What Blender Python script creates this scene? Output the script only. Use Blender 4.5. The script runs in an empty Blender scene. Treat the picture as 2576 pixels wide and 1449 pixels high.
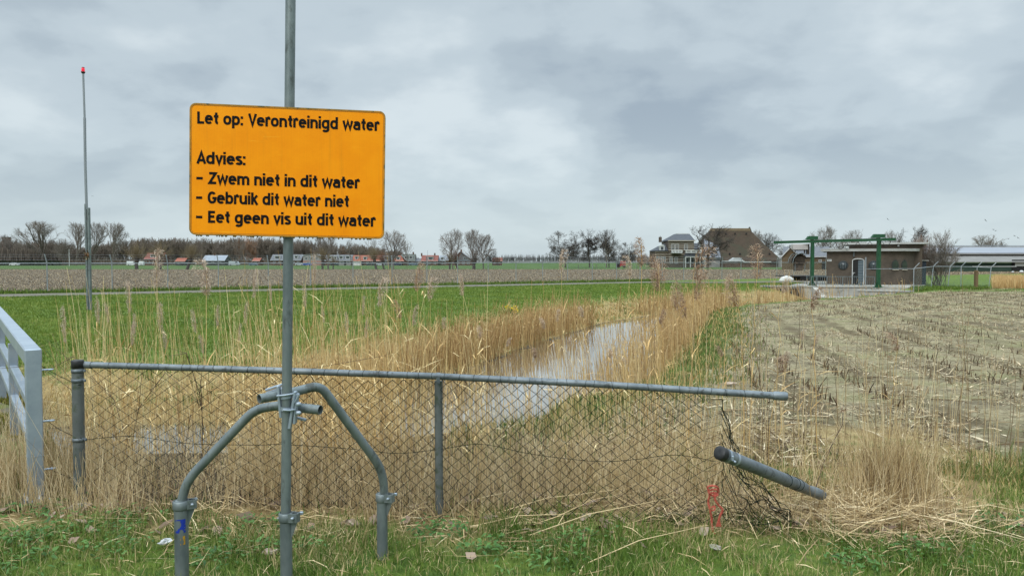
import bpy, math, random
import numpy as np
from mathutils import Vector, Matrix

# ------------------------------------------------------------------ camera, sky, sun, exposure
scene = bpy.context.scene
COL = scene.collection
EYE = 1.65
FPX, CX, CY, HOR = 1860.0, 1288.0, 724.5, 658.0     # photograph measures (2576 px wide)
PITCH = math.atan((CY - HOR) / FPX)
cam_d = bpy.data.cameras.new("camera")
cam = bpy.data.objects.new("camera", cam_d)
COL.objects.link(cam)
cam.location = (0, 0, EYE)
cam.rotation_euler = (math.radians(90) - PITCH, 0, 0)
cam_d.sensor_width = 36.0
cam_d.lens = 36.0 * FPX / 2576.0
cam_d.clip_start = 0.05
cam_d.clip_end = 9000
scene.camera = cam

SUN_EL, SUN_AZ = 42.0, 205.0      # degrees; azimuth clockwise from +Y: behind the camera, a little to the left
scene.view_settings.view_transform = 'Standard'
scene.view_settings.look = 'None'
scene.view_settings.gamma = 1.0
scene.view_settings.exposure = 0.12

world = bpy.data.worlds.new("World")
scene.world = world
world.use_nodes = True
wn, wl = world.node_tree.nodes, world.node_tree.links
wn.clear()

def N(nodes, typ, **kw):
    n = nodes.new(typ)
    for k, v in kw.items():
        if k == 'inp':
            for a, b in v.items():
                n.inputs[a].default_value = b
        else:
            setattr(n, k, v)
    return n

def ramp(nodes, stops, interp='LINEAR'):
    r = nodes.new('ShaderNodeValToRGB')
    r.color_ramp.interpolation = interp
    el = r.color_ramp.elements
    while len(el) < len(stops):
        el.new(0.5)
    for e, (p, c) in zip(el, stops):
        e.position = p
        e.color = c if len(c) == 4 else (*c, 1)
    return r

w_out = N(wn, 'ShaderNodeOutputWorld')
w_bg = N(wn, 'ShaderNodeBackground', inp={'Strength': 0.1})
w_sky = N(wn, 'ShaderNodeTexSky', sky_type='NISHITA', sun_disc=False,
          sun_elevation=math.radians(SUN_EL), sun_rotation=math.radians(SUN_AZ))
w_tc = N(wn, 'ShaderNodeTexCoord')
w_sep = N(wn, 'ShaderNodeSeparateXYZ')
wl.new(w_tc.outputs['Generated'], w_sep.inputs[0])
def wm(op, a, b=None, c=None, clamp=False):
    n = N(wn, 'ShaderNodeMath', operation=op, use_clamp=clamp)
    for i, v in enumerate((a, b, c)):
        if v is None:
            continue
        if isinstance(v, (int, float)):
            n.inputs[i].default_value = v
        else:
            wl.new(v, n.inputs[i])
    return n.outputs[0]
zz = wm('MAXIMUM', w_sep.outputs[2], 0.0)
den = wm('ADD', zz, 0.30)
ux = wm('DIVIDE', w_sep.outputs[0], den)
uy = wm('DIVIDE', w_sep.outputs[1], den)
w_cmb = N(wn, 'ShaderNodeCombineXYZ')
wl.new(ux, w_cmb.inputs[0]); wl.new(uy, w_cmb.inputs[1])
w_cmb.inputs[2].default_value = 3.7
n1 = N(wn, 'ShaderNodeTexNoise', inp={'Scale': 1.6, 'Detail': 8.0, 'Roughness': 0.46, 'Distortion': 0.2})
n2 = N(wn, 'ShaderNodeTexNoise', inp={'Scale': 4.6, 'Detail': 7.0, 'Roughness': 0.52, 'Distortion': 0.1})
wl.new(w_cmb.outputs[0], n1.inputs['Vector']); wl.new(w_cmb.outputs[0], n2.inputs['Vector'])
cl = wm('ADD', wm('MULTIPLY', n1.outputs['Fac'], 0.70), wm('MULTIPLY', n2.outputs['Fac'], 0.30))
w_ramp = ramp(wn, [(0.37, (3.4, 4.15, 4.85)), (0.455, (4.25, 5.05, 5.65)), (0.53, (5.1, 5.95, 6.5)), (0.66, (6.5, 7.3, 7.7))], 'EASE')
wl.new(cl, w_ramp.inputs[0])
hz = N(wn, 'ShaderNodeMapRange', interpolation_type='SMOOTHSTEP', inp={'From Min': 0.0, 'From Max': 0.21, 'To Min': 0.68, 'To Max': 0.0})
wl.new(zz, hz.inputs['Value'])
mixh = N(wn, 'ShaderNodeMix', data_type='RGBA')
mixh.inputs[7].default_value = (6.1, 7.1, 7.4, 1)
wl.new(hz.outputs[0], mixh.inputs[0]); wl.new(w_ramp.outputs[0], mixh.inputs[6])
zen = N(wn, 'ShaderNodeMapRange', interpolation_type='SMOOTHSTEP', inp={'From Min': 0.34, 'From Max': 0.85, 'To Min': 1.0, 'To Max': 4.2})
wl.new(zz, zen.inputs['Value'])
mulz = N(wn, 'ShaderNodeVectorMath', operation='SCALE')
wl.new(mixh.outputs[2], mulz.inputs[0]); wl.new(zen.outputs[0], mulz.inputs['Scale'])
mixs = N(wn, 'ShaderNodeMix', data_type='RGBA')
mixs.inputs[0].default_value = 0.93
wl.new(w_sky.outputs[0], mixs.inputs[6]); wl.new(mulz.outputs[0], mixs.inputs[7])
wl.new(mixs.outputs[2], w_bg.inputs[0]); wl.new(w_bg.outputs[0], w_out.inputs[0])

sun_d = bpy.data.lights.new("sun", 'SUN')
sun_d.energy = 1.4
sun_d.angle = math.radians(30)
sun_d.color = (1.0, 0.965, 0.91)
sun = bpy.data.objects.new("sun", sun_d)
COL.objects.link(sun)
_a, _e = math.radians(SUN_AZ), math.radians(SUN_EL)
_dir = Vector((math.sin(_a) * math.cos(_e), math.cos(_a) * math.cos(_e), math.sin(_e)))
sun.rotation_euler = (-_dir).to_track_quat('-Z', 'Y').to_euler()

# ------------------------------------------------------------------ helpers: picture measures to places in the world
_cp, _sp = math.cos(PITCH), math.sin(PITCH)
def ray(px, py):
    a, b = (px - CX) / FPX, -(py - CY) / FPX
    return Vector((a, _cp + b * _sp, -_sp + b * _cp))
def P(px, py, Y):
    r = ray(px, py)
    return Vector((0, 0, EYE)) + r * (Y / r.y)
def PX(px, Y):
    return (px - CX) / FPX * Y
def PZ(py, Y):
    return P(CX, py, Y).z

def smooth(t):
    t = np.clip(t, 0, 1)
    return t * t * (3 - 2 * t)
WATER = -1.2
DITCH = np.array([(-14, 9.6, 2.6), (-8, 9.7, 2.7), (-5, 9.95, 2.85), (-3.1, 10.4, 2.9), (-1.3, 12.6, 2.5), (0.6, 17, 2.4), (2.9, 24, 2.4),
                  (6.1, 33, 2.1), (9.2, 38, 2.0), (14, 43, 2.7), (21, 50.3, 3.5), (26, 54.6, 3.2)], dtype=float)
def ditch(x, y):
    """signed distance outside the water's edge, and whether the point lies on the lawn's side"""
    x, y = np.asarray(x, float), np.asarray(y, float)
    best = np.full(x.shape, 1e9); side = np.zeros(x.shape); edge = np.full(x.shape, 1e9)
    for a, b in zip(DITCH[:-1], DITCH[1:]):
        dx, dy = b[0] - a[0], b[1] - a[1]
        L2 = dx * dx + dy * dy
        t = np.clip(((x - a[0]) * dx + (y - a[1]) * dy) / L2, 0, 1)
        qx, qy = a[0] + t * dx, a[1] + t * dy
        d = np.hypot(x - qx, y - qy) - (a[2] + t * (b[2] - a[2]))
        cr = dx * (y - qy) - dy * (x - qx)
        m = d < edge
        edge = np.where(m, d, edge); side = np.where(m, cr, side)
    return edge, side > 0
def wob(x, y):
    return (np.sin(x * 1.7 + 0.6 * np.sin(y * 1.1)) * np.sin(y * 1.3 + 1.2) * 0.5 + np.sin(x * 0.43 + y * 0.31) * 0.5)
def H(x, y):
    x, y = np.asarray(x, float), np.asarray(y, float)
    b = -0.4 * smooth((y - 5.2) / 9.5)
    near = smooth((60 - y) / 30)
    b = b + 0.025 * wob(x, y) * near * smooth((y + 20) / 10)
    e, left = ditch(x, y)
    e = e + 0.14 * np.sin(x * 2.1 + y * 1.3) + 0.1 * np.sin(y * 2.9 - x)
    bw = np.where(left, np.where(y < 10, 3.2, 4.8), 1.25)
    t = smooth(e / bw)
    bank = WATER + (b - WATER) * t
    bed = WATER - 0.4 * smooth(-e / 1.2)
    z = np.where(e > 0, bank, bed)
    return z
def Hs(x, y):
    return float(H(np.array([x]), np.array([y]))[0])
def T(px, py):
    r = ray(px, py)
    ys = np.concatenate([np.arange(2.5, 90, 0.05), np.arange(90, 1500, 1.0)])
    xs = r.x / r.y * ys; zs = EYE + r.z / r.y * ys
    h = H(xs, ys)
    k = np.nonzero(zs < h)[0]
    k = k[0] if len(k) else len(ys) - 1
    return Vector((xs[k], ys[k], float(h[k])))

# ------------------------------------------------------------------ helpers: objects
def link(name, data, parent=None):
    o = bpy.data.objects.new(name, data)
    COL.objects.link(o)
    if parent is not None:
        o.parent = parent
    return o
def tag(o, label=None, cat=None, group=None, kind=None):
    if label: o['label'] = label
    if cat: o['category'] = cat
    if group: o['group'] = group
    if kind: o['kind'] = kind
    return o
def thing(name, label, cat, loc=(0, 0, 0), rz=0.0, group=None):
    o = link(name, None)
    o.location = loc
    o.rotation_euler = (0, 0, rz)
    o.empty_display_size = 0.1
    return tag(o, label, cat, group)
KIDS = {}
def copy_tree(o, parent=None):
    c = o.copy()
    COL.objects.link(c)
    if parent is not None:
        c.parent = parent
    for ch in [q for q in bpy.data.objects if q.parent == o and q != c]:
        copy_tree(ch, c)
    return c

class MB:
    """collects shapes; build() links them as ONE mesh object"""
    def __init__(s):
        s.v, s.f, s.sm = [], [], []
    def add(s, vs, fs, sm=False):
        k = len(s.v)
        s.v += [tuple(p) for p in vs]
        s.f += [tuple(i + k for i in f) for f in fs]
        s.sm += [sm] * len(fs)
        return s
    def box(s, c, size, rz=0.0, rx=0.0, ry=0.0, bev=0.0):
        hx, hy, hz_ = size[0] / 2, size[1] / 2, size[2] / 2
        m = Matrix.Rotation(rz, 3, 'Z') @ Matrix.Rotation(ry, 3, 'Y') @ Matrix.Rotation(rx, 3, 'X')
        c = Vector(c)
        if bev > 0 and min(hx, hy, hz_) > bev:
            pts, idx = [], {}
            for sx in (-1, 1):
                for sy in (-1, 1):
                    for sz in (-1, 1):
                        for ax in range(3):
                            p = [sx * (hx - bev), sy * (hy - bev), sz * (hz_ - bev)]
                            p[ax] += (sx, sy, sz)[ax] * bev
                            idx[(sx, sy, sz, ax)] = len(pts)
                            pts.append(c + m @ Vector(p))
            fs = []
            for ax in range(3):
                u, w = (ax + 1) % 3, (ax + 2) % 3
                for sg in (-1, 1):
                    q = []
                    for a, b in ((-1, -1), (1, -1), (1, 1), (-1, 1)):
                        k = [0, 0, 0]; k[ax] = sg; k[u] = a; k[w] = b
                        q.append(idx[(*k, ax)])
                    fs.append(q if sg > 0 else q[::-1])
                    for sg2 in (-1, 1):
                        k1 = [0, 0, 0]; k1[ax] = sg; k1[u] = sg2
                        a1 = list(k1); a1[w] = -1; b1 = list(k1); b1[w] = 1
                        q = [idx[(*a1, ax)], idx[(*b1, ax)], idx[(*b1, u)], idx[(*a1, u)]]
                        fs.append(q if sg * sg2 < 0 else q[::-1])
            for sx in (-1, 1):
                for sy in (-1, 1):
                    for sz in (-1, 1):
                        q = [idx[(sx, sy, sz, a)] for a in range(3)]
                        fs.append(q if sx * sy * sz > 0 else q[::-1])
            return s.add(pts, fs)
        vs = [c + m @ Vector((sx * hx, sy * hy, sz * hz_)) for sx in (-1, 1) for sy in (-1, 1) for sz in (-1, 1)]
        return s.add(vs, [(0, 1, 3, 2), (4, 6, 7, 5), (0, 4, 5, 1), (2, 3, 7, 6), (0, 2, 6, 4), (1, 5, 7, 3)])
    def tube(s, pts, r, n=10, cap=True, sm=True):
        pts = [Vector(p) for p in pts]
        rs = list(r) if hasattr(r, '__len__') else [r] * len(pts)
        vs, up = [], None
        for i, p in enumerate(pts):
            d = (pts[min(i + 1, len(pts) - 1)] - pts[max(i - 1, 0)]).normalized()
            if up is None:
                up = Vector((0, 0, 1)) if abs(d.z) < 0.95 else Vector((1, 0, 0))
            a = (up - d * up.dot(d)).normalized()
            up = a
            b = d.cross(a)
            for k in range(n):
                t = 2 * math.pi * k / n
                vs.append(p + (a * math.cos(t) + b * math.sin(t)) * rs[i])
        fs = []
        for i in range(len(pts) - 1):
            for k in range(n):
                k2 = (k + 1) % n
                fs.append((i * n + k, i * n + k2, (i + 1) * n + k2, (i + 1) * n + k))
        s.add(vs, fs, sm)
        if cap:
            k0 = len(s.v)
            s.add(vs[:n], [tuple(range(n))[::-1]])
            s.add(vs[-n:], [tuple(range(n))])
        return s
    def pipe(s, pts, r, wall=0.004, n=14):
        """open-ended hollow pipe"""
        pts = [Vector(p) for p in pts]
        a = MB().tube(pts, r, n, cap=False); b = MB().tube(pts, r - wall, n, cap=False)
        s.add(a.v, a.f, True)
        s.add(b.v, [f[::-1] for f in b.f], True)
        m = len(a.v)
        for base in (0, m - n):
            vs = a.v[base:base + n] + b.v[base:base + n]
            s.add(vs, [(k, (k + 1) % n, n + (k + 1) % n, n + k) for k in range(n)])
        return s
    def prism(s, poly, fn, d0, d1):
        """polygon (u,v) extruded between depths d0 and d1; fn(u, v, d) gives the place"""
        n = len(poly)
        vs = [fn(u, v, d0) for u, v in poly] + [fn(u, v, d1) for u, v in poly]
        fs = [tuple(range(n))[::-1], tuple(range(n, 2 * n))]
        fs += [(i, (i + 1) % n, n + (i + 1) % n, n + i) for i in range(n)]
        return s.add(vs, fs)
    def lathe(s, prof, c, n=12, ax=None):
        c = Vector(c)
        q = Vector((0, 0, 1)).rotation_difference(Vector(ax).normalized()) if ax is not None else None
        vs = []
        for r, z in prof:
            for k in range(n):
                t = 2 * math.pi * k / n
                p = Vector((r * math.cos(t), r * math.sin(t), z))
                vs.append(c + (q @ p if q else p))
        fs = []
        for i in range(len(prof) - 1):
            for k in range(n):
                fs.append((i * n + k, i * n + (k + 1) % n, (i + 1) * n + (k + 1) % n, (i + 1) * n + k))
        fs += [tuple(range(n))[::-1], tuple(range((len(prof) - 1) * n, len(prof) * n))]
        return s.add(vs, fs, True)
    def build(s, name, m, parent=None):
        me = bpy.data.meshes.new(name)
        me.from_pydata(s.v, [], s.f)
        if any(s.sm):
            me.polygons.foreach_set('use_smooth', s.sm)
        if m is not None:
            me.materials.append(m)
        me.update()
        return link(name, me, parent)

def np_mesh(name, V, F, m, parent=None, tint=None, smooth_=False):
    """V n x 3, F list of k x 3 / k x 4 index arrays"""
    V = np.asarray(V, np.float32)
    me = bpy.data.meshes.new(name)
    F = [np.asarray(f, np.int32) for f in F if len(f)]
    loops = np.concatenate([f.ravel() for f in F])
    tot = np.concatenate([np.full(len(f), f.shape[1], np.int32) for f in F])
    st = np.concatenate([[0], np.cumsum(tot)[:-1]]).astype(np.int32)
    me.vertices.add(len(V)); me.vertices.foreach_set('co', V.ravel())
    me.loops.add(len(loops)); me.loops.foreach_set('vertex_index', loops)
    me.polygons.add(len(tot)); me.polygons.foreach_set('loop_start', st); me.polygons.foreach_set('loop_total', tot)
    if smooth_:
        me.polygons.foreach_set('use_smooth', np.ones(len(tot), bool))
    me.update(calc_edges=True)
    if tint is not None:
        at = me.attributes.new('tint', 'FLOAT', 'POINT')
        at.data.foreach_set('value', np.asarray(tint, np.float32))
    if m is not None:
        me.materials.append(m)
    return link(name, me, parent)

# ------------------------------------------------------------------ helpers: materials
MATS = {}
def base_mat(name):
    m = bpy.data.materials.new(name)
    m.use_nodes = True
    nt = m.node_tree
    return m, nt.nodes, nt.links, nt.nodes['Principled BSDF']
def mat(name, c1, c2=None, scale=6.0, rough=0.7, bump=0.0, bscale=None, metal=0.0, spec=0.4, stretch=(1, 1, 1), lo=0.35, hi=0.65, detail=6.0, c3=None, s3=2.0, t3=0.6):
    if name in MATS:
        return MATS[name]
    m, n, l, b = base_mat(name)
    b.inputs['Roughness'].default_value = rough
    b.inputs['Metallic'].default_value = metal
    b.inputs['Specular IOR Level'].default_value = spec
    tc = N(n, 'ShaderNodeTexCoord')
    mp = N(n, 'ShaderNodeMapping', inp={'Scale': stretch})
    l.new(tc.outputs['Object'], mp.inputs[0])
    t = N(n, 'ShaderNodeTexNoise', inp={'Scale': scale, 'Detail': detail, 'Roughness': 0.6})
    l.new(mp.outputs[0], t.inputs['Vector'])
    c2 = c2 or tuple(x * 0.8 for x in c1)
    r = ramp(n, [(lo, c1), (hi, c2)])
    l.new(t.outputs['Fac'], r.inputs[0])
    col = r.outputs[0]
    if c3 is not None:
        t3n = N(n, 'ShaderNodeTexNoise', inp={'Scale': s3, 'Detail': 5.0, 'Roughness': 0.65})
        l.new(mp.outputs[0], t3n.inputs['Vector'])
        r3 = ramp(n, [(t3, (0, 0, 0)), (min(t3 + 0.12, 1), (1, 1, 1))])
        l.new(t3n.outputs['Fac'], r3.inputs[0])
        mx = N(n, 'ShaderNodeMix', data_type='RGBA')
        mx.inputs[7].default_value = (*c3, 1)
        l.new(r3.outputs[0], mx.inputs[0]); l.new(col, mx.inputs[6])
        col = mx.outputs[2]
    l.new(col, b.inputs['Base Color'])
    if bump > 0:
        bp = N(n, 'ShaderNodeBump', inp={'Strength': bump, 'Distance': 0.02})
        tb = t
        if bscale:
            tb = N(n, 'ShaderNodeTexNoise', inp={'Scale': bscale, 'Detail': 5.0})
            l.new(mp.outputs[0], tb.inputs['Vector'])
        l.new(tb.outputs['Fac'], bp.inputs['Height'])
        l.new(bp.outputs[0], b.inputs['Normal'])
    MATS[name] = m
    return m
def tint_mat(name, stops, rough=0.8, spec=0.25, trans=0.0):
    """colour picked for each blade, stalk or leaf by its own 'tint' number"""
    m, n, l, b = base_mat(name)
    b.inputs['Roughness'].default_value = rough
    b.inputs['Specular IOR Level'].default_value = spec
    a = N(n, 'ShaderNodeAttribute', attribute_name='tint')
    r = ramp(n, stops)
    l.new(a.outputs['Fac'], r.inputs[0]); l.new(r.outputs[0], b.inputs['Base Color'])
    if trans > 0:
        tr = N(n, 'ShaderNodeBsdfTranslucent')
        l.new(r.outputs[0], tr.inputs[0])
        mx = N(n, 'ShaderNodeMixShader', inp={0: trans})
        out = n['Material Output']
        l.new(b.outputs[0], mx.inputs[1]); l.new(tr.outputs[0], mx.inputs[2]); l.new(mx.outputs[0], out.inputs[0])
    MATS[name] = m
    return m

M = {}
M['galv'] = mat('galvanised_steel', (.125, .15, .155), (.215, .245, .245), 11, 0.48, 0.12, metal=0.45, stretch=(1, 1, .4), c3=(.075, .085, .08), s3=16, t3=0.56)
M['galv_clean'] = mat('new_galvanised_steel', (.27, .32, .375), (.35, .40, .45), 7, 0.42, 0.05, metal=0.4, c3=(.21, .25, .30), s3=3, t3=0.6)
M['galv_dark'] = mat('weathered_steel', (.11, .13, .145), (.195, .22, .235), 10, 0.5, 0.12, metal=0.4, c3=(.07, .075, .075), s3=22, t3=0.55)
M['green_post'] = mat('grey_post_paint', (.085, .095, .092), (.13, .14, .135), 9, 0.6, 0.1, c3=(.055, .07, .045), s3=16, t3=0.52)
M['rubber'] = mat('black_plastic', (.012, .012, .013), (.03, .03, .03), 30, 0.55, 0.1)
M['wire'] = mat('green_black_wire', (.005, .012, .009), (.010, .02, .015), 40, 0.7, spec=.06)
M['wire_far'] = mat('fence_wire', (.22, .24, .25), (.30, .32, .33), 10, 0.5, metal=0.4)
M['far_post'] = mat('far_fence_steel', (.22, .245, .26), (.32, .345, .355), 3, 0.5, metal=0.2)
M['concrete'] = mat('pale_concrete', (.33, .32, .285), (.43, .42, .38), 1.6, 0.85, 0.2, bscale=30, c3=(.16, .165, .125), s3=1.1, t3=0.54)
M['crane'] = mat('green_crane_paint', (.010, .058, .024), (.016, .082, .032), 3, 0.5, 0.05, c3=(.012, .04, .022), s3=5, t3=0.62)
M['glass'] = mat('dark_window_glass', (.02, .028, .032), (.05, .06, .065), 0.6, 0.12, spec=0.6)
M['white'] = mat('white_paint', (.56, .57, .56), (.46, .47, .45), 2.0, 0.6)
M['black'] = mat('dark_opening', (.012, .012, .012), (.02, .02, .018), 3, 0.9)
# ------------------------------------------------------------------ ground, water, path
R = np.random.default_rng(7)
random.seed(7)
FIELD_FAR = 196.0
def fence_line(t):            # the long field fence, t in metres from its first post
    a = np.array([-30.0, 47.7]); b = np.array([.37, 67.6])
    u = (b - a) / np.linalg.norm(b - a)
    return a + u * t, u
FA, FU = fence_line(0)
FN = np.array([-FU[1], FU[0]])
def fence_side(x, y):         # metres beyond the fence (towards the far field)
    return (x - FA[0]) * FN[0] + (y - FA[1]) * FN[1]

def ground():
    gx = np.concatenate([-np.geomspace(250, 4000, 16)[::-1], np.arange(-240, -60, 4), np.arange(-60, -15, 1.0), np.arange(-15, 36, .28), np.arange(36, 100, 1.5), np.arange(100, 240, 4), np.geomspace(245, 4000, 16)])
    gy = np.concatenate([np.arange(-40, -4, 3.0), np.arange(-4, 62, .28), np.arange(62, 250, 2.0), np.geomspace(255, 5000, 40)])
    X, Y = np.meshgrid(gx, gy)
    Z = H(X, Y)
    V = np.stack([X.ravel(), Y.ravel(), Z.ravel()], 1)
    nx, ny = len(gx), len(gy)
    i = np.arange(nx * ny).reshape(ny, nx)
    F = np.stack([i[:-1, :-1].ravel(), i[:-1, 1:].ravel(), i[1:, 1:].ravel(), i[1:, :-1].ravel()], 1)
    o = np_mesh('ground', V, [F], ground_mat(), smooth_=True)
    me = o.data
    e, left = ditch(X.ravel(), Y.ravel())
    x, y = X.ravel(), Y.ravel()
    fs = fence_side(x, y)
    # zones: how far a place lies inside each kind of ground
    dry = np.where(left, np.clip(1 - np.abs(e - 1.3) / 3.0, 0, 1), np.clip(1 - e / 0.9, 0, 1))
    dry = np.maximum(dry, np.clip(1.6 - np.abs(y - 6.0) / 1.3, 0, 1) * (x > -4.5) * (x < 4.2) * (y < 12))
    soil = np.where((~left) & (x > -1.5), np.clip((e - 1.7) / 1.4, -1, 1), -1) * 1.0
    soil = np.minimum(soil, np.clip((y - 5.75 + 0.25 * np.sin(x * 1.3)) / .8, -1, 1))
    soil = np.minimum(soil, np.clip((50.5 - y - np.maximum(0, 22 - x) * .35) / 1.5, -1, 1))
    stub = np.minimum(np.clip((fs - 1.2) / 0.8, -1, 1), np.clip((FIELD_FAR - y) / 2.0, -1, 1))
    mud_shade = np.maximum(np.clip(1 - e / 0.35, 0, 1), np.clip((y - 4.75) / .35, 0, 1) * np.clip((9.5 - y) / .6, 0, 1) * (x < .4) * (x > -6) * np.clip((.6 - x) / .5, 0, 1))  # mud at the waterline, plus shade of the reed gaps painted on near bank
    for nm, a in (('dry', dry), ('soil', soil), ('stub', stub), ('mud_shade', mud_shade)):
        at = me.attributes.new(nm, 'FLOAT', 'POINT')
        at.data.foreach_set('value', a.astype(np.float32))
    tag(o, kind='structure')
    return o

def ground_mat():
    m, n, l, b = base_mat('ground_cover')
    b.inputs['Roughness'].default_value = 0.92
    b.inputs['Specular IOR Level'].default_value = 0.15
    geo = N(n, 'ShaderNodeNewGeometry')
    def noise(scale, detail=6, rough=.6, stretch=None):
        t = N(n, 'ShaderNodeTexNoise', inp={'Scale': scale, 'Detail': detail, 'Roughness': rough})
        if stretch:
            mp = N(n, 'ShaderNodeMapping', inp={'Scale': stretch})
            l.new(geo.outputs['Position'], mp.inputs[0]); l.new(mp.outputs[0], t.inputs['Vector'])
        else:
            l.new(geo.outputs['Position'], t.inputs['Vector'])
        return t.outputs['Fac']
    def rmp(v, stops):
        r = ramp(n, stops); l.new(v, r.inputs[0]); return r.outputs[0]
    def mix(f, a, c):
        x = N(n, 'ShaderNodeMix', data_type='RGBA')
        l.new(f, x.inputs[0])
        for k, v in ((6, a), (7, c)):
            if isinstance(v, tuple): x.inputs[k].default_value = (*v, 1)
            else: l.new(v, x.inputs[k])
        return x.outputs[2]
    def math_(op, a, c, clamp=False):
        x = N(n, 'ShaderNodeMath', operation=op, use_clamp=clamp)
        for k, v in enumerate((a, c)):
            if isinstance(v, (int, float)): x.inputs[k].default_value = v
            else: l.new(v, x.inputs[k])
        return x.outputs[0]
    def zone(name, amp, noise_, soft=0.12, mid=0.0):
        a = N(n, 'ShaderNodeAttribute', attribute_name=name)
        s = math_('ADD', a.outputs['Fac'], math_('MULTIPLY', math_('SUBTRACT', noise_, 0.5), amp))
        mr = N(n, 'ShaderNodeMapRange', interpolation_type='SMOOTHSTEP', inp={'From Min': mid - soft, 'From Max': mid + soft})
        l.new(s, mr.inputs['Value'])
        return mr.outputs[0]
    nf, nm_, nb = noise(9.0), noise(1.6), noise(.22, 4)
    nfine = noise(38.0, 4)
    # lawn and meadow
    g1 = rmp(nm_, [(.3, (.075, .122, .018)), (.5, (.115, .165, .026)), (.68, (.17, .205, .045))])
    g2 = mix(rmp(nf, [(.42, (0, 0, 0)), (.62, (1, 1, 1))]), g1, (.055, .098, .018))
    g3 = mix(rmp(nb, [(.5, (0, 0, 0)), (.72, (.55, .55, .55))]), g2, (.14, .19, .05))
    # dry bank grass
    dn = noise(4.0, 6, .65, (1.4, .5, 1))
    d1 = rmp(dn, [(.3, (.15, .10, .042)), (.5, (.31, .225, .10)), (.68, (.45, .35, .17))])
    d2 = mix(rmp(noise(1.1, 4), [(.56, (0, 0, 0)), (.66, (.8, .8, .8))]), d1, (.085, .13, .03))
    # field soil: dried pale crust, dark damp litter, a film of green
    sn = noise(.9, 9, .7, (.8, 1.1, 1)); sf = noise(8.0, 7, .72)
    s1 = rmp(sf, [(.32, (.105, .078, .042)), (.46, (.225, .185, .105)), (.60, (.34, .295, .185))])
    s2 = mix(rmp(sn, [(.46, (0, 0, 0)), (.60, (.85, .85, .85))]), s1, (.105, .084, .053))
    s2b = mix(rmp(nfine, [(.5, (0, 0, 0)), (.66, (.7, .7, .7))]), s2, (.34, .285, .175))
    s3 = mix(rmp(noise(.75, 6, .6), [(.46, (0, 0, 0)), (.66, (.55, .55, .55))]), s2b, (.205, .205, .085))
    sx = N(n, 'ShaderNodeSeparateXYZ'); l.new(geo.outputs['Position'], sx.inputs[0])
    rowc = math_('SUBTRACT', sx.outputs[0], math_('MULTIPLY', sx.outputs[1], .24))
    wv = math_('SINE', math_('ADD', math_('MULTIPLY', rowc, 4.03), math_('MULTIPLY', nm_, 3.2)), 0.0)
    bandm = math_('MULTIPLY', rmp(wv, [(.55, (0, 0, 0)), (.9, (1, 1, 1))]), rmp(noise(.35, 5), [(.38, (0, 0, 0)), (.56, (.85, .85, .85))]))
    s3 = mix(bandm, s3, mix(nfine, (.055, .039, .021), (.17, .13, .07)))
    # far maize stubble
    t1 = rmp(noise(2.2, 7, .7), [(.34, (.085, .064, .041)), (.5, (.145, .11, .072)), (.66, (.22, .175, .12))])
    t2 = mix(rmp(noise(.09, 4), [(.45, (0, 0, 0)), (.65, (.6, .6, .6))]), t1, (.135, .11, .06))
    far_m = N(n, 'ShaderNodeMapRange', inp={'From Min': FIELD_FAR - 1, 'From Max': FIELD_FAR + 2}); l.new(sx.outputs[1], far_m.inputs['Value'])
    pasture = rmp(noise(.06, 6), [(.35, (.040, .080, .016)), (.5, (.058, .105, .022)), (.62, (.082, .125, .034))])
    g3 = mix(far_m.outputs[0], g3, pasture)
    z_s = zone('soil', .9, nm_, .25)
    z_d = zone('dry', .7, nm_, .28, .38)
    z_t = zone('stub', .4, nm_, .2)
    z_m = zone('mud_shade', .3, nm_, .2, .5)
    c = mix(z_s, g3, s3)
    c = mix(z_d, c, d2)
    c = mix(z_t, c, t2)
    c = mix(z_m, c, rmp(nf, [(.35, (.055, .042, .026)), (.65, (.15, .115, .07))]))
    l.new(c, b.inputs['Base Color'])
    bp = N(n, 'ShaderNodeBump', inp={'Strength': .9, 'Distance': .07})
    hsum = math_('ADD', math_('MULTIPLY', nf, .7), math_('MULTIPLY', nfine, .35))
    l.new(math_('ADD', hsum, math_('MULTIPLY', sf, .6)), bp.inputs['Height']); l.new(bp.outputs[0], b.inputs['Normal'])
    return m

ground()

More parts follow.
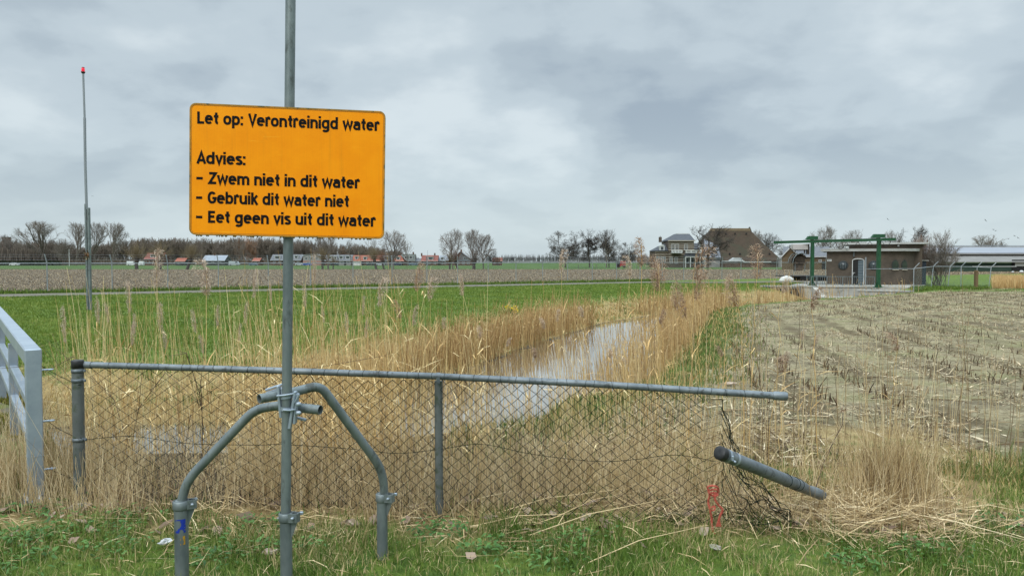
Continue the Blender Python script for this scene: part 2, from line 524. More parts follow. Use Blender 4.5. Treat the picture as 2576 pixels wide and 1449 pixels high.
def water():
    m, n, l, b = base_mat('ditch_water')
    b.inputs['Base Color'].default_value = (.10, .09, .06, 1)
    b.inputs['Roughness'].default_value = .03
    b.inputs['IOR'].default_value = 1.5
    b.inputs['Specular IOR Level'].default_value = .5
    b.inputs['Coat Weight'].default_value = 1.0
    b.inputs['Coat Roughness'].default_value = .02
    b.inputs['Coat IOR'].default_value = 1.5
    geo = N(n, 'ShaderNodeNewGeometry')
    mp = N(n, 'ShaderNodeMapping', inp={'Scale': (1.2, 3.0, 1)})
    t = N(n, 'ShaderNodeTexNoise', inp={'Scale': 2.2, 'Detail': 3.0})
    bp = N(n, 'ShaderNodeBump', inp={'Strength': .05, 'Distance': .02})
    l.new(geo.outputs['Position'], mp.inputs[0]); l.new(mp.outputs[0], t.inputs['Vector'])
    l.new(t.outputs['Fac'], bp.inputs['Height']); l.new(bp.outputs[0], b.inputs['Normal']); l.new(bp.outputs[0], b.inputs['Coat Normal'])
    mb = MB()
    L, Rr = [], []
    for i in range(len(DITCH)):
        a = DITCH[max(i - 1, 0)]; c = DITCH[min(i + 1, len(DITCH) - 1)]
        d = Vector((c[0] - a[0], c[1] - a[1])).normalized()
        nn = Vector((-d.y, d.x)); p = Vector((DITCH[i][0], DITCH[i][1])); w = DITCH[i][2] + 1.0
        q = p + nn * w; L.append((q.x, q.y, WATER)); q = p - nn * w; Rr.append((q.x, q.y, WATER))
    k = len(L)
    mb.add(L + Rr, [(i, k + i, k + i + 1, i + 1) for i in range(k - 1)])
    tag(mb.build('water', m), kind='structure')
water()

def path():
    mb = MB()
    pts = [(-70, 19.0)] + [tuple(FA + FU * t - FN * 3.1) for t in np.arange(-22, 52, 2.0)] + [(20.5, 71.5), (26, 74.0), (40, 79)]
    vs = []
    for i, p in enumerate(pts):
        a = pts[max(i - 1, 0)]; c = pts[min(i + 1, len(pts) - 1)]
        d = Vector((c[0] - a[0], c[1] - a[1])).normalized(); nn = Vector((-d.y, d.x))
        for w in (-2.15, 0, 2.15):
            q = Vector(p) + nn * w
            vs.append((q.x, q.y, Hs(q.x, q.y) + .035 + (.02 if w == 0 else 0)))
    n = len(pts)
    mb.add(vs, [f for i in range(n - 1) for f in ((i * 3, i * 3 + 1, i * 3 + 4, i * 3 + 3), (i * 3 + 1, i * 3 + 2, i * 3 + 5, i * 3 + 4))])
    m = mat('paved_path', (.15, .130, .098), (.105, .094, .072), 2.4, .9, .25, bscale=9, c3=(.085, .10, .035), s3=.5, t3=.5)
    tag(mb.build('path', m), kind='structure')
path()

# the bridge deck beside the railing, its edge grown over with moss
RA = Vector((-3.24, 4.98)); RD = Vector((-.6, .8)); RN = Vector((.8, .6))
def rp(s, off, z):
    q = RA + RD * s + RN * off
    return Vector((q.x, q.y, z))
def deck():
    mb = MB()
    mb.prism([(-.12, .27), (9, .27), (9, -4.5), (-.12, -4.5)], lambda u, v, d: rp(u, v, d), .035, -.32)
    m = mat('old_deck_concrete', (.12, .10, .065), (.075, .065, .04), 5, .9, .5, bscale=18, c3=(.10, .115, .02), s3=2.2, t3=.42)
    tag(mb.build('bridge_deck', m), kind='structure')
deck()

# ------------------------------------------------------------------ grasses, reeds and litter
M['grass'] = tint_mat('grass_blades', [(0, (.030, .066, .010)), (.35, (.080, .145, .020)), (.65, (.155, .235, .04)), (.82, (.27, .32, .085)), (.9, (.42, .32, .15)), (1, (.60, .48, .26))], .6, .3, .25)
M['lawn'] = tint_mat('lawn_blades', [(0, (.060, .105, .014)), (.45, (.125, .19, .027)), (.85, (.205, .26, .05)), (1, (.36, .33, .12))], .65, .25, .2)
M['reed'] = tint_mat('dry_reed', [(0, (.16, .082, .026)), (.3, (.38, .22, .078)), (.6, (.62, .40, .155)), (.85, (.76, .55, .25)), (1, (.86, .70, .38))], .55, .35, .1)
M['reed_old'] = tint_mat('old_dry_reed', [(0, (.07, .045, .023)), (.3, (.22, .145, .07)), (.6, (.48, .345, .17)), (.85, (.68, .52, .29)), (1, (.80, .66, .42))], .6, .3, .05)
M['bank'] = tint_mat('dry_bank_grass', [(0, (.18, .11, .042)), (.4, (.42, .29, .115)), (.8, (.60, .45, .20)), (.9, (.11, .15, .04)), (1, (.09, .14, .03))], .7, .2, .15)
M['far_reed'] = tint_mat('ditch_reed', [(0, (.22, .125, .046)), (.4, (.45, .28, .115)), (.75, (.64, .44, .205)), (1, (.76, .59, .32))], .65, .25, .1)
M['plume'] = tint_mat('reed_plume', [(0, (.20, .13, .085)), (.4, (.40, .29, .21)), (.75, (.60, .48, .37)), (1, (.74, .64, .53))], .85, .1, .25)
M['plume_dark'] = tint_mat('dark_reed_plume', [(0, (.14, .082, .052)), (.4, (.29, .18, .12)), (.75, (.46, .325, .225)), (1, (.62, .50, .39))], .85, .1, .25)
M['stubble'] = tint_mat('maize_stubble', [(0, (.055, .036, .02)), (.4, (.14, .096, .054)), (.7, (.33, .245, .14)), (1, (.62, .50, .33))], .8, .2)
M['litter'] = tint_mat('maize_litter', [(0, (.055, .036, .02)), (.4, (.17, .12, .066)), (.75, (.46, .365, .225)), (1, (.66, .56, .39))], .8, .2)
M['weed'] = tint_mat('nettle_leaves', [(0, (.03, .085, .014)), (.5, (.065, .155, .026)), (1, (.12, .235, .05))], .5, .35, .2)
M['leaf'] = tint_mat('dead_leaves', [(0, (.11, .075, .05)), (.5, (.28, .20, .145)), (1, (.46, .36, .28))], .85, .15, .1)

def blades(base, h, w, lean, curl=.45, seed=1):
    """one five-cornered grass blade at each point of base"""
    r = np.random.default_rng(seed)
    n = len(base)
    az = r.uniform(0, 2 * np.pi, n); fa = r.uniform(0, 2 * np.pi, n)
    side = np.stack([np.cos(fa), np.sin(fa), np.zeros(n)], 1) * (w / 2)[:, None]
    d = np.stack([np.cos(az), np.sin(az), np.zeros(n)], 1)
    lz = np.cos(lean); ls = np.sin(lean)
    mid = base + d * (ls * h * curl)[:, None] + np.array([0, 0, 1.0]) * (lz * h * .6 + .02 * h)[:, None]
    tip = base + d * (ls * h * 1.15)[:, None] + np.array([0, 0, 1.0]) * (lz * h)[:, None]
    V = np.stack([base - side, base + side, mid + side * .8, mid - side * .8, tip], 1).reshape(-1, 3)
    k = np.arange(n)[:, None] * 5
    return V, k + np.array([[0, 1, 2, 3]]), k + np.array([[3, 2, 4]])

def stems(base, h, rad, lean, az, seed=1, rings=5, curve=.7, kink=0.0):
    """three-sided tapering stems; returns verts, quads, and the axis points"""
    r = np.random.default_rng(seed)
    n = len(base)
    t = np.linspace(0, 1, rings)
    d = np.stack([np.cos(az), np.sin(az), np.zeros(n)], 1)
    off = (curve * t[None, :] ** 2 + (1 - curve) * t[None, :]) * np.tan(np.minimum(lean, 1.2))[:, None]
    ax = base[:, None, :] + d[:, None, :] * (off * h[:, None])[:, :, None]
    ax[:, :, 2] += t[None, :] * h[:, None] * np.cos(lean * .6)[:, None]
    if kink:
        ax[:, 1:, :2] += r.normal(0, kink, (n, rings - 1, 2)) * h[:, None, None]
    rr = rad[:, None] * (1 - .6 * t[None, :])
    a0 = r.uniform(0, 2 * np.pi, n)
    V = np.empty((n, rings, 3, 3))
    for k in range(3):
        a = a0 + k * 2 * np.pi / 3
        V[:, :, k, :] = ax + np.stack([np.cos(a), np.sin(a), np.zeros(n)], 1)[:, None, :] * rr[:, :, None]
    F = []
    b = np.arange(n) * rings * 3
    for i in range(rings - 1):
        for k in range(3):
            k2 = (k + 1) % 3
            F.append(np.stack([b + i * 3 + k, b + i * 3 + k2, b + i * 3 + 3 + k2, b + i * 3 + 3 + k], 1))
    return V.reshape(-1, 3), np.concatenate(F), ax

def strips(p, d, length, w, droop, seed=1):
    """long narrow leaves from points p along directions d, sagging at the end"""
    r = np.random.default_rng(seed)
    n = len(p)
    d = d / np.linalg.norm(d, axis=1, keepdims=True)
    s = np.cross(d, np.array([0, 0, 1.0]) + r.normal(0, .35, (n, 3)))
    s /= np.maximum(np.linalg.norm(s, axis=1, keepdims=True), 1e-6)
    L = length[:, None]
    a = p + d * L * .4; a[:, 2] -= (droop * length * .12)
    c = p + d * L; c[:, 2] -= (droop * length * .7)
    w_ = w[:, None] / 2
    V = np.stack([p - s * w_ * .5, p + s * w_ * .5, a + s * w_, a - s * w_, c], 1).reshape(-1, 3)
    k = np.arange(n)[:, None] * 5
    return V, k + np.array([[0, 1, 2, 3]]), k + np.array([[3, 2, 4]])

class Heap:
    """gathers many small shapes with a tint each, for one ground-cover object"""
    def __init__(s): s.V, s.Q, s.T3, s.t, s.n = [], [], [], [], 0
    def add(s, V, quads=None, tris=None, tint=None):
        s.V.append(V)
        if quads is not None: s.Q.append(quads + s.n)
        if tris is not None: s.T3.append(tris + s.n)
        per = len(V) // len(tint)
        s.t.append(np.repeat(tint, per))
        s.n += len(V)
    def build(s, name, m, **kw):
        F = []
        if s.Q: F.append(np.concatenate(s.Q))
        if s.T3: F.append(np.concatenate(s.T3))
        return tag(np_mesh(name, np.concatenate(s.V), F, m, tint=np.concatenate(s.t)), kind='stuff', **kw)

def clump_noise(x, y, f=1.0, ph=0.0):
    return (np.sin(x * 2.3 * f + ph + 1.3 * np.sin(y * 1.7 * f)) + np.sin(y * 2.9 * f + 1.1 * np.sin(x * 2.1 * f + ph)) + np.sin((x + y) * 4.7 * f + ph)) / 3

def on_ground(x, y, dz=0.0):
    return np.stack([x, y, H(x, y) + dz], 1)

def verge_grass():
    hp = Heap(); r = np.random.default_rng(11)
    n = 150000
    y = 2.9 + 3.0 * r.random(n) ** .9; x = r.uniform(-4.6, 5.2, n) * (y / 4.6)
    # thins out where the reed litter starts, with a ragged edge; thick again by the field's corner
    edge = 4.36 + .2 * np.sin(x * 2.2) + .18 * np.sin(x * 5.1 + 1) + np.where(x > 1.7, .9, 0) * (.5 + .5 * np.sin(x * 1.9))
    keep = r.random(n) < np.clip(1.0 - (y - edge) / .42, .06, 1)
    cn = clump_noise(x, y, 1.6)
    keep &= r.random(n) < .45 + .55 * (cn > -.25)
    litter = np.exp(-(((x - 2.35) / .75) ** 2 + ((y - 4.6) / .38) ** 2))
    keep &= r.random(n) > litter * 1.1
    x, y, cn = x[keep], y[keep], cn[keep]
    k = len(x)
    h = r.gamma(4, .0115, k) * (1 + .6 * np.clip(cn, -1, 1)) + .012
    h *= np.where(clump_noise(x, y, .9, 2) > .5, 1.9, 1)
    w = r.uniform(.0025, .006, k)
    V, q, t = blades(on_ground(x, y), h, w, np.abs(r.normal(.5, .35, k)), seed=12)
    tint = np.clip(.46 + .26 * clump_noise(x, y, .8, 1) + r.normal(0, .16, k), 0, .84)
    dry = r.random(k) < .16 + .25 * (clump_noise(x, y, 1.1, 4) > .3)
    tint[dry] = r.uniform(.86, 1, dry.sum())
    hp.add(V, q, t, tint)
    hp.build('verge_grass', M['grass'], label='rough green grass of the verge around the sign post feet', cat='grass')
verge_grass()

def lawn():
    hp = Heap(); r = np.random.default_rng(21)
    n = 300000
    y = 11 + 58 * r.random(n) ** 1.4; x = -.72 * y - 2 + r.random(n) * (y * 1.15 + 6)
    e, left = ditch(x, y)
    keep = left & (e > 2.7 + .9 * clump_noise(x, y, .5)) & (fence_side(x, y) < -5.2)
    x, y = x[keep], y[keep]; k = len(x)
    cn = clump_noise(x, y, .35)
    h = (.035 + r.gamma(3, .012, k)) * (1 + .35 * cn)
    w = .006 + .0009 * y * r.uniform(.6, 1.2, k)
    V, q, t = blades(on_ground(x, y), h, w, np.abs(r.normal(.4, .3, k)), seed=22)
    hp.add(V, q, t, np.clip(.5 + .28 * cn + .16 * clump_noise(x, y, 1.3) + r.normal(0, .14, k), 0, 1))
    # verges either side of the path, by the fence
    n = 26000
    tt = r.uniform(-12, 54, n); of = np.where(r.random(n) < .6, r.normal(.0, .3, n), r.normal(-5.3, .35, n))
    p = FA[None] + FU[None] * tt[:, None] + FN[None] * of[:, None]
    h = .08 + r.gamma(3, .045, n); h[of < -2] *= .25
    V, q, t = blades(on_ground(p[:, 0], p[:, 1]), h, r.uniform(.03, .07, n), np.abs(r.normal(.35, .25, n)), seed=23)
    hp.add(V, q, t, np.clip(.32 + r.normal(0, .16, n), 0, .9))
    hp.build('lawn_grass', M['lawn'], label='short green meadow grass between the ditch and the path', cat='grass')
lawn()

def bank_grass():
    """dead tussocky grass on the far bank and ditch sides"""
    hp = Heap(); r = np.random.default_rng(31)
    n = 150000
    y = 8 + 40 * r.random(n) ** 1.1; x = -.7 * y + r.random(n) * (y * 1.5 + 6)
    e, left = ditch(x, y)
    d = np.where(left, np.exp(-((e - 1.5 - .6 * clump_noise(x, y, .4)) / 1.35) ** 2), np.exp(-((e - .5) / .5) ** 2))
    keep = (r.random(n) < d) & (e > .1) & (fence_side(x, y) < -3.6) & ~((y < 13) & (~left))
    x, y, e, left = x[keep], y[keep], e[keep], left[keep]; k = len(x)
    cn = clump_noise(x, y, .8)
    h = (.10 + r.gamma(3, .05, k)) * (1 + .5 * cn) * np.where(left, 1, .7)
    V, q, t = blades(on_ground(x, y), h, .005 + .0008 * y, np.abs(r.normal(.75, .35, k)), seed=32)
    ti = np.clip(.5 + .2 * cn + r.normal(0, .16, k), 0, .82)
    grn = r.random(k) < np.where(left, .16 + .34 * (clump_noise(x, y, .45, 3) > .25), .5)
    ti[grn] = r.uniform(.88, 1, grn.sum())
    hp.add(V, q, t, ti)
    # green grass strip at the near corner of the field, and between ditch and field
    n = 120000
    y = 6.0 + 26 * r.random(n) ** 1.7; x = -.6 + r.random(n) * (2.6 + .42 * y)
    e, left = ditch(x, y)
    keep = (~left) & (e > .55) & (r.random(n) < np.exp(-((e - 1.15) / .85) ** 2) * (.35 + .65 * (clump_noise(x, y, .9) > -.1)))
    x, y = x[keep], y[keep]; k = len(x)
    h = .04 + r.gamma(3, .022, k)
    V, q, t = blades(on_ground(x, y), h, .004 + .0009 * y, np.abs(r.normal(.45, .3, k)), seed=33)
    hp.add(V, q, t, np.where(r.random(k) < .72, r.uniform(.87, 1, k), r.uniform(.3, .8, k)))
    n = 52000
    y = 5.1 + 2.6 * r.random(n); x = 1.3 + r.random(n) * 4.6
    pat = clump_noise(x, y, .8, 5)
    keep = r.random(n) < np.clip(1.1 - (y - 5.1) / 1.3, .0, 1) * (.12 + .88 * (pat > .05))
    x, y = x[keep], y[keep]; k = len(x)
    V, q, t = blades(on_ground(x, y), .03 + r.gamma(3, .018, k), r.uniform(.003, .006, k), np.abs(r.normal(.5, .3, k)), seed=34)
    hp.add(V, q, t, np.where(r.random(k) < .7, r.uniform(.87, 1, k), r.uniform(.3, .8, k)))
    hp.build('bank_grass', M['bank'], label='dead straw coloured tussock grass on the ditch banks', cat='grass')
bank_grass()

def plume_bits(top, length, seed, per=26):
    """loose one-sided seed heads on stem tops: many small drooping strands"""
    r = np.random.default_rng(seed)
    n = len(top)
    f = r.random((n, per)) ** .8
    az = r.uniform(0, 2 * np.pi, n)[:, None] + r.normal(0, .9, (n, per))
    wd = np.sin(np.pi * np.clip(f * .9 + .1, 0, 1)) * .16 + .03
    p = top[:, None, :] - np.array([0, 0, 1.0]) * (f * length[:, None])[:, :, None]
    p = p + np.stack([np.cos(az), np.sin(az), np.zeros_like(az)], 2) * (wd * length[:, None] * r.uniform(.1, .7, (n, per)))[:, :, None]
    d = np.stack([np.cos(az) * .6, np.sin(az) * .6, r.uniform(-.5, .9, (n, per))], 2)
    k = n * per
    return strips(p.reshape(k, 3), d.reshape(k, 3), (length[:, None] * r.uniform(.16, .34, (n, per))).ravel(),
                  (length[:, None] * r.uniform(.02, .045, (n, per))).ravel(), r.uniform(.1, .8, k), seed + 1)

def reeds_near():
    """reed bed on the near bank behind the chain-link fence"""
    r = np.random.default_rng(41); hp = Heap()
    n = 9000
    y = 5.35 + 5.6 * r.random(n) ** 1.35; x = -6.0 + r.random(n) * 8.6
    e, left = ditch(x, y)
    dens = np.where(x < -.9, 1.0, np.clip(.62 - (x + .9) * .18, .14, 1)) * np.clip(1 - (-e - .35) / .9, 0, 1)
    dens *= .45 + .55 * (clump_noise(x, y, 1.1) > -.35)
    dpx = CX + FPX * x / y
    dens *= np.where(left, .06, 1) * np.where((y > 7.0) & (dpx > 940), .16, 1)
    dens *= np.where((dpx > 330) & (dpx < 570), .16, 1) * np.where((y > 8.2), .22, 1)
    dn = (x - RA.x) * RN.x + (y - RA.y) * RN.y
    keep = (r.random(n) < dens) & (dn > .35) & ~((y < 5.6) & (r.random(n) < .5))
    x, y, e = x[keep], y[keep], e[keep]; k = len(x)
    base = on_ground(x, y)
    base[:, 2] = np.maximum(base[:, 2], WATER - .1)
    h = np.clip(r.normal(1.25, .34, k), .35, 2.1) - .25 * (base[:, 2] + .6)
    h *= np.where(r.random(k) < .22, .55, 1)
    h = np.where((x > .2), h * .8, h * .90)
    keep2 = (x < -.2) | (r.random(k) < .22)
    x, y, e, base, h = x[keep2], y[keep2], e[keep2], base[keep2], h[keep2]; k = len(x)
    lean = np.abs(r.normal(.09, .08, k)); az = r.normal(2.6, 1.3, k)
    V, q, ax = stems(base, h, r.uniform(.0018, .0035, k), lean, az, 42, 5, .7, .006)
    ti = np.clip(r.beta(2.2, .8, k) + .12 * clump_noise(x, y, .8), 0, 1)
    hp.add(V, q, None, ti)
    # leaves
    m = int(k * 1.3); i = r.integers(0, k, m); f = r.uniform(.12, .9, m)
    idx = np.minimum((f * 4).astype(int), 3); g = f * 4 - idx
    p = ax[i, idx] * (1 - g)[:, None] + ax[i, idx + 1] * g[:, None]
    a = r.uniform(0, 2 * np.pi, m)
    d = np.stack([np.cos(a) * .5, np.sin(a) * .5, r.uniform(.1, 1.3, m)], 1)
    V, q, t = strips(p, d, r.uniform(.14, .36, m), r.uniform(.004, .011, m), r.uniform(.2, 1.3, m), 43)
    hp.add(V, q, t, np.clip(ti[i] + r.normal(.08, .15, m), 0, 1))
    n = 330
    dp = np.concatenate([r.uniform(140, 1000, 220), r.uniform(1000, 1720, 110)]); y = r.uniform(7.2, 10.2, n)
    x = (dp - CX) / FPX * y
    base = on_ground(x, y); base[:, 2] = np.maximum(base[:, 2], WATER - .1)
    tp = EYE - (np.where(dp < 1000, r.uniform(690, 880, n), r.uniform(780, 930, n)) - HOR) * y / FPX
    V, q, ax = stems(base, np.maximum(tp - base[:, 2], .4), r.uniform(.0024, .004, n), np.abs(r.normal(.10, .08, n)), r.normal(2.6, 1.2, n), 44, 6, .75, .005)
    hp.add(V, q, None, np.clip(r.normal(.78, .14, n), 0, 1))
    hp.build('reed_bed', M['reed'], label='dense dry tan reeds standing behind the chain-link fence', cat='reeds')
reeds_near()

def litter_near():
    """broken, fallen reed stalks and straw along the foot of the fence and in the heap by the field corner"""
    r = np.random.default_rng(51); hp = Heap()
    n = 2900
    x = np.concatenate([r.uniform(-4.4, 3.0, n), r.normal(2.34, .30, 2200), r.normal(1.3, .35, 900)])
    y = np.concatenate([4.92 + r.normal(.0, .34, n), r.normal(4.6, .2, 2200), r.normal(4.75, .18, 900)])
    dn = (x - RA.x) * RN.x + (y - RA.y) * RN.y
    keep = (dn > .3) | (r.random(len(x)) < .3)
    x, y = x[keep], y[keep]; k = len(x)
    base = on_ground(x, y)
    heap = np.exp(-(((x - 2.35) / .6) ** 2 + ((y - 4.62) / .33) ** 2))
    base[:, 2] += r.random(k) * (.05 + .08 * heap + .12 * np.exp(-((y - 5.4) / .4) ** 2))
    a = r.uniform(0, 2 * np.pi, k)
    d = np.stack([np.cos(a), np.sin(a) * .7, np.abs(r.normal(.05, .28, k))], 1)
    L = r.gamma(3, .065, k) + .04
    V, q, t = strips(base, d, L, r.uniform(.0025, .0065, k), r.uniform(-.3, .9, k), 52)
    hp.add(V, q, t, np.clip(r.beta(1.3, 1.8, k) + .34 * heap, 0, 1))
    n = 1900
    x = r.uniform(-4.2, 4.4, n); y = 4.85 - np.abs(r.normal(0, .55, n))
    base = on_ground(x, y); base[:, 2] += r.random(n) * .05
    a = r.uniform(0, 6.28, n)
    d = np.stack([np.cos(a), np.sin(a) * .7, np.abs(r.normal(.05, .2, n))], 1)
    V, q, t = strips(base, d, r.gamma(2.5, .035, n) + .03, r.uniform(.0025, .006, n), r.uniform(-.1, .6, n), 57)
    hp.add(V, q, t, np.clip(r.beta(3, 1.8, n), 0, 1))
    # short upright dead shoots among it
    n = 8600
    x = -4.0 + 5.6 * r.random(n) ** 1.25; y = 4.72 + np.abs(r.normal(0, .62, n)) + .10 * np.sin(x * 3)
    dpx = CX + FPX * x / y; keep = ~((dpx > 340) & (dpx < 570) & (r.random(n) < .62)); x, y = x[keep], y[keep]; n = len(x)
    base = on_ground(x, y)
    h = r.gamma(4, .085, n) * np.clip((y - 4.35) / .8, .4, 1)
    V, q, ax = stems(base, h, r.uniform(.0012, .0026, n), np.abs(r.normal(.22, .22, n)), r.uniform(0, 6.28, n), 53, 4, .6, .02)
    hp.add(V, q, None, r.beta(2.3, .8, n))
    # dense tuft standing behind the heap
    n = 1400
    x = np.concatenate([r.normal(2.52, .13, 1150), r.normal(2.2, .3, 250)]); y = np.concatenate([r.normal(4.88, .12, 1150), r.normal(4.75, .18, 250)])
    base = on_ground(x, y)
    V, q, ax = stems(base, r.gamma(9, .042, n), r.uniform(.0014, .0028, n), np.abs(r.normal(.2, .17, n)), r.uniform(0, 6.28, n), 54, 4, .6, .012)
    hp.add(V, q, None, np.clip(r.beta(2.5, 1.5, n) + .05, 0, 1))
    # thin stand of stems along the edge of the field
    n = 210
    x = .9 + 3.4 * r.random(n) ** 1.3; y = 5.2 + 1.6 * r.random(n) + (x - .9) * .10
    base = on_ground(x, y)
    V, q, ax = stems(base, np.clip(r.normal(.95, .3, n), .25, 1.7), r.uniform(.0020, .0034, n), np.abs(r.normal(.05, .05, n)), r.uniform(0, 6.28, n), 55, 5, .6, .01)
    hp.add(V, q, None, np.clip(r.beta(2.5, 1.6, n), 0, 1))
    # a few long stalks lying across everything
    lx = [(1180, 1370, 4.45, 1480, 1290, 4.6), (1330, 1400, 4.3, 1700, 1250, 4.55), (1250, 1290, 4.7, 1560, 1230, 4.8), (860, 1335, 4.6, 705, 1330, 4.5),
          (740, 1340, 4.45, 1050, 1330, 4.7), (1560, 1340, 4.2, 1770, 1235, 4.4), (1010, 1340, 4.6, 1120, 1270, 4.8), (2100, 1400, 4.2, 2320, 1270, 4.5),
          (1940, 1330, 4.4, 2130, 1360, 4.3), (140, 1400, 3.9, 165, 1290, 4.3), (120, 1330, 4.4, 250, 1370, 4.3), (1480, 1420, 3.9, 1780, 1320, 4.3), (2150, 1420, 4.1, 2060, 1330, 4.4)]
    vs = MB()
    for x0, y0, d0, x1, y1, d1 in lx[:4] + lx[6:8] + lx[11:]:
        a, b = P(x0, y0, d0), P(x1, y1, d1)
        for q_ in (a, b): q_.z = max(q_.z, Hs(q_.x, q_.y) + .03)
        vs.tube([a, a * .6 + b * .4 + Vector((0, 0, .035)), b], [.0033, .003, .0015], 4, False, False)
    hp.add(np.array(vs.v), np.array(vs.f), None, np.full(len(lx[:4] + lx[6:8] + lx[11:]), .8))
    hp.build('reed_litter', M['reed_old'], label='broken straw and fallen reed stalks heaped along the fence foot', cat='litter')
litter_near()

def reeds_ditch():
    """the tan reed fringes that follow both edges of the ditch into the distance"""
    r = np.random.default_rng(61); hp = Heap()
    n = 150000
    y = 8.6 + 50 * r.random(n) ** 1.0; x = -8 + (.95 * y) * r.random(n) + 4 * r.random(n)
    x = np.where(y > 34, 2 + r.random(n) * 30, x)
    e, left = ditch(x, y)
    lo = np.where(left, np.exp(-((e - .35) / np.where(e > .35, .75, .30)) ** 2) * np.where(y < 13, .45, 1.3), .85 * np.exp(-((e - .1) / np.where(e > .1, .42, .7)) ** 2))
    lo = np.where((~left) & (y < 13), lo * .08, lo)
    near_mid = (~left) & (y >= 13) & (y < 19)
    lo = np.where(near_mid, lo * .62, lo)
    lo = np.where((x > 14) & (y > 42), lo * .16, lo)
    lo *= np.where((y > 33) & (y < 39) & left, .12, 1)
    cn = clump_noise(x, y, .45)
    keep = (r.random(n) < lo * (.35 + .65 * (cn > -.3))) & (r.random(n) < np.clip(18 / y, .25, 1))
    x, y, e, left, cn = x[keep], y[keep], e[keep], left[keep], cn[keep]; k = len(x)
    base = on_ground(x, y); base[:, 2] = np.maximum(base[:, 2], WATER - .05)
    h = np.clip(r.normal(1.12, .3, k), .3, 2.2) * (1 + .15 * cn)
    h = np.where(left, h * np.where(y > 16, .88, np.where(x < -2.2, .5, .9)), h * np.where(y < 26, .95, 1.05))
    lean = np.abs(r.normal(.12, .09, k)); az = np.where(left, r.normal(-.3, 1.1, k), r.normal(2.7, 1.1, k))
    V, q, ax = stems(base, h, .0018 + .00034 * y * r.uniform(.6, 1.3, k), lean, az, 62, 4, .7, .008)
    ti = np.clip(.48 + .18 * cn + r.normal(0, .2, k) + np.where(left, -.06, .06), 0, 1)
    hp.add(V, q, None, ti)
    m = int(k * .9); i = r.integers(0, k, m); f = r.uniform(.2, .95, m)
    idx = np.minimum((f * 3).astype(int), 2); g = f * 3 - idx
    p = ax[i, idx] * (1 - g)[:, None] + ax[i, idx + 1] * g[:, None]
    a = r.uniform(0, 2 * np.pi, m)
    d = np.stack([np.cos(a) * .5, np.sin(a) * .5, r.uniform(.2, 1.3, m)], 1)
    V, q, t = strips(p, d, r.uniform(.12, .32, m), .004 + .0006 * y[i], r.uniform(.2, 1.1, m), 63)
    hp.add(V, q, t, np.clip(ti[i] + r.normal(.05, .12, m), 0, 1))
    # scattered seed heads
    sel = r.random(k) < .03
    if sel.any():
        V, q, t = plume_bits(ax[sel][:, -1], np.full(sel.sum(), .2), 64, 14)
        hp.add(V, q, t, np.clip(np.repeat(ti[sel], 14) - .12, 0, 1))
    hp.build('ditch_reeds', M['far_reed'], label='tan reed fringes lining both edges of the curving ditch', cat='reeds')
reeds_ditch()

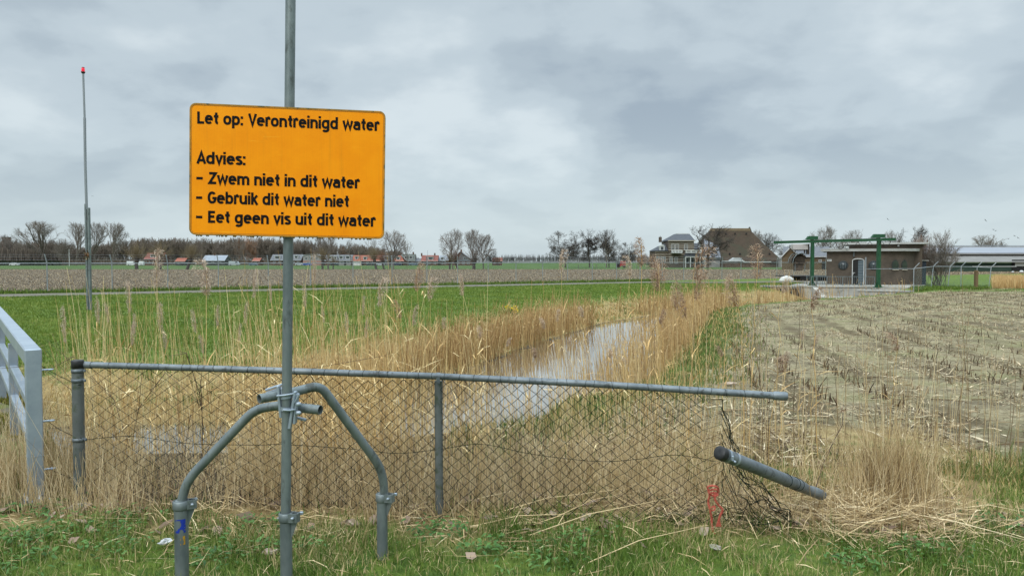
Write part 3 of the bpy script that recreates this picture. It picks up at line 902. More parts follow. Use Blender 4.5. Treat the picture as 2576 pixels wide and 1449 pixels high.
def field_right():
    """maize stubble in rows, and the flattened litter between them"""
    r = np.random.default_rng(71)
    hp = Heap()
    X, Y, Hh, Ti = [], [], [], []
    for k in range(70):
        yy = np.arange(8.5, 50, .12)
        yy = yy + r.normal(0, .04, len(yy))
        xx = -9 + k * .78 + .24 * (yy - 10) - .0 * np.exp(-((yy - 30) / 9) ** 2) * max(0, 1 - abs(k - 22) / 30) * 4 + r.normal(0, .035, len(yy))
        e, left = ditch(xx, yy)
        pres = clump_noise(xx, yy, .22, k * .7) + .55 * r.normal(0, 1, len(yy))
        ok = (~left) & (e > 1.9 + .5 * np.sin(yy * .7)) & (pres > -.30 + np.clip((11.5 - yy) * .3, 0, 2)) & (xx < 45) & (yy < 50 - np.maximum(0, 22 - xx) * .4)
        X.append(xx[ok]); Y.append(yy[ok])
        dark = r.random() < .55
        Ti.append(np.clip(r.normal(.22 if dark else .68, .17, ok.sum()), 0, 1))
        Hh.append(np.clip(r.normal(.13 if dark else .10, .05, ok.sum()), .03, .3))
    hd = lambda x, y: (x - 11.7) * .68 - (y - 35.6) * .733       # metres from the far edge of the field
    for q in range(len(X)):
        m = hd(X[q], Y[q]) > 8.6
        X[q], Y[q], Hh[q], Ti[q] = X[q][m], Y[q][m], Hh[q][m], Ti[q][m]
    for k in range(9):
        s = np.arange(-6, 46, .12); s = s + r.normal(0, .04, len(s)); o = 1.3 + k * .8 + r.normal(0, .04, len(s)) + .5 * np.exp(-((s + 6) / 4) ** 2)
        xx, yy = 11.7 + .733 * s + .68 * o, 35.6 + .68 * s - .733 * o
        ok = (clump_noise(xx, yy, .22, k * .7) + .55 * r.normal(0, 1, len(s)) > -.3)
        X.append(xx[ok]); Y.append(yy[ok]); dark = k % 2
        Ti.append(np.clip(r.normal(.22 if dark else .68, .17, ok.sum()), 0, 1)); Hh.append(np.clip(r.normal(.12, .05, ok.sum()), .03, .3))
    x, y, h, ti = map(np.concatenate, (X, Y, Hh, Ti)); k = len(x)
    V, q, ax = stems(on_ground(x, y, -.01), h, r.uniform(.009, .015, k), np.abs(r.normal(.25, .25, k)), r.uniform(0, 6.28, k), 72, 3, .5)
    hp.add(V, q, None, ti)
    m = int(k * 1.6); i = r.integers(0, k, m)
    p = on_ground(x[i] + r.normal(0, .07, m), y[i] + r.normal(0, .07, m), .015)
    a = r.uniform(0, 6.28, m); d = np.stack([np.cos(a), np.sin(a), r.uniform(0, .6, m)], 1)
    V, q, t = strips(p, d, r.uniform(.08, .25, m), r.uniform(.012, .028, m), r.uniform(.2, 1, m), 73)
    hp.add(V, q, t, np.clip(ti[i] + r.normal(.18, .2, m), 0, 1))
    hp.build('maize_stubble', M['stubble'], label='short cut maize stubble in curving rows on the bare field', cat='stubble')
    hp = Heap()
    n = 190000
    y = 5.9 + 42 * r.random(n) ** 1.6; x = -1 + r.random(n) * (y * .78 + 3.5)
    e, left = ditch(x, y)
    uu = x - .24 * (y - 10) + .35 * np.sin(y * .35)
    cn = .7 * clump_noise(x, y, .33, 1) + .4 * clump_noise(x, y, 1.1, 2) + .55 * np.sin(uu * 2 * np.pi / 1.56) - .1
    keep = (~left) & (e > 1.35) & (r.random(n) < np.clip(.42 + .85 * cn, .08, 1) * np.clip((y - 5.6) / .9, .15, 1))
    x, y = x[keep], y[keep]; k = len(x)
    a = r.uniform(0, 6.28, k)
    d = np.stack([np.cos(a), np.sin(a), np.abs(r.normal(.05, .28, k))], 1)
    big = r.random(k) < .04
    L = np.where(big, r.uniform(.10, .28, k), r.gamma(2.0, .024, k) + .015)
    w = np.where(big, r.uniform(.010, .020, k), r.uniform(.004, .011, k) + .00022 * y)
    V, q, t = strips(on_ground(x, y, .012), d, L, w, r.uniform(-.06, .04, k), 74)
    hp.add(V, q, t, np.clip(np.where(big, r.normal(.72, .22, k), np.where(r.random(k) < .6, r.normal(.10, .15, k), r.normal(.68, .2, k))), 0, 1))
    # thick stalks with a round section near the corner
    n = 70
    y = 6.4 + 8 * r.random(n) ** 1.3; x = 1.8 + r.random(n) * (y * .62)
    a = np.where(r.random(n) < .5, r.normal(-.3, .5, n), r.uniform(0, 6.28, n))
    L = r.uniform(.12, .45, n)
    p0 = on_ground(x, y, .014); p1 = on_ground(x + np.cos(a) * L, y + np.sin(a) * L, .018)
    mb = MB()
    for u, v in zip(p0, p1):
        mb.tube([u, (Vector(u) + Vector(v)) / 2 + Vector((0, 0, .006)), v], [.0085, .0075, .005], 5, True, False)
    per = len(mb.v) // n
    F5 = [f for f in mb.f if len(f) == 4]
    hp.add(np.array(mb.v), np.array(F5), None, np.clip(r.normal(.55, .22, n), 0, 1))
    hp.build('maize_litter', M['litter'], label='flattened pale maize stalks and leaves littering the bare field', cat='litter')
field_right()

def field_far():
    r = np.random.default_rng(81); hp = Heap()
    n = 230000
    y = 46 + 150 * r.random(n) ** 1.9
    x = (r.random(n) * 1.62 - .80) * y
    fs = fence_side(x, y)
    keep = (fs > 1.3 + .3 * np.sin(x)) & (y < FIELD_FAR - 1)
    x, y = x[keep], y[keep]; k = len(x)
    row = np.round((x + .35 * y) / .75) * .75 - .35 * y
    x = np.where(r.random(k) < .7, row + r.normal(0, .08, k), x)
    a = r.uniform(0, 6.28, k)
    up = r.random(k) < .55
    d = np.stack([np.cos(a), np.sin(a), np.where(up, r.uniform(.8, 2.2, k), r.uniform(0, .35, k))], 1)
    V, q, t = strips(on_ground(x, y), d, r.uniform(.09, .24, k), .012 + .0005 * y * r.uniform(.5, 1.3, k), r.uniform(0, .8, k), 82)
    hp.add(V, q, t, np.clip(r.beta(1.1, 1.25, k), 0, 1))
    hp.build('far_stubble', M['stubble'], label='pale maize stubble covering the wide field beyond the long fence', cat='stubble')
field_far()

def weeds():
    """nettle and cow parsley patches in the verge"""
    r = np.random.default_rng(91); hp = Heap()
    spots = [(40, 1370, .34, 110), (110, 1300, .28, 70), (20, 1440, .25, 60), (230, 1340, .30, 80), (290, 1390, .22, 40), (700, 1385, .22, 60), (1100, 1350, .20, 60), (1230, 1400, .16, 40),
             (1380, 1420, .22, 40), (640, 1330, .2, 40), (2330, 1400, .25, 60), (2540, 1330, .3, 60), (2180, 1430, .2, 40), (1460, 1370, .2, 40), (540, 1420, .2, 40)]
    for px, py, rad, cnt in spots:
        cnt = int(cnt * .55)
        c = T(px, py)
        x = c.x + r.normal(0, rad * .55, cnt); y = c.y + r.normal(0, rad * .4, cnt)
        for j in range(5):
            b = on_ground(x, y, 0) + np.stack([r.normal(0, .03, cnt), r.normal(0, .03, cnt), r.uniform(.01, .085, cnt)], 1)
            a = r.uniform(0, 6.28, cnt); d = np.stack([np.cos(a), np.sin(a), r.uniform(-.2, .5, cnt)], 1)
            V, q, t = strips(b, d, r.uniform(.022, .048, cnt), r.uniform(.010, .022, cnt), r.uniform(.1, .8, cnt), 92 + j)
            hp.add(V, q, t, np.clip(r.normal(.5, .22, cnt), 0, 1))
    hp.build('verge_weeds', M['weed'], label='leafy nettles and low weeds growing in the verge', cat='weeds')
    hp = Heap()
    n = 170
    x = r.uniform(-3.4, 3.3, n); y = 4.75 + r.normal(0, .3, n)
    a = r.uniform(0, 6.28, n); d = np.stack([np.cos(a), np.sin(a), r.uniform(0, .8, n)], 1)
    V, q, t = strips(on_ground(x, y, .03), d, r.uniform(.06, .13, n), r.uniform(.035, .07, n), r.uniform(.2, 1, n), 99)
    hp.add(V, q, t, np.clip(r.beta(2, 2, n), 0, 1))
    hp.build('leaf_litter', M['leaf'], label='curled brown dead leaves lying in the verge grass', cat='leaves')
    # moss on the edge of the bridge deck
    hp = Heap()
    n = 16000
    s = r.uniform(-.1, 5.2, n); o = r.uniform(-.5, .26, n)
    q_ = clump_noise(s, o * 3, 1.3)
    keep = (q_ > -.1) & (np.abs(o) > .0)
    s, o = s[keep], o[keep]; k = len(s)
    b = np.stack([RA.x + RD.x * s + RN.x * o, RA.y + RD.y * s + RN.y * o, np.full(k, .035)], 1)
    V, q, t = blades(b, .012 + r.gamma(3, .006, k), r.uniform(.005, .012, k), np.abs(r.normal(.4, .3, k)), seed=95)
    hp.add(V, q, t, r.beta(2, 2, k))
    mm = tint_mat('moss', [(0, (.05, .055, .012)), (.5, (.13, .13, .02)), (1, (.24, .22, .045))], .9, .1)
    hp.build('moss', mm, label='yellow green moss along the concrete edge of the bridge deck', cat='moss')
weeds()
# ------------------------------------------------------------------ the warning sign on its braced post
def arc(cx, cy, rx, ry, a0, a1, n=14, e=2.35):
    out = []
    for i in range(n + 1):
        a = math.radians(a0 + (a1 - a0) * i / n)
        c, s = math.cos(a), math.sin(a)
        out.append((cx + rx * math.copysign(abs(c) ** (2 / e), c), cy + ry * math.copysign(abs(s) ** (2 / e), s)))
    return out
SW = .205
B = SW / 2
XH = .76
OY, ORX, ORY = XH / 2, .225, XH / 2 - B
O_ = arc(.32, OY, ORX, ORY, 0, 360, 28)
GL = {      # strokes, advance
    'L': ([[(B, 1), (B, B), (.56, B)]], .62),
    'e': ([[(.10, .40), (.545, .40)] + arc(.32, OY, ORX, ORY, 4, 318, 22)], .70),
    't': ([[(.215, .97), (.215, .27)] + arc(.37, .27, .155, .27 - B, 180, 268, 6), [(0.02, XH - B), (.40, XH - B)]], .46),
    'o': ([O_], .70),
    'p': ([O_, [(B, XH), (B, -.27)]], .70),
    'd': ([O_, [(.545, 1.02), (.545, 0)]], .72),
    'b': ([O_, [(B, 1.02), (B, 0)]], .70),
    'g': ([O_, [(.545, XH), (.545, -.02)] + arc(.32, -.02, .225, .17, 0, -150, 8)], .72),
    ':': ([[(B, 0), (B, .2)], [(B, .54), (B, .74)]], .30),
    'V': ([[(.07, 1), (.34, .06), (.61, 1)]], .70),
    'v': ([[(.06, XH), (.28, .07), (.50, XH)]], .60),
    'w': ([[(.06, XH), (.23, .07), (.425, .70), (.62, .07), (.79, XH)]], .89),
    'r': ([[(B, XH), (B, 0)], arc(.33, .42, .235, .42 - B - .0 + .0, 175, 92, 8)[:-1] + [(.33, XH - B), (.42, XH - B)]], .46),
    'n': ([[(B, XH), (B, 0)], arc(.315, .40, .222, XH - B - .40, 180, 0, 14) + [(.537, 0)]], .69),
    'u': ([[(B, XH), (B, .36)] + arc(.315, .36, .222, .36 - B, 180, 360, 14) + [(.537, XH)], [(.537, .4), (.537, 0)]], .70),
    'm': ([[(B, XH), (B, 0)], arc(.29, .42, .197, XH - B - .42, 180, 0, 12) + [(.487, 0)], arc(.684, .42, .197, XH - B - .42, 180, 0, 12) + [(.881, 0)]], 1.03),
    'i': ([[(B, XH), (B, 0)], [(B, .86), (B, 1.04)]], .27),
    'a': ([[(.09, .56)] + arc(.30, .47, .205, XH - B - .47, 150, 0, 10) + [(.505, 0)], [(.505, .44), (.30, .44)] + arc(.30, .265, .205, .17, 90, 270, 10) + [(.505, .13)]], .66),
    's': ([arc(.27, .565, .175, .10, 20, 200, 10) + [(.15, .47), (.39, .33)] + arc(.27, .215, .185, .12, 20, -165, 10)], .58),
    'Z': ([[(.05, 1 - B), (.56, 1 - B), (.09, B), (.62, B)]], .70),
    'A': ([[(.06, 0), (.35, .94), (.64, 0)], [(.16, .29), (.54, .29)]], .73),
    'G': ([arc(.36, .5, .265, .5 - B, 42, 350, 22) + [(.625, .46), (.38, .46)]], .76),
    'E': ([[(.55, 1 - B), (B, 1 - B), (B, B), (.56, B)], [(B, .52), (.50, .52)]], .64),
    'k': ([[(B, 1.02), (B, 0)], [(.12, .30), (.50, XH + .02)], [(.24, .44), (.52, -.01)]], .62),
    '-': ([[(0, .46), (.50, .46)]], .62),
    ' ': ([], .34),
    '1': ([[(.05, .75), (.26, .94), (.26, 0)]], .5), '0': ([arc(.3, .5, .21, .5 - B, 0, 360, 24)], .68), '7': ([[(.05, 1 - B), (.54, 1 - B), (.2, 0)]], .62),
}
def ribbon(pts, w):
    pts = [Vector(p) for p in pts]
    q = [pts[0]]
    for p in pts[1:]:
        if (p - q[-1]).length > 1e-4: q.append(p)
    closed = (q[0] - q[-1]).length < 1e-3
    if closed: q = q[:-1]
    n = len(q); L, Rr = [], []
    for i in range(n):
        a = q[(i - 1) % n] if (closed or i > 0) else None
        c = q[(i + 1) % n] if (closed or i < n - 1) else None
        d0 = (q[i] - a).normalized() if a is not None else None
        d1 = (c - q[i]).normalized() if c is not None else None
        d0 = d0 or d1; d1 = d1 or d0
        t = (d0 + d1)
        t = t.normalized() if t.length > 1e-3 else d0
        nn = Vector((-t.y, t.x))
        k = 1.0 / max(.42, abs(nn.dot(Vector((-d0.y, d0.x)))))
        L.append(q[i] + nn * w / 2 * k); Rr.append(q[i] - nn * w / 2 * k)
    f = [(i, (i + 1) % n, n + (i + 1) % n, n + i) for i in range(n if closed else n - 1)]
    return L + Rr, f
def lettering(text, fn, x0, x1, y0, cap, mb, lift0=0.0):
    """strokes of a line of text between x0 and x1 on baseline y0; fn(x, y, lift) gives the place"""
    adv = sum(GL[c][1] for c in text) - (GL[text[-1]][1] - .62 if text[-1] in 'te' else .08)
    sx = (x1 - x0) / adv
    x, k = 0.0, 0
    for c in text:
        for st in GL[c][0]:
            vs, f = ribbon(st, SW)
            mb.add([fn(x0 + (x + v.x) * sx, y0 + v.y * cap, lift0 + .00012 * (k % 3)) for v in vs], f)
            k += 1
        x += GL[c][1]

def warning_sign():
    base = P(717, 1500, 3.65)
    top = P(731.5, -60, 3.65)
    foot = Vector((base.x, 3.65, Hs(base.x, 3.65)))
    root = thing('warning_sign', 'orange rectangular sign with black warning text on a tall galvanised tripod post', 'warning sign', foot)
    root_inv = Matrix.Translation(-foot)
    def bld(mb, name, m, parent=root):
        o = mb.build(name, m, parent)
        o.data.transform(root_inv)
        return o
    ax = (top - base).normalized()
    def at(z): return base + ax * ((z - base.z) / ax.z)
    sock_top = .40
    bld(MB().tube([at(sock_top - .05), at(1.2), at(2.0), at(3.4)], [.0245] * 4, 14), 'pole', M['galv'])
    # ground sockets with wedge collars
    def socket(c, zt, d, r=.0295, sticker=False):
        c0 = Vector((c.x, c.y, Hs(c.x, c.y) - .1)); c1 = Vector((c.x, c.y, zt))
        s = bld(MB().pipe([c0, c1 - Vector((0, 0, .012)), c1], r, .0035, 16), 'ground_socket', M['galv'])
        rm = MB().lathe([(r + .003, -.045), (r + .006, -.04), (r + .006, -.003), (r + .002, 0)], c1, 16)
        d = d.normalized(); sd = Vector((-d.y, d.x, 0))
        for sg in (-1, 1):     # the two cheeks of the wedge box
            a = c1 + d * (r * .7) + sd * sg * .022; b = c1 + d * (r + .038) + sd * sg * .015
            m_ = (a + b) / 2 + Vector((0, 0, -.021))
            rm.box(m_, ((b - a).length, .005, .044), rz=math.atan2((b - a).y, (b - a).x))
        rm.box(c1 + d * (r + .038) + Vector((0, 0, -.021)), (.005, .033, .044), rz=math.atan2(d.y, d.x))
        rm.prism([(0, 0), (.036, 0), (0, -.09)], lambda u, v, e: c1 + d * (r + u - .002) + Vector((0, 0, -.045 + v)) + sd * e, -.003, .003)
        bld(rm, 'collar', M['galv'], s)
        w = MB()
        w.box(c1 + d * (r + .018) + Vector((0, 0, -.018)), (.014, .072, .010), rz=math.atan2(d.y, d.x) + .15, ry=.1, bev=.003)
        w.box(c1 + d * (r + .03) + sd * .045 + Vector((0, 0, -.014)), (.02, .012, .016), rz=.2, bev=.003)
        bld(w, 'wedge', M['galv_clean'], s)
        return s
    socket(at(sock_top), sock_top, Vector((1, -.25, 0)))
    A_foot = P(961, 1250, 4.04); Bf = P(455, 1262, 3.74)
    socket(Vector((A_foot.x, A_foot.y, 0)), P(961, 1240, 4.04).z, Vector((1, -.35, 0)))
    sB = socket(Vector((Bf.x, Bf.y, 0)), P(455, 1258, 3.74).z, Vector((1, .3, 0)), .034)
    # remains of a blue and a yellow sticker round the outer socket
    def patch(name, col, z0, z1, a0, a1, seed, holes):
        r_ = random.Random(seed); mb = MB()
        na, nz = 14, 12
        rr = .0346
        for i in range(na):
            for j in range(nz):
                u, v = i / na, j / nz
                if sum(((u - hx) / hr) ** 2 + ((v - hy) / hr) ** 2 < 1 for hx, hy, hr in holes) or r_.random() < .06: continue
                q = []
                for du, dv in ((0, 0), (1, 0), (1, 1), (0, 1)):
                    a = a0 + (a1 - a0) * (i + du) / na
                    q.append(Vector((Bf.x + rr * math.cos(a), Bf.y + rr * math.sin(a), z0 + (z1 - z0) * (j + dv) / nz)))
                mb.add(q, [(0, 1, 2, 3)])
        bld(mb, name, mat(name, col, tuple(c * .8 for c in col), 20, .5), sB)
    patch('blue_sticker', (.01, .035, .32), P(455, 1342, 3.7).z, P(455, 1308, 3.7).z, math.radians(-115), math.radians(-30), 3, [(.22, .6, .3), (.05, .35, .22), (.55, .02, .2)])
    patch('yellow_sticker', (.5, .27, .02), P(455, 1372, 3.7).z, P(455, 1350, 3.7).z, math.radians(-75), math.radians(-35), 4, [(.3, .3, .35), (.2, .9, .3)])
    # the two bent braces
    off = .058
    def fil(pts, n=7, rad=.12):
        pts = [Vector(p) for p in pts]; out = [pts[0]]
        for i in range(1, len(pts) - 1):
            a, b, c = pts[i - 1], pts[i], pts[i + 1]
            r1 = min(rad, (a - b).length * .45, (c - b).length * .45)
            s, e = b + (a - b).normalized() * r1, b + (c - b).normalized() * r1
            for k in range(n + 1):
                t = k / n
                out.append(s * (1 - t) ** 2 + b * 2 * t * (1 - t) + e * t * t)
        return out + [pts[-1]]
    A = fil([Vector((A_foot.x, A_foot.y, .22)), P(969, 1190, 4.035), P(805, 968, 3.79), P(744, 985, 3.74), P(652, 1003, 3.60)])
    bld(MB().pipe(A, .0235, .003, 16), 'brace', M['galv'])
    Bp = fil([Vector((Bf.x, Bf.y, .25)), P(457, 1222, 3.745), P(640, 1030, 3.755), P(700, 1019, 3.74), P(806, 1031, 3.66)])
    bld(MB().pipe(Bp, .0235, .003, 16), 'brace', M['galv'])
    # clamps: strap round the post, a flat wedge each, bolts
    def clamp(px, py, Y, tilt, hgt=.16):
        c = P(px, py, Y)
        cl = MB().box(c, (.014, .03, hgt), ry=tilt, bev=.003)
        cl.box(c + Vector((.014, .012, .005)), (.012, .04, hgt * .8), ry=tilt * .6, bev=.003)
        o = bld(cl, 'wedge_clamp', M['galv_clean'])
        for dz in (.032, -.012):
            bld(MB().lathe([(.010, 0), (.012, .006), (.011, .016), (.006, .024)], c + Vector((.024, -.012, dz)), 10, ax=(.9, -.35, .05)), 'bolt', M['galv_clean'], o)
        return o
    clamp(704, 1010, 3.655, -.08)
    clamp(736, 1031, 3.64, .16, .19)
    st = MB()
    for z, ph in ((P(720, 996, 3.65).z, .12), (P(720, 1027, 3.65).z, -.06)):
        pc = at(z)
        pts = [pc + Vector((.031 * math.cos(t), .031 * math.sin(t), ph * .031 * math.cos(t))) for t in np.linspace(0, 2 * math.pi, 17)]
        vs = []
        for p in pts: vs += [p + Vector((0, 0, .010)), p - Vector((0, 0, .010))]
        st.add(vs, [(2 * i, 2 * i + 2, 2 * i + 3, 2 * i + 1) for i in range(16)], True)
    st.tube([P(697, 996, 3.63), P(718, 994, 3.615), P(740, 990, 3.63)], .0055, 6)
    st.tube([P(712, 1031, 3.615), P(730, 1032, 3.61), P(742, 1030, 3.63)], .0055, 6)
    bld(st, 'strap', M['galv_clean'])
    br = MB()
    for a, b in (((668, 981), (712, 966)), ((670, 988), (712, 974)), ((738, 1049), (770, 1055))):
        p, q = P(*a, 3.70), P(*b, 3.72)
        d = q - p
        bld(MB().box((p + q) / 2, (d.length, .03, .010), rz=0.1, ry=-math.atan2(d.z, d.x), bev=.002), 'bracket', M['galv_clean'])
    br.tube([P(742, 1012, 3.63), P(748, 1002, 3.62), P(752, 992, 3.62)], .006, 6)
    bld(br, 'hook', M['galv_clean'])
    # the panel
    tl, tr, bl = P(477, 259, 3.548), P(970, 281, 3.672), P(487, 584, 3.548)
    ctr = (P(477, 259, 3.548) + P(970, 595, 3.672)) / 2
    u = (tr - tl).normalized()
    v = (bl - tl); v = (v - u * v.dot(u)).normalized()
    nrm = u.cross(v).normalized()
    if nrm.y > 0: nrm = -nrm
    Wd = (tr - tl).length; Ht = .627
    o0 = tl
    def S(x, y, lift):     # x right, y down from the corner, lift towards the reader
        return o0 + u * x + v * y + nrm * lift
    def rrect(x0, y0, x1, y1, r, n=6):
        out = []
        for cx, cy, a in ((x1 - r, y0 + r, -90), (x1 - r, y1 - r, 0), (x0 + r, y1 - r, 90), (x0 + r, y0 + r, 180)):
            for i in range(n + 1):
                t = math.radians(a + 90 * i / n)
                out.append((cx + r * math.cos(t), cy + r * math.sin(t)))
        return out
    sheet, sn, sl, sb = base_mat('orange_reflective_sheet')
    tc = N(sn, 'ShaderNodeTexCoord')
    ns = N(sn, 'ShaderNodeTexNoise', inp={'Scale': 5.0, 'Detail': 6.0, 'Roughness': .65})
    rr_ = ramp(sn, [(.3, (.88, .262, .002)), (.55, (.95, .31, .003)), (.75, (.97, .34, .005))])
    sl.new(tc.outputs['Object'], ns.inputs['Vector']); sl.new(ns.outputs['Fac'], rr_.inputs[0])
    # diamond weave of the sheeting and faint scratches
    mp = N(sn, 'ShaderNodeMapping', inp={'Rotation': (0, math.radians(45), 0), 'Scale': (1, 1, 1)})
    sl.new(tc.outputs['Object'], mp.inputs[0])
    ck = N(sn, 'ShaderNodeTexChecker', inp={'Scale': 230.0})
    sl.new(mp.outputs[0], ck.inputs['Vector'])
    mk = N(sn, 'ShaderNodeMix', data_type='RGBA', blend_type='MULTIPLY'); mk.inputs[0].default_value = .12
    sl.new(rr_.outputs[0], mk.inputs[6]); sl.new(ck.outputs['Color'], mk.inputs[7])
    mps = N(sn, 'ShaderNodeMapping', inp={'Rotation': (0, .5, 0), 'Scale': (3, 3, 42)})
    sc = N(sn, 'ShaderNodeTexNoise', inp={'Scale': 2.2, 'Detail': 2.0, 'Distortion': .6})
    sl.new(tc.outputs['Object'], mps.inputs[0]); sl.new(mps.outputs[0], sc.inputs['Vector'])
    rs = ramp(sn, [(.70, (0, 0, 0)), (.74, (.5, .5, .5))])
    sl.new(sc.outputs['Fac'], rs.inputs[0])
    mk2 = N(sn, 'ShaderNodeMix', data_type='RGBA'); mk2.inputs[7].default_value = (.98, .48, .03, 1)
    sl.new(rs.outputs[0], mk2.inputs[0]); sl.new(mk.outputs[2], mk2.inputs[6])
    # brown smudges
    sm_ = N(sn, 'ShaderNodeTexNoise', inp={'Scale': 7.0, 'Detail': 7.0, 'Roughness': .7})
    sl.new(tc.outputs['Object'], sm_.inputs['Vector'])
    rm_ = ramp(sn, [(.66, (0, 0, 0)), (.78, (.45, .45, .45))])
    sl.new(sm_.outputs['Fac'], rm_.inputs[0])
    mk3 = N(sn, 'ShaderNodeMix', data_type='RGBA'); mk3.inputs[7].default_value = (.5, .17, .01, 1)
    sl.new(rm_.outputs[0], mk3.inputs[0]); sl.new(mk2.outputs[2], mk3.inputs[6])
    mpd = N(sn, 'ShaderNodeMapping', inp={'Scale': (46, 46, 1.3)})
    dn_ = N(sn, 'ShaderNodeTexNoise', inp={'Scale': 1.0, 'Detail': 4.0, 'Roughness': .6})
    sl.new(tc.outputs['Object'], mpd.inputs[0]); sl.new(mpd.outputs[0], dn_.inputs['Vector'])
    rd_ = ramp(sn, [(.56, (0, 0, 0)), (.76, (.30, .30, .30))])
    sl.new(dn_.outputs['Fac'], rd_.inputs[0])
    mk4 = N(sn, 'ShaderNodeMix', data_type='RGBA'); mk4.inputs[7].default_value = (.52, .19, .012, 1)
    sl.new(rd_.outputs[0], mk4.inputs[0]); sl.new(mk3.outputs[2], mk4.inputs[6])
    sl.new(mk4.outputs[2], sb.inputs['Base Color'])
    sb.inputs['Roughness'].default_value = .45
    sb.inputs['Specular IOR Level'].default_value = .12
    panel = bld(MB().prism(rrect(.004, .004, Wd - .004, Ht - .004, .026), S, -.0035, .0), 'sign_panel', sheet)
    rim_m = mat('mossy_sign_rim', (.46, .21, .012), (.20, .13, .02), 14, .6, .1, c3=(.055, .06, .015), s3=26, t3=.52)
    rim = MB()
    oo, ii = rrect(0, 0, Wd, Ht, .030), rrect(.006, .006, Wd - .006, Ht - .006, .024)
    n = len(oo)
    vs = [S(a, b, -.022) for a, b in oo] + [S(a, b, .0015) for a, b in oo] + [S(a, b, .0015) for a, b in ii] + [S(a, b, -.022) for a, b in ii]
    fs = []
    for i in range(n):
        j = (i + 1) % n
        for k in range(3): fs.append((k * n + i, k * n + j, (k + 1) * n + j, (k + 1) * n + i))
        fs.append((3 * n + i, 3 * n + j, j, i))
    rim.add(vs, fs)
    r_ = random.Random(5)
    for k in range(60):      # droplets and moss hanging under the lower edge
        x = r_.uniform(.03, Wd - .05)
        rim.lathe([(.0008, -.006), (.003, -.003), (.004, .001)], S(x, Ht + .001, -.01), 5)
    bld(rim, 'rim', rim_m, panel)
    line = MB()
    a_, b_ = rrect(.009, .009, Wd - .009, Ht - .009, .021), rrect(.0105, .0105, Wd - .0105, Ht - .0105, .0195)
    line.add([S(x, y, .0006) for x, y in a_] + [S(x, y, .0006) for x, y in b_], [(i, (i + 1) % n, n + (i + 1) % n, n + i) for i in range(n)])
    ink = mat('black_letter_film', (.003, .003, .0035), (.005, .005, .0055), 20, .6, spec=.12)
    bld(line, 'border', mat('border_line', (.22, .09, .005), (.10, .05, .008), 18, .6), panel)
    cap = .092 * Ht
    tx = MB()
    f = lambda x, y, l: S(x, y, .0012 + l)
    def row(t, x0, x1, vb):
        lettering(t, lambda x, y, l: S(x, vb * Ht - (y - vb * Ht), .0012 + l), x0 * Wd, x1 * Wd, vb * Ht, cap, tx)
    row('Let op: Verontreinigd water', .038, .966, .1555)
    row('Advies:', .037, .281, .458)
    row('- Zwem niet in dit water', .035, .866, .610)
    row('- Gebruik dit water niet', .034, .826, .758)
    row('- Eet geen vis uit dit water', .034, .952, .905)
    bld(tx, 'lettering', ink, panel)
    # clips holding the panel to the post, behind it
    for z in (S(Wd / 2, .12, 0).z, S(Wd / 2, Ht - .12, 0).z):
        q = at(z)
        cb = MB().box(q + Vector((0, -.012, 0)), (.10, .036, .03), bev=.004)
        bld(cb, 'panel_clip', M['galv'])
warning_sign()

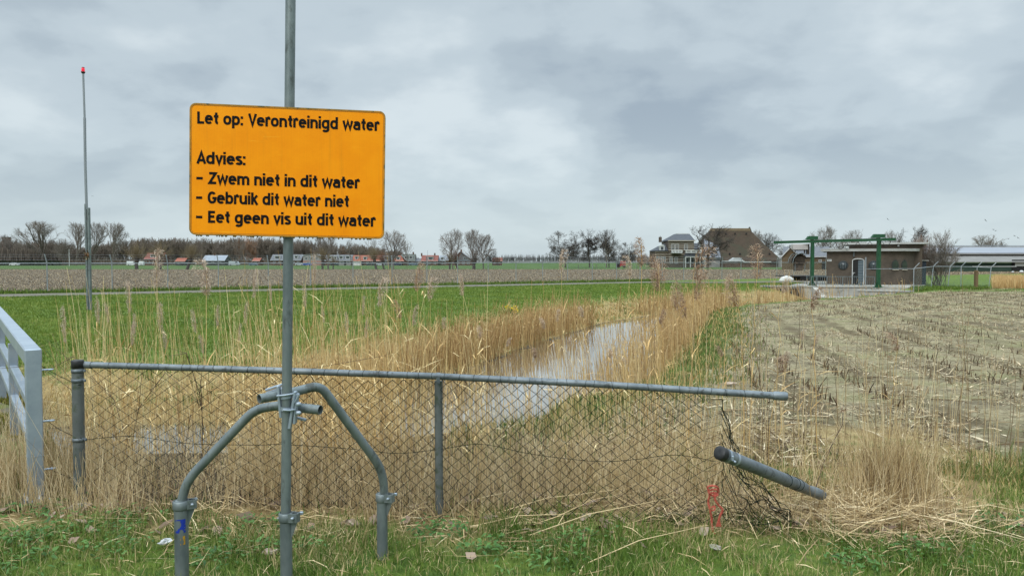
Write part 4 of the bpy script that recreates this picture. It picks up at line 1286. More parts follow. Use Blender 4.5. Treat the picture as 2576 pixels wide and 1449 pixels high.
# ------------------------------------------------------------------ chain-link fence in front of the ditch
def rail_pt(t):     # t 0..1 along the top rail
    pts = [P(214, 917.5, 4.97), P(712, 932.5, 4.82), P(1103, 946.5, 4.70), P(1500, 966, 4.56), P(1975, 996.5, 4.42)]
    s = t * 4; i = min(int(s), 3); f = s - i
    return pts[i] * (1 - f) + pts[i + 1] * f
def chain_fence():
    root = thing('chain_link_fence', 'low chain-link fence with grey pipe rail closing off the reedy ditch end', 'fence', (-.5, 4.75, 0))
    inv = Matrix.Translation((.5, -4.75, 0))
    def bld(mb, name, m, parent=root):
        o = mb.build(name, m, parent); o.data.transform(inv); return o
    L0, L1 = rail_pt(0), rail_pt(1)
    length = sum((rail_pt((i + 1) / 20) - rail_pt(i / 20)).length for i in range(20))
    rail = bld(MB().tube([rail_pt(i / 24) for i in range(25)], .0215, 14), 'top_rail', M['galv_dark'])
    e = (L1 - rail_pt(.97)).normalized()
    bld(MB().tube([L1 - e * .07, L1 - e * .06, L1 - e * .005, L1 + e * .012], [.023, .027, .027, .024], 14), 'rail_end_cap', M['galv_dark'], rail)
    bld(MB().tube([L0 - e * .005, L0 + e * .05], .0235, 14), 'rail_sleeve', M['galv_dark'], rail)
    # corner post with cap and straps
    pb = P(201, 1268, 4.95); pt = P(195, 912, 4.95)
    pb = Vector((pb.x, 4.95, Hs(pb.x, 4.95) - .1))
    post = bld(MB().tube([pb, pt], .037, 16), 'corner_post', M['green_post'])
    bld(MB().lathe([(.039, -.03), (.0395, 0), (.0395, .014), (.036, .022)], pt + Vector((0, 0, -.005)), 16), 'cap', M['rubber'], post)
    pd = (pb - pt).normalized()
    for zf in (.055, .12, .52, .93):
        c = pt + pd * zf
        sb_ = MB().lathe([(.0385, -.012), (.0395, -.012), (.0395, .012), (.0385, .012)], c, 16)
        sb_.box(c + Vector((.045, -.004, 0)), (.022, .008, .018)); sb_.lathe([(.006, 0), (.006, .012)], c + Vector((.05, -.006, 0)), 8, ax=(0, -1, 0))
        bld(sb_, 'strap', M['galv_dark'], post)
    # middle post
    mt = P(1103, 958, 4.715); mbp = Vector((P(1105, 1310, 4.70).x, 4.715, -.15))
    mp_ = bld(MB().tube([mbp, mt], .026, 14), 'post', M['green_post'])
    st = MB(); q = P(1103, 946, 4.70)
    pts = [q + Vector((0, .0235 * math.cos(t), .0235 * math.sin(t))) for t in np.linspace(-.4, math.pi + .4, 9)]
    vs = []
    for p in pts: vs += [p + Vector((-.012, 0, 0)), p + Vector((.012, 0, 0))]
    st.add(vs, [(2 * i, 2 * i + 2, 2 * i + 3, 2 * i + 1) for i in range(8)], True)
    st.box(q + Vector((0, -.028, -.02)), (.024, .005, .05))
    bld(st, 'strap', M['galv_dark'], mp_)
    # the diamond mesh, slack at the top in places and crushed where the end post broke off
    r = np.random.default_rng(5)
    dx, dz = .0435, .0385
    nx = int((length * .895 + .72) / dx); nz = 25
    jit = r.normal(0, .0028, (nx + 3, nz + 2, 3))
    def node(i, j):
        s = i * dx + .03
        t = min(s / length, 1.0)
        p = rail_pt(t)
        z0 = p.z - .012 - .006 * abs(math.sin(i * .9))
        fr = j / nz
        zb = max(Hs(p.x, p.y), 0) + .035
        sag = .028 * math.sin(max(0, min(1, (t - .28) / .19)) * math.pi) * (1 - fr) ** 2
        z = z0 + (zb - z0) * fr - sag
        x, y = p.x, p.y + .012 * math.sin(s * 2.3 + fr * 3) * fr
        g = (s - length * .895) / .72
        if g > 0:        # crushed end: torn loose from the rail and trampled down beyond it
            g = min(g, 1.0)
            def lp(pts, u):
                u = max(0, min(.9999, u)) * (len(pts) - 1); q = int(u); w = u - q
                return Vector(pts[q]) * (1 - w) + Vector(pts[q + 1]) * w
            topc = [(1806, 987, 4.47), (1838, 1060, 4.44), (1846, 1135, 4.42), (1880, 1190, 4.45), (1935, 1235, 4.5), (1990, 1310, 4.5)]
            botc = [(1806, 1302, 4.47), (1840, 1318, 4.42), (1890, 1335, 4.38), (1930, 1342, 4.4), (1980, 1345, 4.45), (2015, 1338, 4.5)]
            f2 = fr ** 1.15
            w3 = lp(topc, g) * (1 - f2) + lp(botc, g) * f2
            q = P(*w3)
            k = min(1, g * 3)
            x = q.x + k * (.014 * math.sin(i * 2.1 + j * .7) + .01 * math.sin(j * 1.9))
            y = q.y + k * (.05 * math.sin(i * .8 + j * .45) + .035 * math.sin(j * .9))
            z = max(q.z, .02) + k * (.014 * math.sin(j * .8 + i) + .018 * math.sin(i * 1.4))
        jj = jit[i, j] * (1 + 3.0 * max(0, min(1, g)))
        return Vector((x + jj[0], y + jj[1] * .6, max(z + jj[2], .015)))
    V, F, k = [], [], 0
    for i in range(nx):
        line = [node(i + ((i + j) % 2), j) for j in range(nz + 1)]
        for j in range(nz + 1):       # wires pass over and under each other
            line[j] = line[j] + Vector((0, .002 if (i + j) % 2 else -.002, 0))
        m_ = MB().tube(line, 0.0025 if i * dx < length * .9 else .0019, 4, False, False)
        F += [tuple(a + k for a in f) for f in m_.f]; V += m_.v; k += len(m_.v)
    mesh = MB(); mesh.add(V, F)
    bld(mesh, 'wire_mesh', M['wire'])
    # binding rings round the rail, tension wires
    bi = MB()
    rs = random.Random(3)
    for i in range(44):
        t = (i + .3 + rs.random() * .5) / 46
        p = rail_pt(t); d = (rail_pt(min(t + .01, 1)) - rail_pt(max(t - .01, 0))).normalized()
        a = Vector((0, 0, 1)); b = d.cross(a).normalized()
        sk = d * rs.uniform(-.006, .006)
        pts = [p + (a * math.cos(x) + b * math.sin(x)) * .0232 + sk * math.cos(x) for x in np.linspace(0, 2 * math.pi, 11)]
        bld(MB().tube(pts, .0013, 3, False, False), 'binding_wire', M['wire'])
    tw = MB()
    def wire(pts, r_=.0018):
        pts = [Vector(p) for p in pts]; out = []
        for i in range(len(pts) - 1):
            a = pts[max(i - 1, 0)]; b = pts[i]; c = pts[i + 1]; d = pts[min(i + 2, len(pts) - 1)]
            for q_ in range(6):
                t = q_ / 6
                out.append(.5 * ((2 * b) + (c - a) * t + (2 * a - 5 * b + 4 * c - d) * t * t + (3 * b - a - 3 * c + d) * t ** 3))
        tw.tube(out + [pts[-1]], r_, 4, False, False)
    wire([P(205, 1107, 4.94), P(330, 1097, 4.9), P(470, 1115, 4.87), P(640, 1119, 4.83), P(720, 1118, 4.80), P(900, 1130, 4.76), P(1000, 1140, 4.73), P(1103, 1130, 4.70), P(1210, 1117, 4.66), P(1340, 1142, 4.62), P(1500, 1160, 4.58), P(1600, 1155, 4.54), P(1700, 1144, 4.5), P(1800, 1160, 4.46)])
    wire([P(212, 1286, 4.93), P(475, 1291, 4.86), P(720, 1292, 4.8), P(960, 1292, 4.74), P(1103, 1296, 4.7), P(1400, 1306, 4.62), P(1700, 1312, 4.5)])
    bld(tw, 'tension_wire', M['wire'])
    # barbed wires to the bridge railing
    bw = MB()
    for (a, b, c) in (((100, 917, 5.1), (140, 945, 5.0), (200, 968, 4.92)), ((112, 1052, 5.1), (155, 1090, 5.0), (205, 1102, 4.92)), ((128, 1180, 5.05), (165, 1200, 5.0), (206, 1208, 4.92))):
        p, q_, s = P(*a), P(*b), P(*c)
        pts = [p * (1 - t) ** 2 + q_ * 2 * t * (1 - t) + s * t * t for t in np.linspace(0, 1, 12)]
        bw.tube(pts, .0022, 4, False, False)
        for pp in pts[1::2]:
            d = Vector((rs.uniform(-1, 1), rs.uniform(-1, 1), rs.uniform(-1, 1))).normalized() * .016
            bw.tube([pp - d, pp + d], .0013, 3, False, False)
    bld(bw, 'barbed_wire', M['wire'])
chain_fence()

def fallen_post():
    a, b = P(1811, 1139, 4.02), P(2066, 1243, 4.62)
    mid = (a + b) / 2
    root = thing('broken_fence_post', 'broken grey pipe post with black cap lying aslant on the crushed mesh', 'fence post', (mid.x, mid.y, 0))
    inv = Matrix.Translation((-mid.x, -mid.y, 0))
    d = (b - a).normalized()
    mb = MB()
    n = 16; rings = 22
    up = Vector((0, 0, 1)); u = (up - d * up.dot(d)).normalized(); w = d.cross(u)
    vs = []
    for i in range(rings):
        t = i / (rings - 1)
        for k in range(n):
            an = 2 * math.pi * k / n
            rr = .0365
            dent = .017 * math.exp(-((t - .86) / .05) ** 2) * max(0, math.cos(an - .6)) + .012 * max(0, (t - .9) / .1) * max(0, math.cos(an + .3))
            rr -= dent
            vs.append(a + (b - a) * t + (u * math.cos(an) + w * math.sin(an)) * rr)
    fs = [(i * n + k, i * n + (k + 1) % n, (i + 1) * n + (k + 1) % n, (i + 1) * n + k) for i in range(rings - 1) for k in range(n)]
    mb.add(vs, fs, True)
    inner = [b + (u * math.cos(2 * math.pi * k / n) + w * math.sin(2 * math.pi * k / n)) * .030 - d * .01 for k in range(n)]
    mb.add(vs[-n:] + inner, [(k, (k + 1) % n, n + (k + 1) % n, n + k) for k in range(n)] + [tuple(range(n, 2 * n))])
    o = mb.build('pipe', M['galv_dark'], root); o.data.transform(inv)
    o = MB().tube([a + d * .035, a + d * .03, a - d * .004, a - d * .008, a - d * .009], [.0378, .039, .039, .036, .012], 18).build('end_cap', M['rubber'], root); o.data.transform(inv)
    s = MB()
    for t, wd in ((.075, .010), (.085, .004), (.17, .010)):
        c = a + (b - a) * t / .75 * .55
        s.tube([c - d * wd, c + d * wd], .0385, 16, False)
    c = a + (b - a) * .06
    s.box(c + Vector((.02, -.04, -.004)), (.014, .012, .03), rz=.3, bev=.003); s.lathe([(.007, 0), (.007, .016)], c + Vector((.03, -.04, -.02)), 8, ax=(0, -1, 0))
    o = s.build('strap', M['galv_clean'], root); o.data.transform(inv)
    w_ = MB()
    for t in (.62, .70, .74):
        w_ = MB()
        c = a + (b - a) * t
        pts = [c + (u * math.cos(x) + w * math.sin(x)) * .0385 + d * .012 * math.sin(x + t * 9) for x in np.linspace(0, 2 * math.pi, 14)]
        w_.tube(pts, .0018, 4, False, False)
        o = w_.build('binding_wire', M['wire'], root); o.data.transform(inv)
fallen_post()

def rope():
    m = mat('orange_baler_twine', (.46, .085, .055), (.58, .14, .095), 60, .7, .4, bscale=150)
    mb = MB(); Y = 4.38
    def strand(pts, r=.006):
        pts = [P(x, y, Y + dy) for x, y, dy in pts]; out = []
        for i in range(len(pts) - 1):
            a = pts[max(i - 1, 0)]; b = pts[i]; c = pts[i + 1]; d = pts[min(i + 2, len(pts) - 1)]
            for q in range(5):
                t = q / 5
                out.append(.5 * ((2 * b) + (c - a) * t + (2 * a - 5 * b + 4 * c - d) * t * t + (3 * b - a - 3 * c + d) * t ** 3))
        full = out + [pts[-1]]
        for ph in (0, 2.1, 4.2):       # three loosely twisted strands
            mb.tube([p + Vector((math.cos(ph + j * .8), .6 * math.sin(ph + j * .8), .7 * math.sin(ph + j * .8))) * r * .75 for j, p in enumerate(full)], r * .5, 5)
    strand([(1785, 1240, 0), (1780, 1225, 0), (1793, 1221, -.02), (1806, 1226, 0), (1805, 1240, .02), (1792, 1246, 0), (1783, 1238, -.02)], .006)
    strand([(1786, 1232, .01), (1800, 1230, -.02), (1808, 1236, .01)], .006)
    strand([(1783, 1242, -.01), (1796, 1238, .02), (1806, 1244, 0), (1794, 1248, -.01)], .006)
    strand([(1798, 1242, 0), (1800, 1258, -.01), (1810, 1272, 0), (1818, 1282, 0), (1812, 1296, 0), (1808, 1310, 0)], .0065)
    strand([(1786, 1245, -.01), (1782, 1262, 0), (1786, 1280, -.01), (1790, 1300, 0), (1791, 1320, 0), (1795, 1348, 0)], .006)
    strand([(1790, 1276, -.01), (1798, 1272, 0), (1797, 1282, -.01), (1789, 1284, 0)], .005)
    for k in range(7):
        strand([(1793 + k * .4, 1335, 0), (1788 + k * 2.4, 1350, 0), (1785 + k * 3.2, 1362, 0)], .0026)
    for k in range(5):
        strand([(1809, 1305, 0), (1804 + k * 2, 1316, 0), (1802 + k * 3, 1324, 0)], .0026)
    tag(mb.build('twine', m), 'frayed orange red twine knotted to the mesh under the broken post', 'twine')
rope()

# ------------------------------------------------------------------ bridge railing
def railing():
    root = thing('bridge_railing', 'galvanised square-tube bridge railing standing beside the mossy deck edge', 'railing', (RA.x, RA.y, .035), math.atan2(RD.y, RD.x))
    gm = M['galv_clean']
    ang = math.atan2(RD.y, RD.x)
    H0 = .98
    def lb(mb, name, parent=root): return mb.build(name, gm, parent)
    # end post joined to the handrail, further posts
    lb(MB().box((0, 0, H0 / 2 - .01), (.075, .095, H0 - .02), bev=.006).box((0, 0, .30), (.078, .098, .006)), 'end_post')
    for k in range(1, 5):
        lb(MB().box((k * 2.3, 0, H0 / 2 - .06), (.07, .075, H0 - .12), bev=.006), 'post')
    lb(MB().box((5.0 - .038, 0, H0 - .005), (10.0, .10, .105), bev=.008), 'handrail')
    for z in (.63, .36):
        lb(MB().box((5.0, .0, z), (9.9, .06, .06), bev=.006), 'rail')
    for x, y in ((-.055, -.02), (-.055, .055), (.055, .055)):
        lb(MB().lathe([(.020, 0), (.020, .012), (.012, .016), (.012, .032), (.006, .036)], (x, y, .008), 8), 'bolt')
    lb(MB().box((0, 0, .004), (.15, .15, .010), bev=.002), 'base_plate')
    for z in (.88, .53, .2):
        ey = MB()
        ey.tube([(-.02, -.045, z), (-.02, -.085, z)], .007, 8)
        ey.tube([(-.02 + .016 * math.cos(t), -.098 + .016 * math.sin(t), z) for t in np.linspace(0, 6.28, 13)], .0045, 6)
        lb(ey, 'eye_bolt')
railing()

# ------------------------------------------------------------------ mast with the red lamp
def mast():
    Y = 31.0
    b = T(227.5, 781); Y = b.y
    root = thing('lamp_mast', 'tall thin steel mast topped with a small red lamp on the lawn', 'mast', b)
    def q(px, py, dy=0.0): return P(px, py, Y) - b + Vector((0, dy, 0))
    steel = mat('mast_steel', (.20, .22, .24), (.28, .30, .32), 2, .5, metal=.3, stretch=(1, 1, .2))
    top, mid = q(209.2, 186), q(220.5, 512)
    p3 = q(213.0, 300); p4 = q(214.6, 420)
    MB().tube([top, p3], .040, 10).build('upper_pole', steel, root)
    MB().tube([p3 + Vector((0, 0, .05)), p4, q(219, 560)], .052, 10).build('lower_pole', steel, root)
    a0, a1 = q(219.4, 524), q(224.6, 790)
    ch = MB()
    for s, w, tp in ((-.052, .075, .0), (.058, .085, -.16)):
        pts = [(a0 + Vector((s, 0, .18 + tp))), (a1 + Vector((s * .9, 0, -.1)))]
        d = pts[1] - pts[0]
        ch.box((pts[0] + pts[1]) / 2, (w, .12, d.length), ry=math.atan2(d.x, d.z) + math.pi, bev=.008)
    ch.build('channel_post', M['galv'], root)
    d = a1 - a0
    MB().box((a0 + a1) / 2 + Vector((.004, -.03, 0)), (.02, .05, d.length * .98), ry=math.atan2(d.x, d.z) + math.pi).build('slot', M['black'], root)
    cb = MB(); pts = [q(218, 528), q(212.8, 536), q(213.5, 548), q(218, 556)]
    cb.tube(pts, .012, 6, False).build('cable', M['rubber'], root)
    MB().lathe([(.025, -.10), (.06, -.06), (.082, -.02), (.084, .0), (.05, .01)], q(209.1, 181.5), 12).build('lamp_base', M['rubber'], root)
    red, n, l, bs = base_mat('lit_red_lens')
    bs.inputs['Base Color'].default_value = (.5, .012, .025, 1)
    bs.inputs['Roughness'].default_value = .2
    bs.inputs['Emission Color'].default_value = (1, .02, .06, 1)
    bs.inputs['Emission Strength'].default_value = .45
    lens = MB().lathe([(.062, 0), (.065, .02), (.062, .12), (.05, .16), (.02, .175)], q(209.1, 181.3), 12).build('lamp', red, root)
    MB().lathe([(.054, 0), (.052, .03), (.02, .04)], q(209.1, 172), 12).build('lamp_cap', mat('dark_red_cap', (.10, .012, .016), rough=.4), lens)
    # clump of straw and rust caught on the post
    rr = np.random.default_rng(3); k = 90
    c = np.array(q(221.0, 641, -.09)); pp = c + rr.normal(0, 1, (k, 3)) * np.array([.045, .03, .09])
    V, f, t = strips(pp, rr.normal(0, 1, (k, 3)), rr.uniform(.05, .16, k), rr.uniform(.015, .04, k), rr.uniform(0, 1, k), 4)
    o = np_mesh('straw_clump', V, [f, t], tint_mat('rusty_straw', [(0, (.05, .02, .01)), (.5, (.22, .10, .04)), (1, (.5, .37, .22))]), root, tint=np.repeat(rr.random(k), 5))
mast()

# ------------------------------------------------------------------ single tall reeds with their seed plumes
def reed_proto(seed, dark, h=2.0, plen=.30, broad=1.0):
    r = np.random.default_rng(seed)
    root = thing('tall_reed', None, None)
    lean = r.uniform(.02, .07); az = np.array([r.uniform(0, 6.28)])
    V, q, ax = stems(np.zeros((1, 3)), np.array([h]), np.array([.0042]), np.array([lean]), az, seed, 9, .8, .004)
    st = np_mesh('stem', V, [q], M['reed'], root, tint=np.full(len(V), r.uniform(.6, .9)))
    m = 4; idx = r.integers(2, 8, m)
    a = r.uniform(0, 6.28, m); d = np.stack([np.cos(a) * .5, np.sin(a) * .5, r.uniform(.3, 1.2, m)], 1)
    V, f, t = strips(ax[0, idx], d, r.uniform(.18, .38, m), r.uniform(.007, .013, m), r.uniform(.3, 1.2, m), seed)
    for q_ in range(m):
        np_mesh('leaf', V[q_ * 5:q_ * 5 + 5], [f[:1], t[:1]], M['reed'], root, tint=np.full(5, r.uniform(.4, .9)))
    # plume: branched, drooping to one side
    tip = ax[0, -1] + np.array([0, 0, plen * .18]); bend = r.uniform(0, 6.28)
    bd = np.array([math.cos(bend), math.sin(bend), 0])
    n = 520
    f_ = r.random(n) ** .75
    axis = tip[None] - np.array([0, 0, 1.0])[None] * (f_ * plen)[:, None] + bd[None] * ((1 - f_) ** 2 * plen * .22)[:, None]
    wd = (np.sin(np.pi * np.clip(f_ * .82 + .10, 0, 1)) ** .8) * .19 * plen * broad + .004
    a = r.uniform(0, 6.28, n)
    out = np.stack([np.cos(a), np.sin(a), np.zeros(n)], 1) * .75 + bd[None] * .55
    rad = r.random(n) ** .6
    p = axis + out * (wd * rad)[:, None] + np.array([0, 0, 1.0]) * (wd * rad * .8)[:, None]
    d = out * .6 + np.stack([np.zeros(n), np.zeros(n), r.uniform(-.35, 1.1, n)], 1)
    V, f, t = strips(p, d, plen * r.uniform(.06, .15, n), plen * r.uniform(.008, .022, n), r.uniform(.1, .9, n), seed + 1)
    ti = np.clip(.35 + .4 * rad + r.normal(0, .16, n), 0, 1)
    # thin branch threads
    m = 40; fb = r.random(m); i = (fb * 8).astype(int)
    V2, f2, t2 = strips(tip[None] - np.array([0, 0, 1.0])[None] * (fb * plen)[:, None] + bd[None] * ((1 - fb) ** 2 * plen * .22)[:, None],
                        np.stack([r.normal(0, .4, m), r.normal(0, .4, m), np.full(m, 1.2)], 1), plen * r.uniform(.2, .4, m), np.full(m, .0022), r.uniform(.1, .6, m), seed + 2)
    np_mesh('plume', np.concatenate([V, V2]), [np.concatenate([f, f2 + len(V)]), np.concatenate([t, t2 + len(V)])], M['plume_dark'] if dark else M['plume'], root,
            tint=np.concatenate([np.repeat(ti, 5), np.full(m * 5, .4)]))
    return root, h + plen * .18, plen
PROTO = [reed_proto(100 + k, k >= 3, 2.0, [.22, .26, .20, .30, .34, .27][k], [1.0, 1.2, .8, 1.0, 1.25, .7][k]) for k in range(6)]
USED = [False] * 6
def put_reed(px, py, Y, k, label, group, lean=0.0, s_w=1.0):
    """a reed whose top shows at px, py and which stands Y metres ahead"""
    root, hh, _ = PROTO[k]
    o = root if not USED[k] else copy_tree(root)
    USED[k] = True
    tp = P(px, py, Y)
    zb = max(Hs(tp.x + lean, Y), WATER - .1)
    s = (tp.z - zb) / hh
    o.location = (tp.x, Y, zb)
    o.rotation_euler = (0, 0, random.uniform(0, 6.28))
    o.scale = (s_w, s_w, s)
    tag(o, label, 'reed', group)
G1, G2, G3 = 'plumed reeds above the lawn', 'plumed reeds before the farm', 'plumed reeds at the field edge'
LA = 'slender pale plumed reed rising above the lawn from the ditch bed'
for px, py, Y, k in ((152, 772, 8.5, 0), (172, 812, 8.2, 2), (232, 752, 8.0, 0), (281, 762, 9, 2), (314, 712, 8.6, 1), (330, 790, 8.4, 2), (352, 812, 8.1, 0), (396, 765, 8.8, 1), (428, 830, 8.2, 2), (470, 780, 8.5, 0), (520, 842, 8.2, 2), (560, 770, 9.4, 0), (592, 815, 8.8, 2),
                      (628, 760, 9.0, 0), (655, 680, 9.5, 1), (682, 708, 9.2, 2), (758, 720, 9.5, 0), (822, 770, 10, 2), (860, 790, 9, 0), (905, 745, 9.5, 2), (938, 800, 9, 0)):
    put_reed(px, py, Y, k, LA, G1, s_w=.72)
put_reed(412, 630, 7.6, 1, 'pale fluffy reed plume reaching above the field fence beside a pollard willow', G1)
put_reed(495, 655, 7.2, 1, 'bushy drooping reed plume standing before the field stubble beside the sign', G1, s_w=1.5)
put_reed(787, 640, 7.4, 2, 'bare straight reed stalk just beside the sign post, thin tipped', G1, s_w=.7)
put_reed(984, 700, 7.6, 1, 'pale tufted reed plume below the orange roofed terrace', G2)
put_reed(1058, 664, 7.4, 3, 'brown one-sided reed plume in front of the dark red house', G2)
put_reed(1096, 700, 7.4, 1, 'leaning mauve reed plume beside the brown one-sided plume', G2)
put_reed(1002, 755, 7.0, 5, 'dark brown closed reed spike over the dry bank', G2)
put_reed(1165, 690, 8.2, 2, 'small bent reed plume near the twin willow trees', G2)
put_reed(1030, 770, 8.4, 2, 'short pale reed plume low over the dry bank', G2)
put_reed(1634, 600, 6.3, 5, 'tallest narrow spear-shaped reed plume in front of the brick farmhouse gable', G2, s_w=1.25)
put_reed(1622, 655, 6.4, 4, 'spreading feathery reed plume at the foot of the spear-shaped plume', G2, s_w=1.1)
put_reed(1662, 645, 6.2, 4, 'long tan reed plume leaning past the farmhouse door', G2, s_w=.9)
put_reed(1736, 622, 6.0, 4, 'large twin-tipped reed plume covering the farmhouse balcony', G2, s_w=1.15)
put_reed(1765, 690, 6.3, 3, 'reed plume drooping under the large oak tree', G2)
put_reed(1728, 715, 6.0, 3, 'reddish reed plume hanging over the green bank below the farmhouse', G2)
put_reed(1752, 735, 6.2, 4, 'dense brown reed plume low before the tan reed fringe', G2, s_w=.8)
put_reed(1892, 618, 6.3, 4, 'knobbly upright reed plume in front of the thatched barn', G2, s_w=.9)
put_reed(1876, 705, 6.2, 3, 'broad purplish reed plume below the thatched barn eaves', G2, s_w=1.2)
put_reed(1822, 690, 7.4, 2, 'small pale reed plume beneath the middle of the thatched roof', G2)
put_reed(1955, 700, 7.2, 2, 'faint reed plume before the concrete sluice', G2)
put_reed(2064, 725, 6.2, 5, 'red brown reed plume in front of the sluice wing wall', G3, s_w=1.2)
put_reed(2236, 835, 6.0, 5, 'rust brown reed plume standing alone over the maize stubble', G3, s_w=1.1)
put_reed(1938, 895, 5.9, 3, 'dark drooping reed plume just above the end of the fence rail', G3)
put_reed(1966, 880, 6.4, 2, 'thin reed at the field corner beside the dark drooping plume', G3)
put_reed(2012, 830, 7.0, 2, 'thin upright reed stalk over the littered soil by the drooping plume', G3, s_w=.8)
put_reed(2044, 842, 7.2, 2, 'second thin upright reed stalk over the littered soil', G3, s_w=.8)
put_reed(1800, 868, 7.4, 5, 'short brown reed spike on the grassy field corner', G3, s_w=.8)
put_reed(1566, 645, 8.2, 1, 'small mauve reed plume in front of the red trailer', G2)
put_reed(1424, 630, 8.6, 1, 'small pinkish reed plume against the dome-shaped tree', G2)
put_reed(1382, 800, 8.6, 2, 'tiny pale reed plume over the daffodils', G2)
put_reed(1470, 770, 8.4, 2, 'thin reed with pale tip over the ditch bend', G2)
put_reed(1680, 780, 8.0, 5, 'brown reed spike over the end of the open water', G2, s_w=.9)
LB = 'thin pale reed stalk rising in front of the open water'
for px, py, Y, k in ((1120, 800, 7.4, 2), (1210, 820, 7.6, 0), (1265, 850, 7.4, 2), (1330, 875, 7.8, 5), (1400, 780, 7.2, 2), (1440, 850, 7.6, 2), (1525, 880, 7.2, 0), (1585, 900, 7.4, 2)):
    put_reed(px, py, Y, k, LB, 'thin reeds before the water', s_w=.75)
# ------------------------------------------------------------------ long field fence beyond the path
def far_fence():
    root = thing('field_fence', 'long steel mesh fence with slanted post tops running beside the path', 'fence', (FA[0], FA[1], 0))
    inv = Matrix.Translation((-FA[0], -FA[1], 0))
    pxs = [118.5, 281.6, 422, 549.5, 675, 781, 888, 986, 1074, 1151, 1228, 1298, 1365, 1428, 1490, 1551, 1610, 1666, 1720, 1769, 1816, 1864, 1908, 1954]
    def on_line(px):          # where the sight line meets the fence line on plan
        k = (px - CX) / FPX
        # FA + FU t : x = k y
        t = (k * FA[1] - FA[0]) / (FU[0] - k * FU[1])
        return FA + FU * t
    pts = [FA - FU * 3.4, FA - FU * 6.8, FA - FU * 10.2] [::-1] + [on_line(p) for p in pxs]
    last = pts[-1]
    pts += [last + FU * 3.2 * k for k in range(1, 8)]
    HT = 1.98
    def g(p): return Hs(p[0], p[1])
    arm = (FN * .30)
    for p in pts:
        z = g(p)
        o = MB().tube([(p[0], p[1], z - .2), (p[0], p[1], z + HT), (p[0] - arm[0] * .55 - FU[0] * .12, p[1] - arm[1] * .55 - FU[1] * .12, z + HT + .52)], .036, 8).build('post', M['far_post'], root)
        o.data.transform(inv)
    rl = MB().tube([(p[0], p[1], g(p) + HT - .05) for p in pts], .027, 6).build('top_rail', M['far_post'], root)
    rl.data.transform(inv)
    bw = MB()
    for f in (.35, .68, .97):
        bw.tube([(p[0] - (arm[0] * .55 + FU[0] * .12) * f, p[1] - (arm[1] * .55 + FU[1] * .12) * f, g(p) + HT + .52 * f) for p in pts], .0035, 3, False, False)
    o = bw.build('barbed_wire', M['wire_far'], root); o.data.transform(inv)
    # woven mesh: crossing diagonal wires
    a = np.array(pts[0]); b = np.array(pts[-1]); L = np.linalg.norm(b - a)
    sp = .075; n = int(L / sp)
    s = np.arange(n) * sp
    V, F = [], []
    zb = -.36
    for sg in (1, -1):
        s1 = s + sg * (HT - .1)
        ok = (s1 > 0) & (s1 < L)
        p0 = a[None] + FU[None] * s[ok][:, None]; p1 = a[None] + FU[None] * s1[ok][:, None]
        w = FU * .0028
        q = np.stack([np.c_[p0 - w, np.full(len(p0), zb)], np.c_[p0 + w, np.full(len(p0), zb)], np.c_[p1 + w, np.full(len(p0), zb + HT - .06)], np.c_[p1 - w, np.full(len(p0), zb + HT - .06)]], 1)
        q[:, :, :2] += FN * .004 * sg
        V.append(q.reshape(-1, 3))
    V = np.concatenate(V); V[:, :2] -= FA
    F = np.arange(len(V)).reshape(-1, 4)
    np_mesh('wire_mesh', V, [F], M['wire_far'], root)
far_fence()

# ------------------------------------------------------------------ pumping station
brick = mat('brown_brick', (.14, .098, .075), (.19, .135, .10), 2.2, .9, .3, bscale=40, c3=(.10, .075, .06), s3=1.2, t3=.55)
def brick_wall_mat(name, c1, c2, cm, scale=1.0):
    m, n, l, b = base_mat(name)
    b.inputs['Roughness'].default_value = .9
    b.inputs['Specular IOR Level'].default_value = .2
    geo = N(n, 'ShaderNodeTexCoord')
    sp = N(n, 'ShaderNodeSeparateXYZ'); cb = N(n, 'ShaderNodeCombineXYZ')
    l.new(geo.outputs['Object'], sp.inputs[0])
    ad = N(n, 'ShaderNodeMath', operation='ADD')
    l.new(sp.outputs[0], ad.inputs[0]); l.new(sp.outputs[1], ad.inputs[1])
    l.new(ad.outputs[0], cb.inputs[0]); l.new(sp.outputs[2], cb.inputs[1])
    bt = N(n, 'ShaderNodeTexBrick', inp={'Scale': 1.0, 'Mortar Size': .008, 'Brick Width': .21 * scale, 'Row Height': .06 * scale, 'Color1': (*c1, 1), 'Color2': (*c2, 1), 'Mortar': (*cm, 1)})
    l.new(cb.outputs[0], bt.inputs['Vector'])
    ns = N(n, 'ShaderNodeTexNoise', inp={'Scale': .9, 'Detail': 7.0, 'Roughness': .65})
    l.new(geo.outputs['Object'], ns.inputs['Vector'])
    r = ramp(n, [(.35, (.72, .72, .70)), (.65, (1.15, 1.1, 1.05))])
    l.new(ns.outputs['Fac'], r.inputs[0])
    mx = N(n, 'ShaderNodeMix', data_type='RGBA', blend_type='MULTIPLY'); mx.inputs[0].default_value = 1
    l.new(bt.outputs[0], mx.inputs[6]); l.new(r.outputs[0], mx.inputs[7]); l.new(mx.outputs[2], b.inputs['Base Color'])
    return m
M['brick'] = brick_wall_mat('dun_brick_wall', (.104, .081, .062), (.080, .063, .050), (.10, .09, .076))
M['brick_red'] = brick_wall_mat('red_brown_brick_wall', (.12, .058, .038), (.088, .046, .033), (.14, .12, .10))
M['stone_trim'] = mat('pale_stone_band', (.34, .30, .235), (.42, .37, .295), 3, .8)

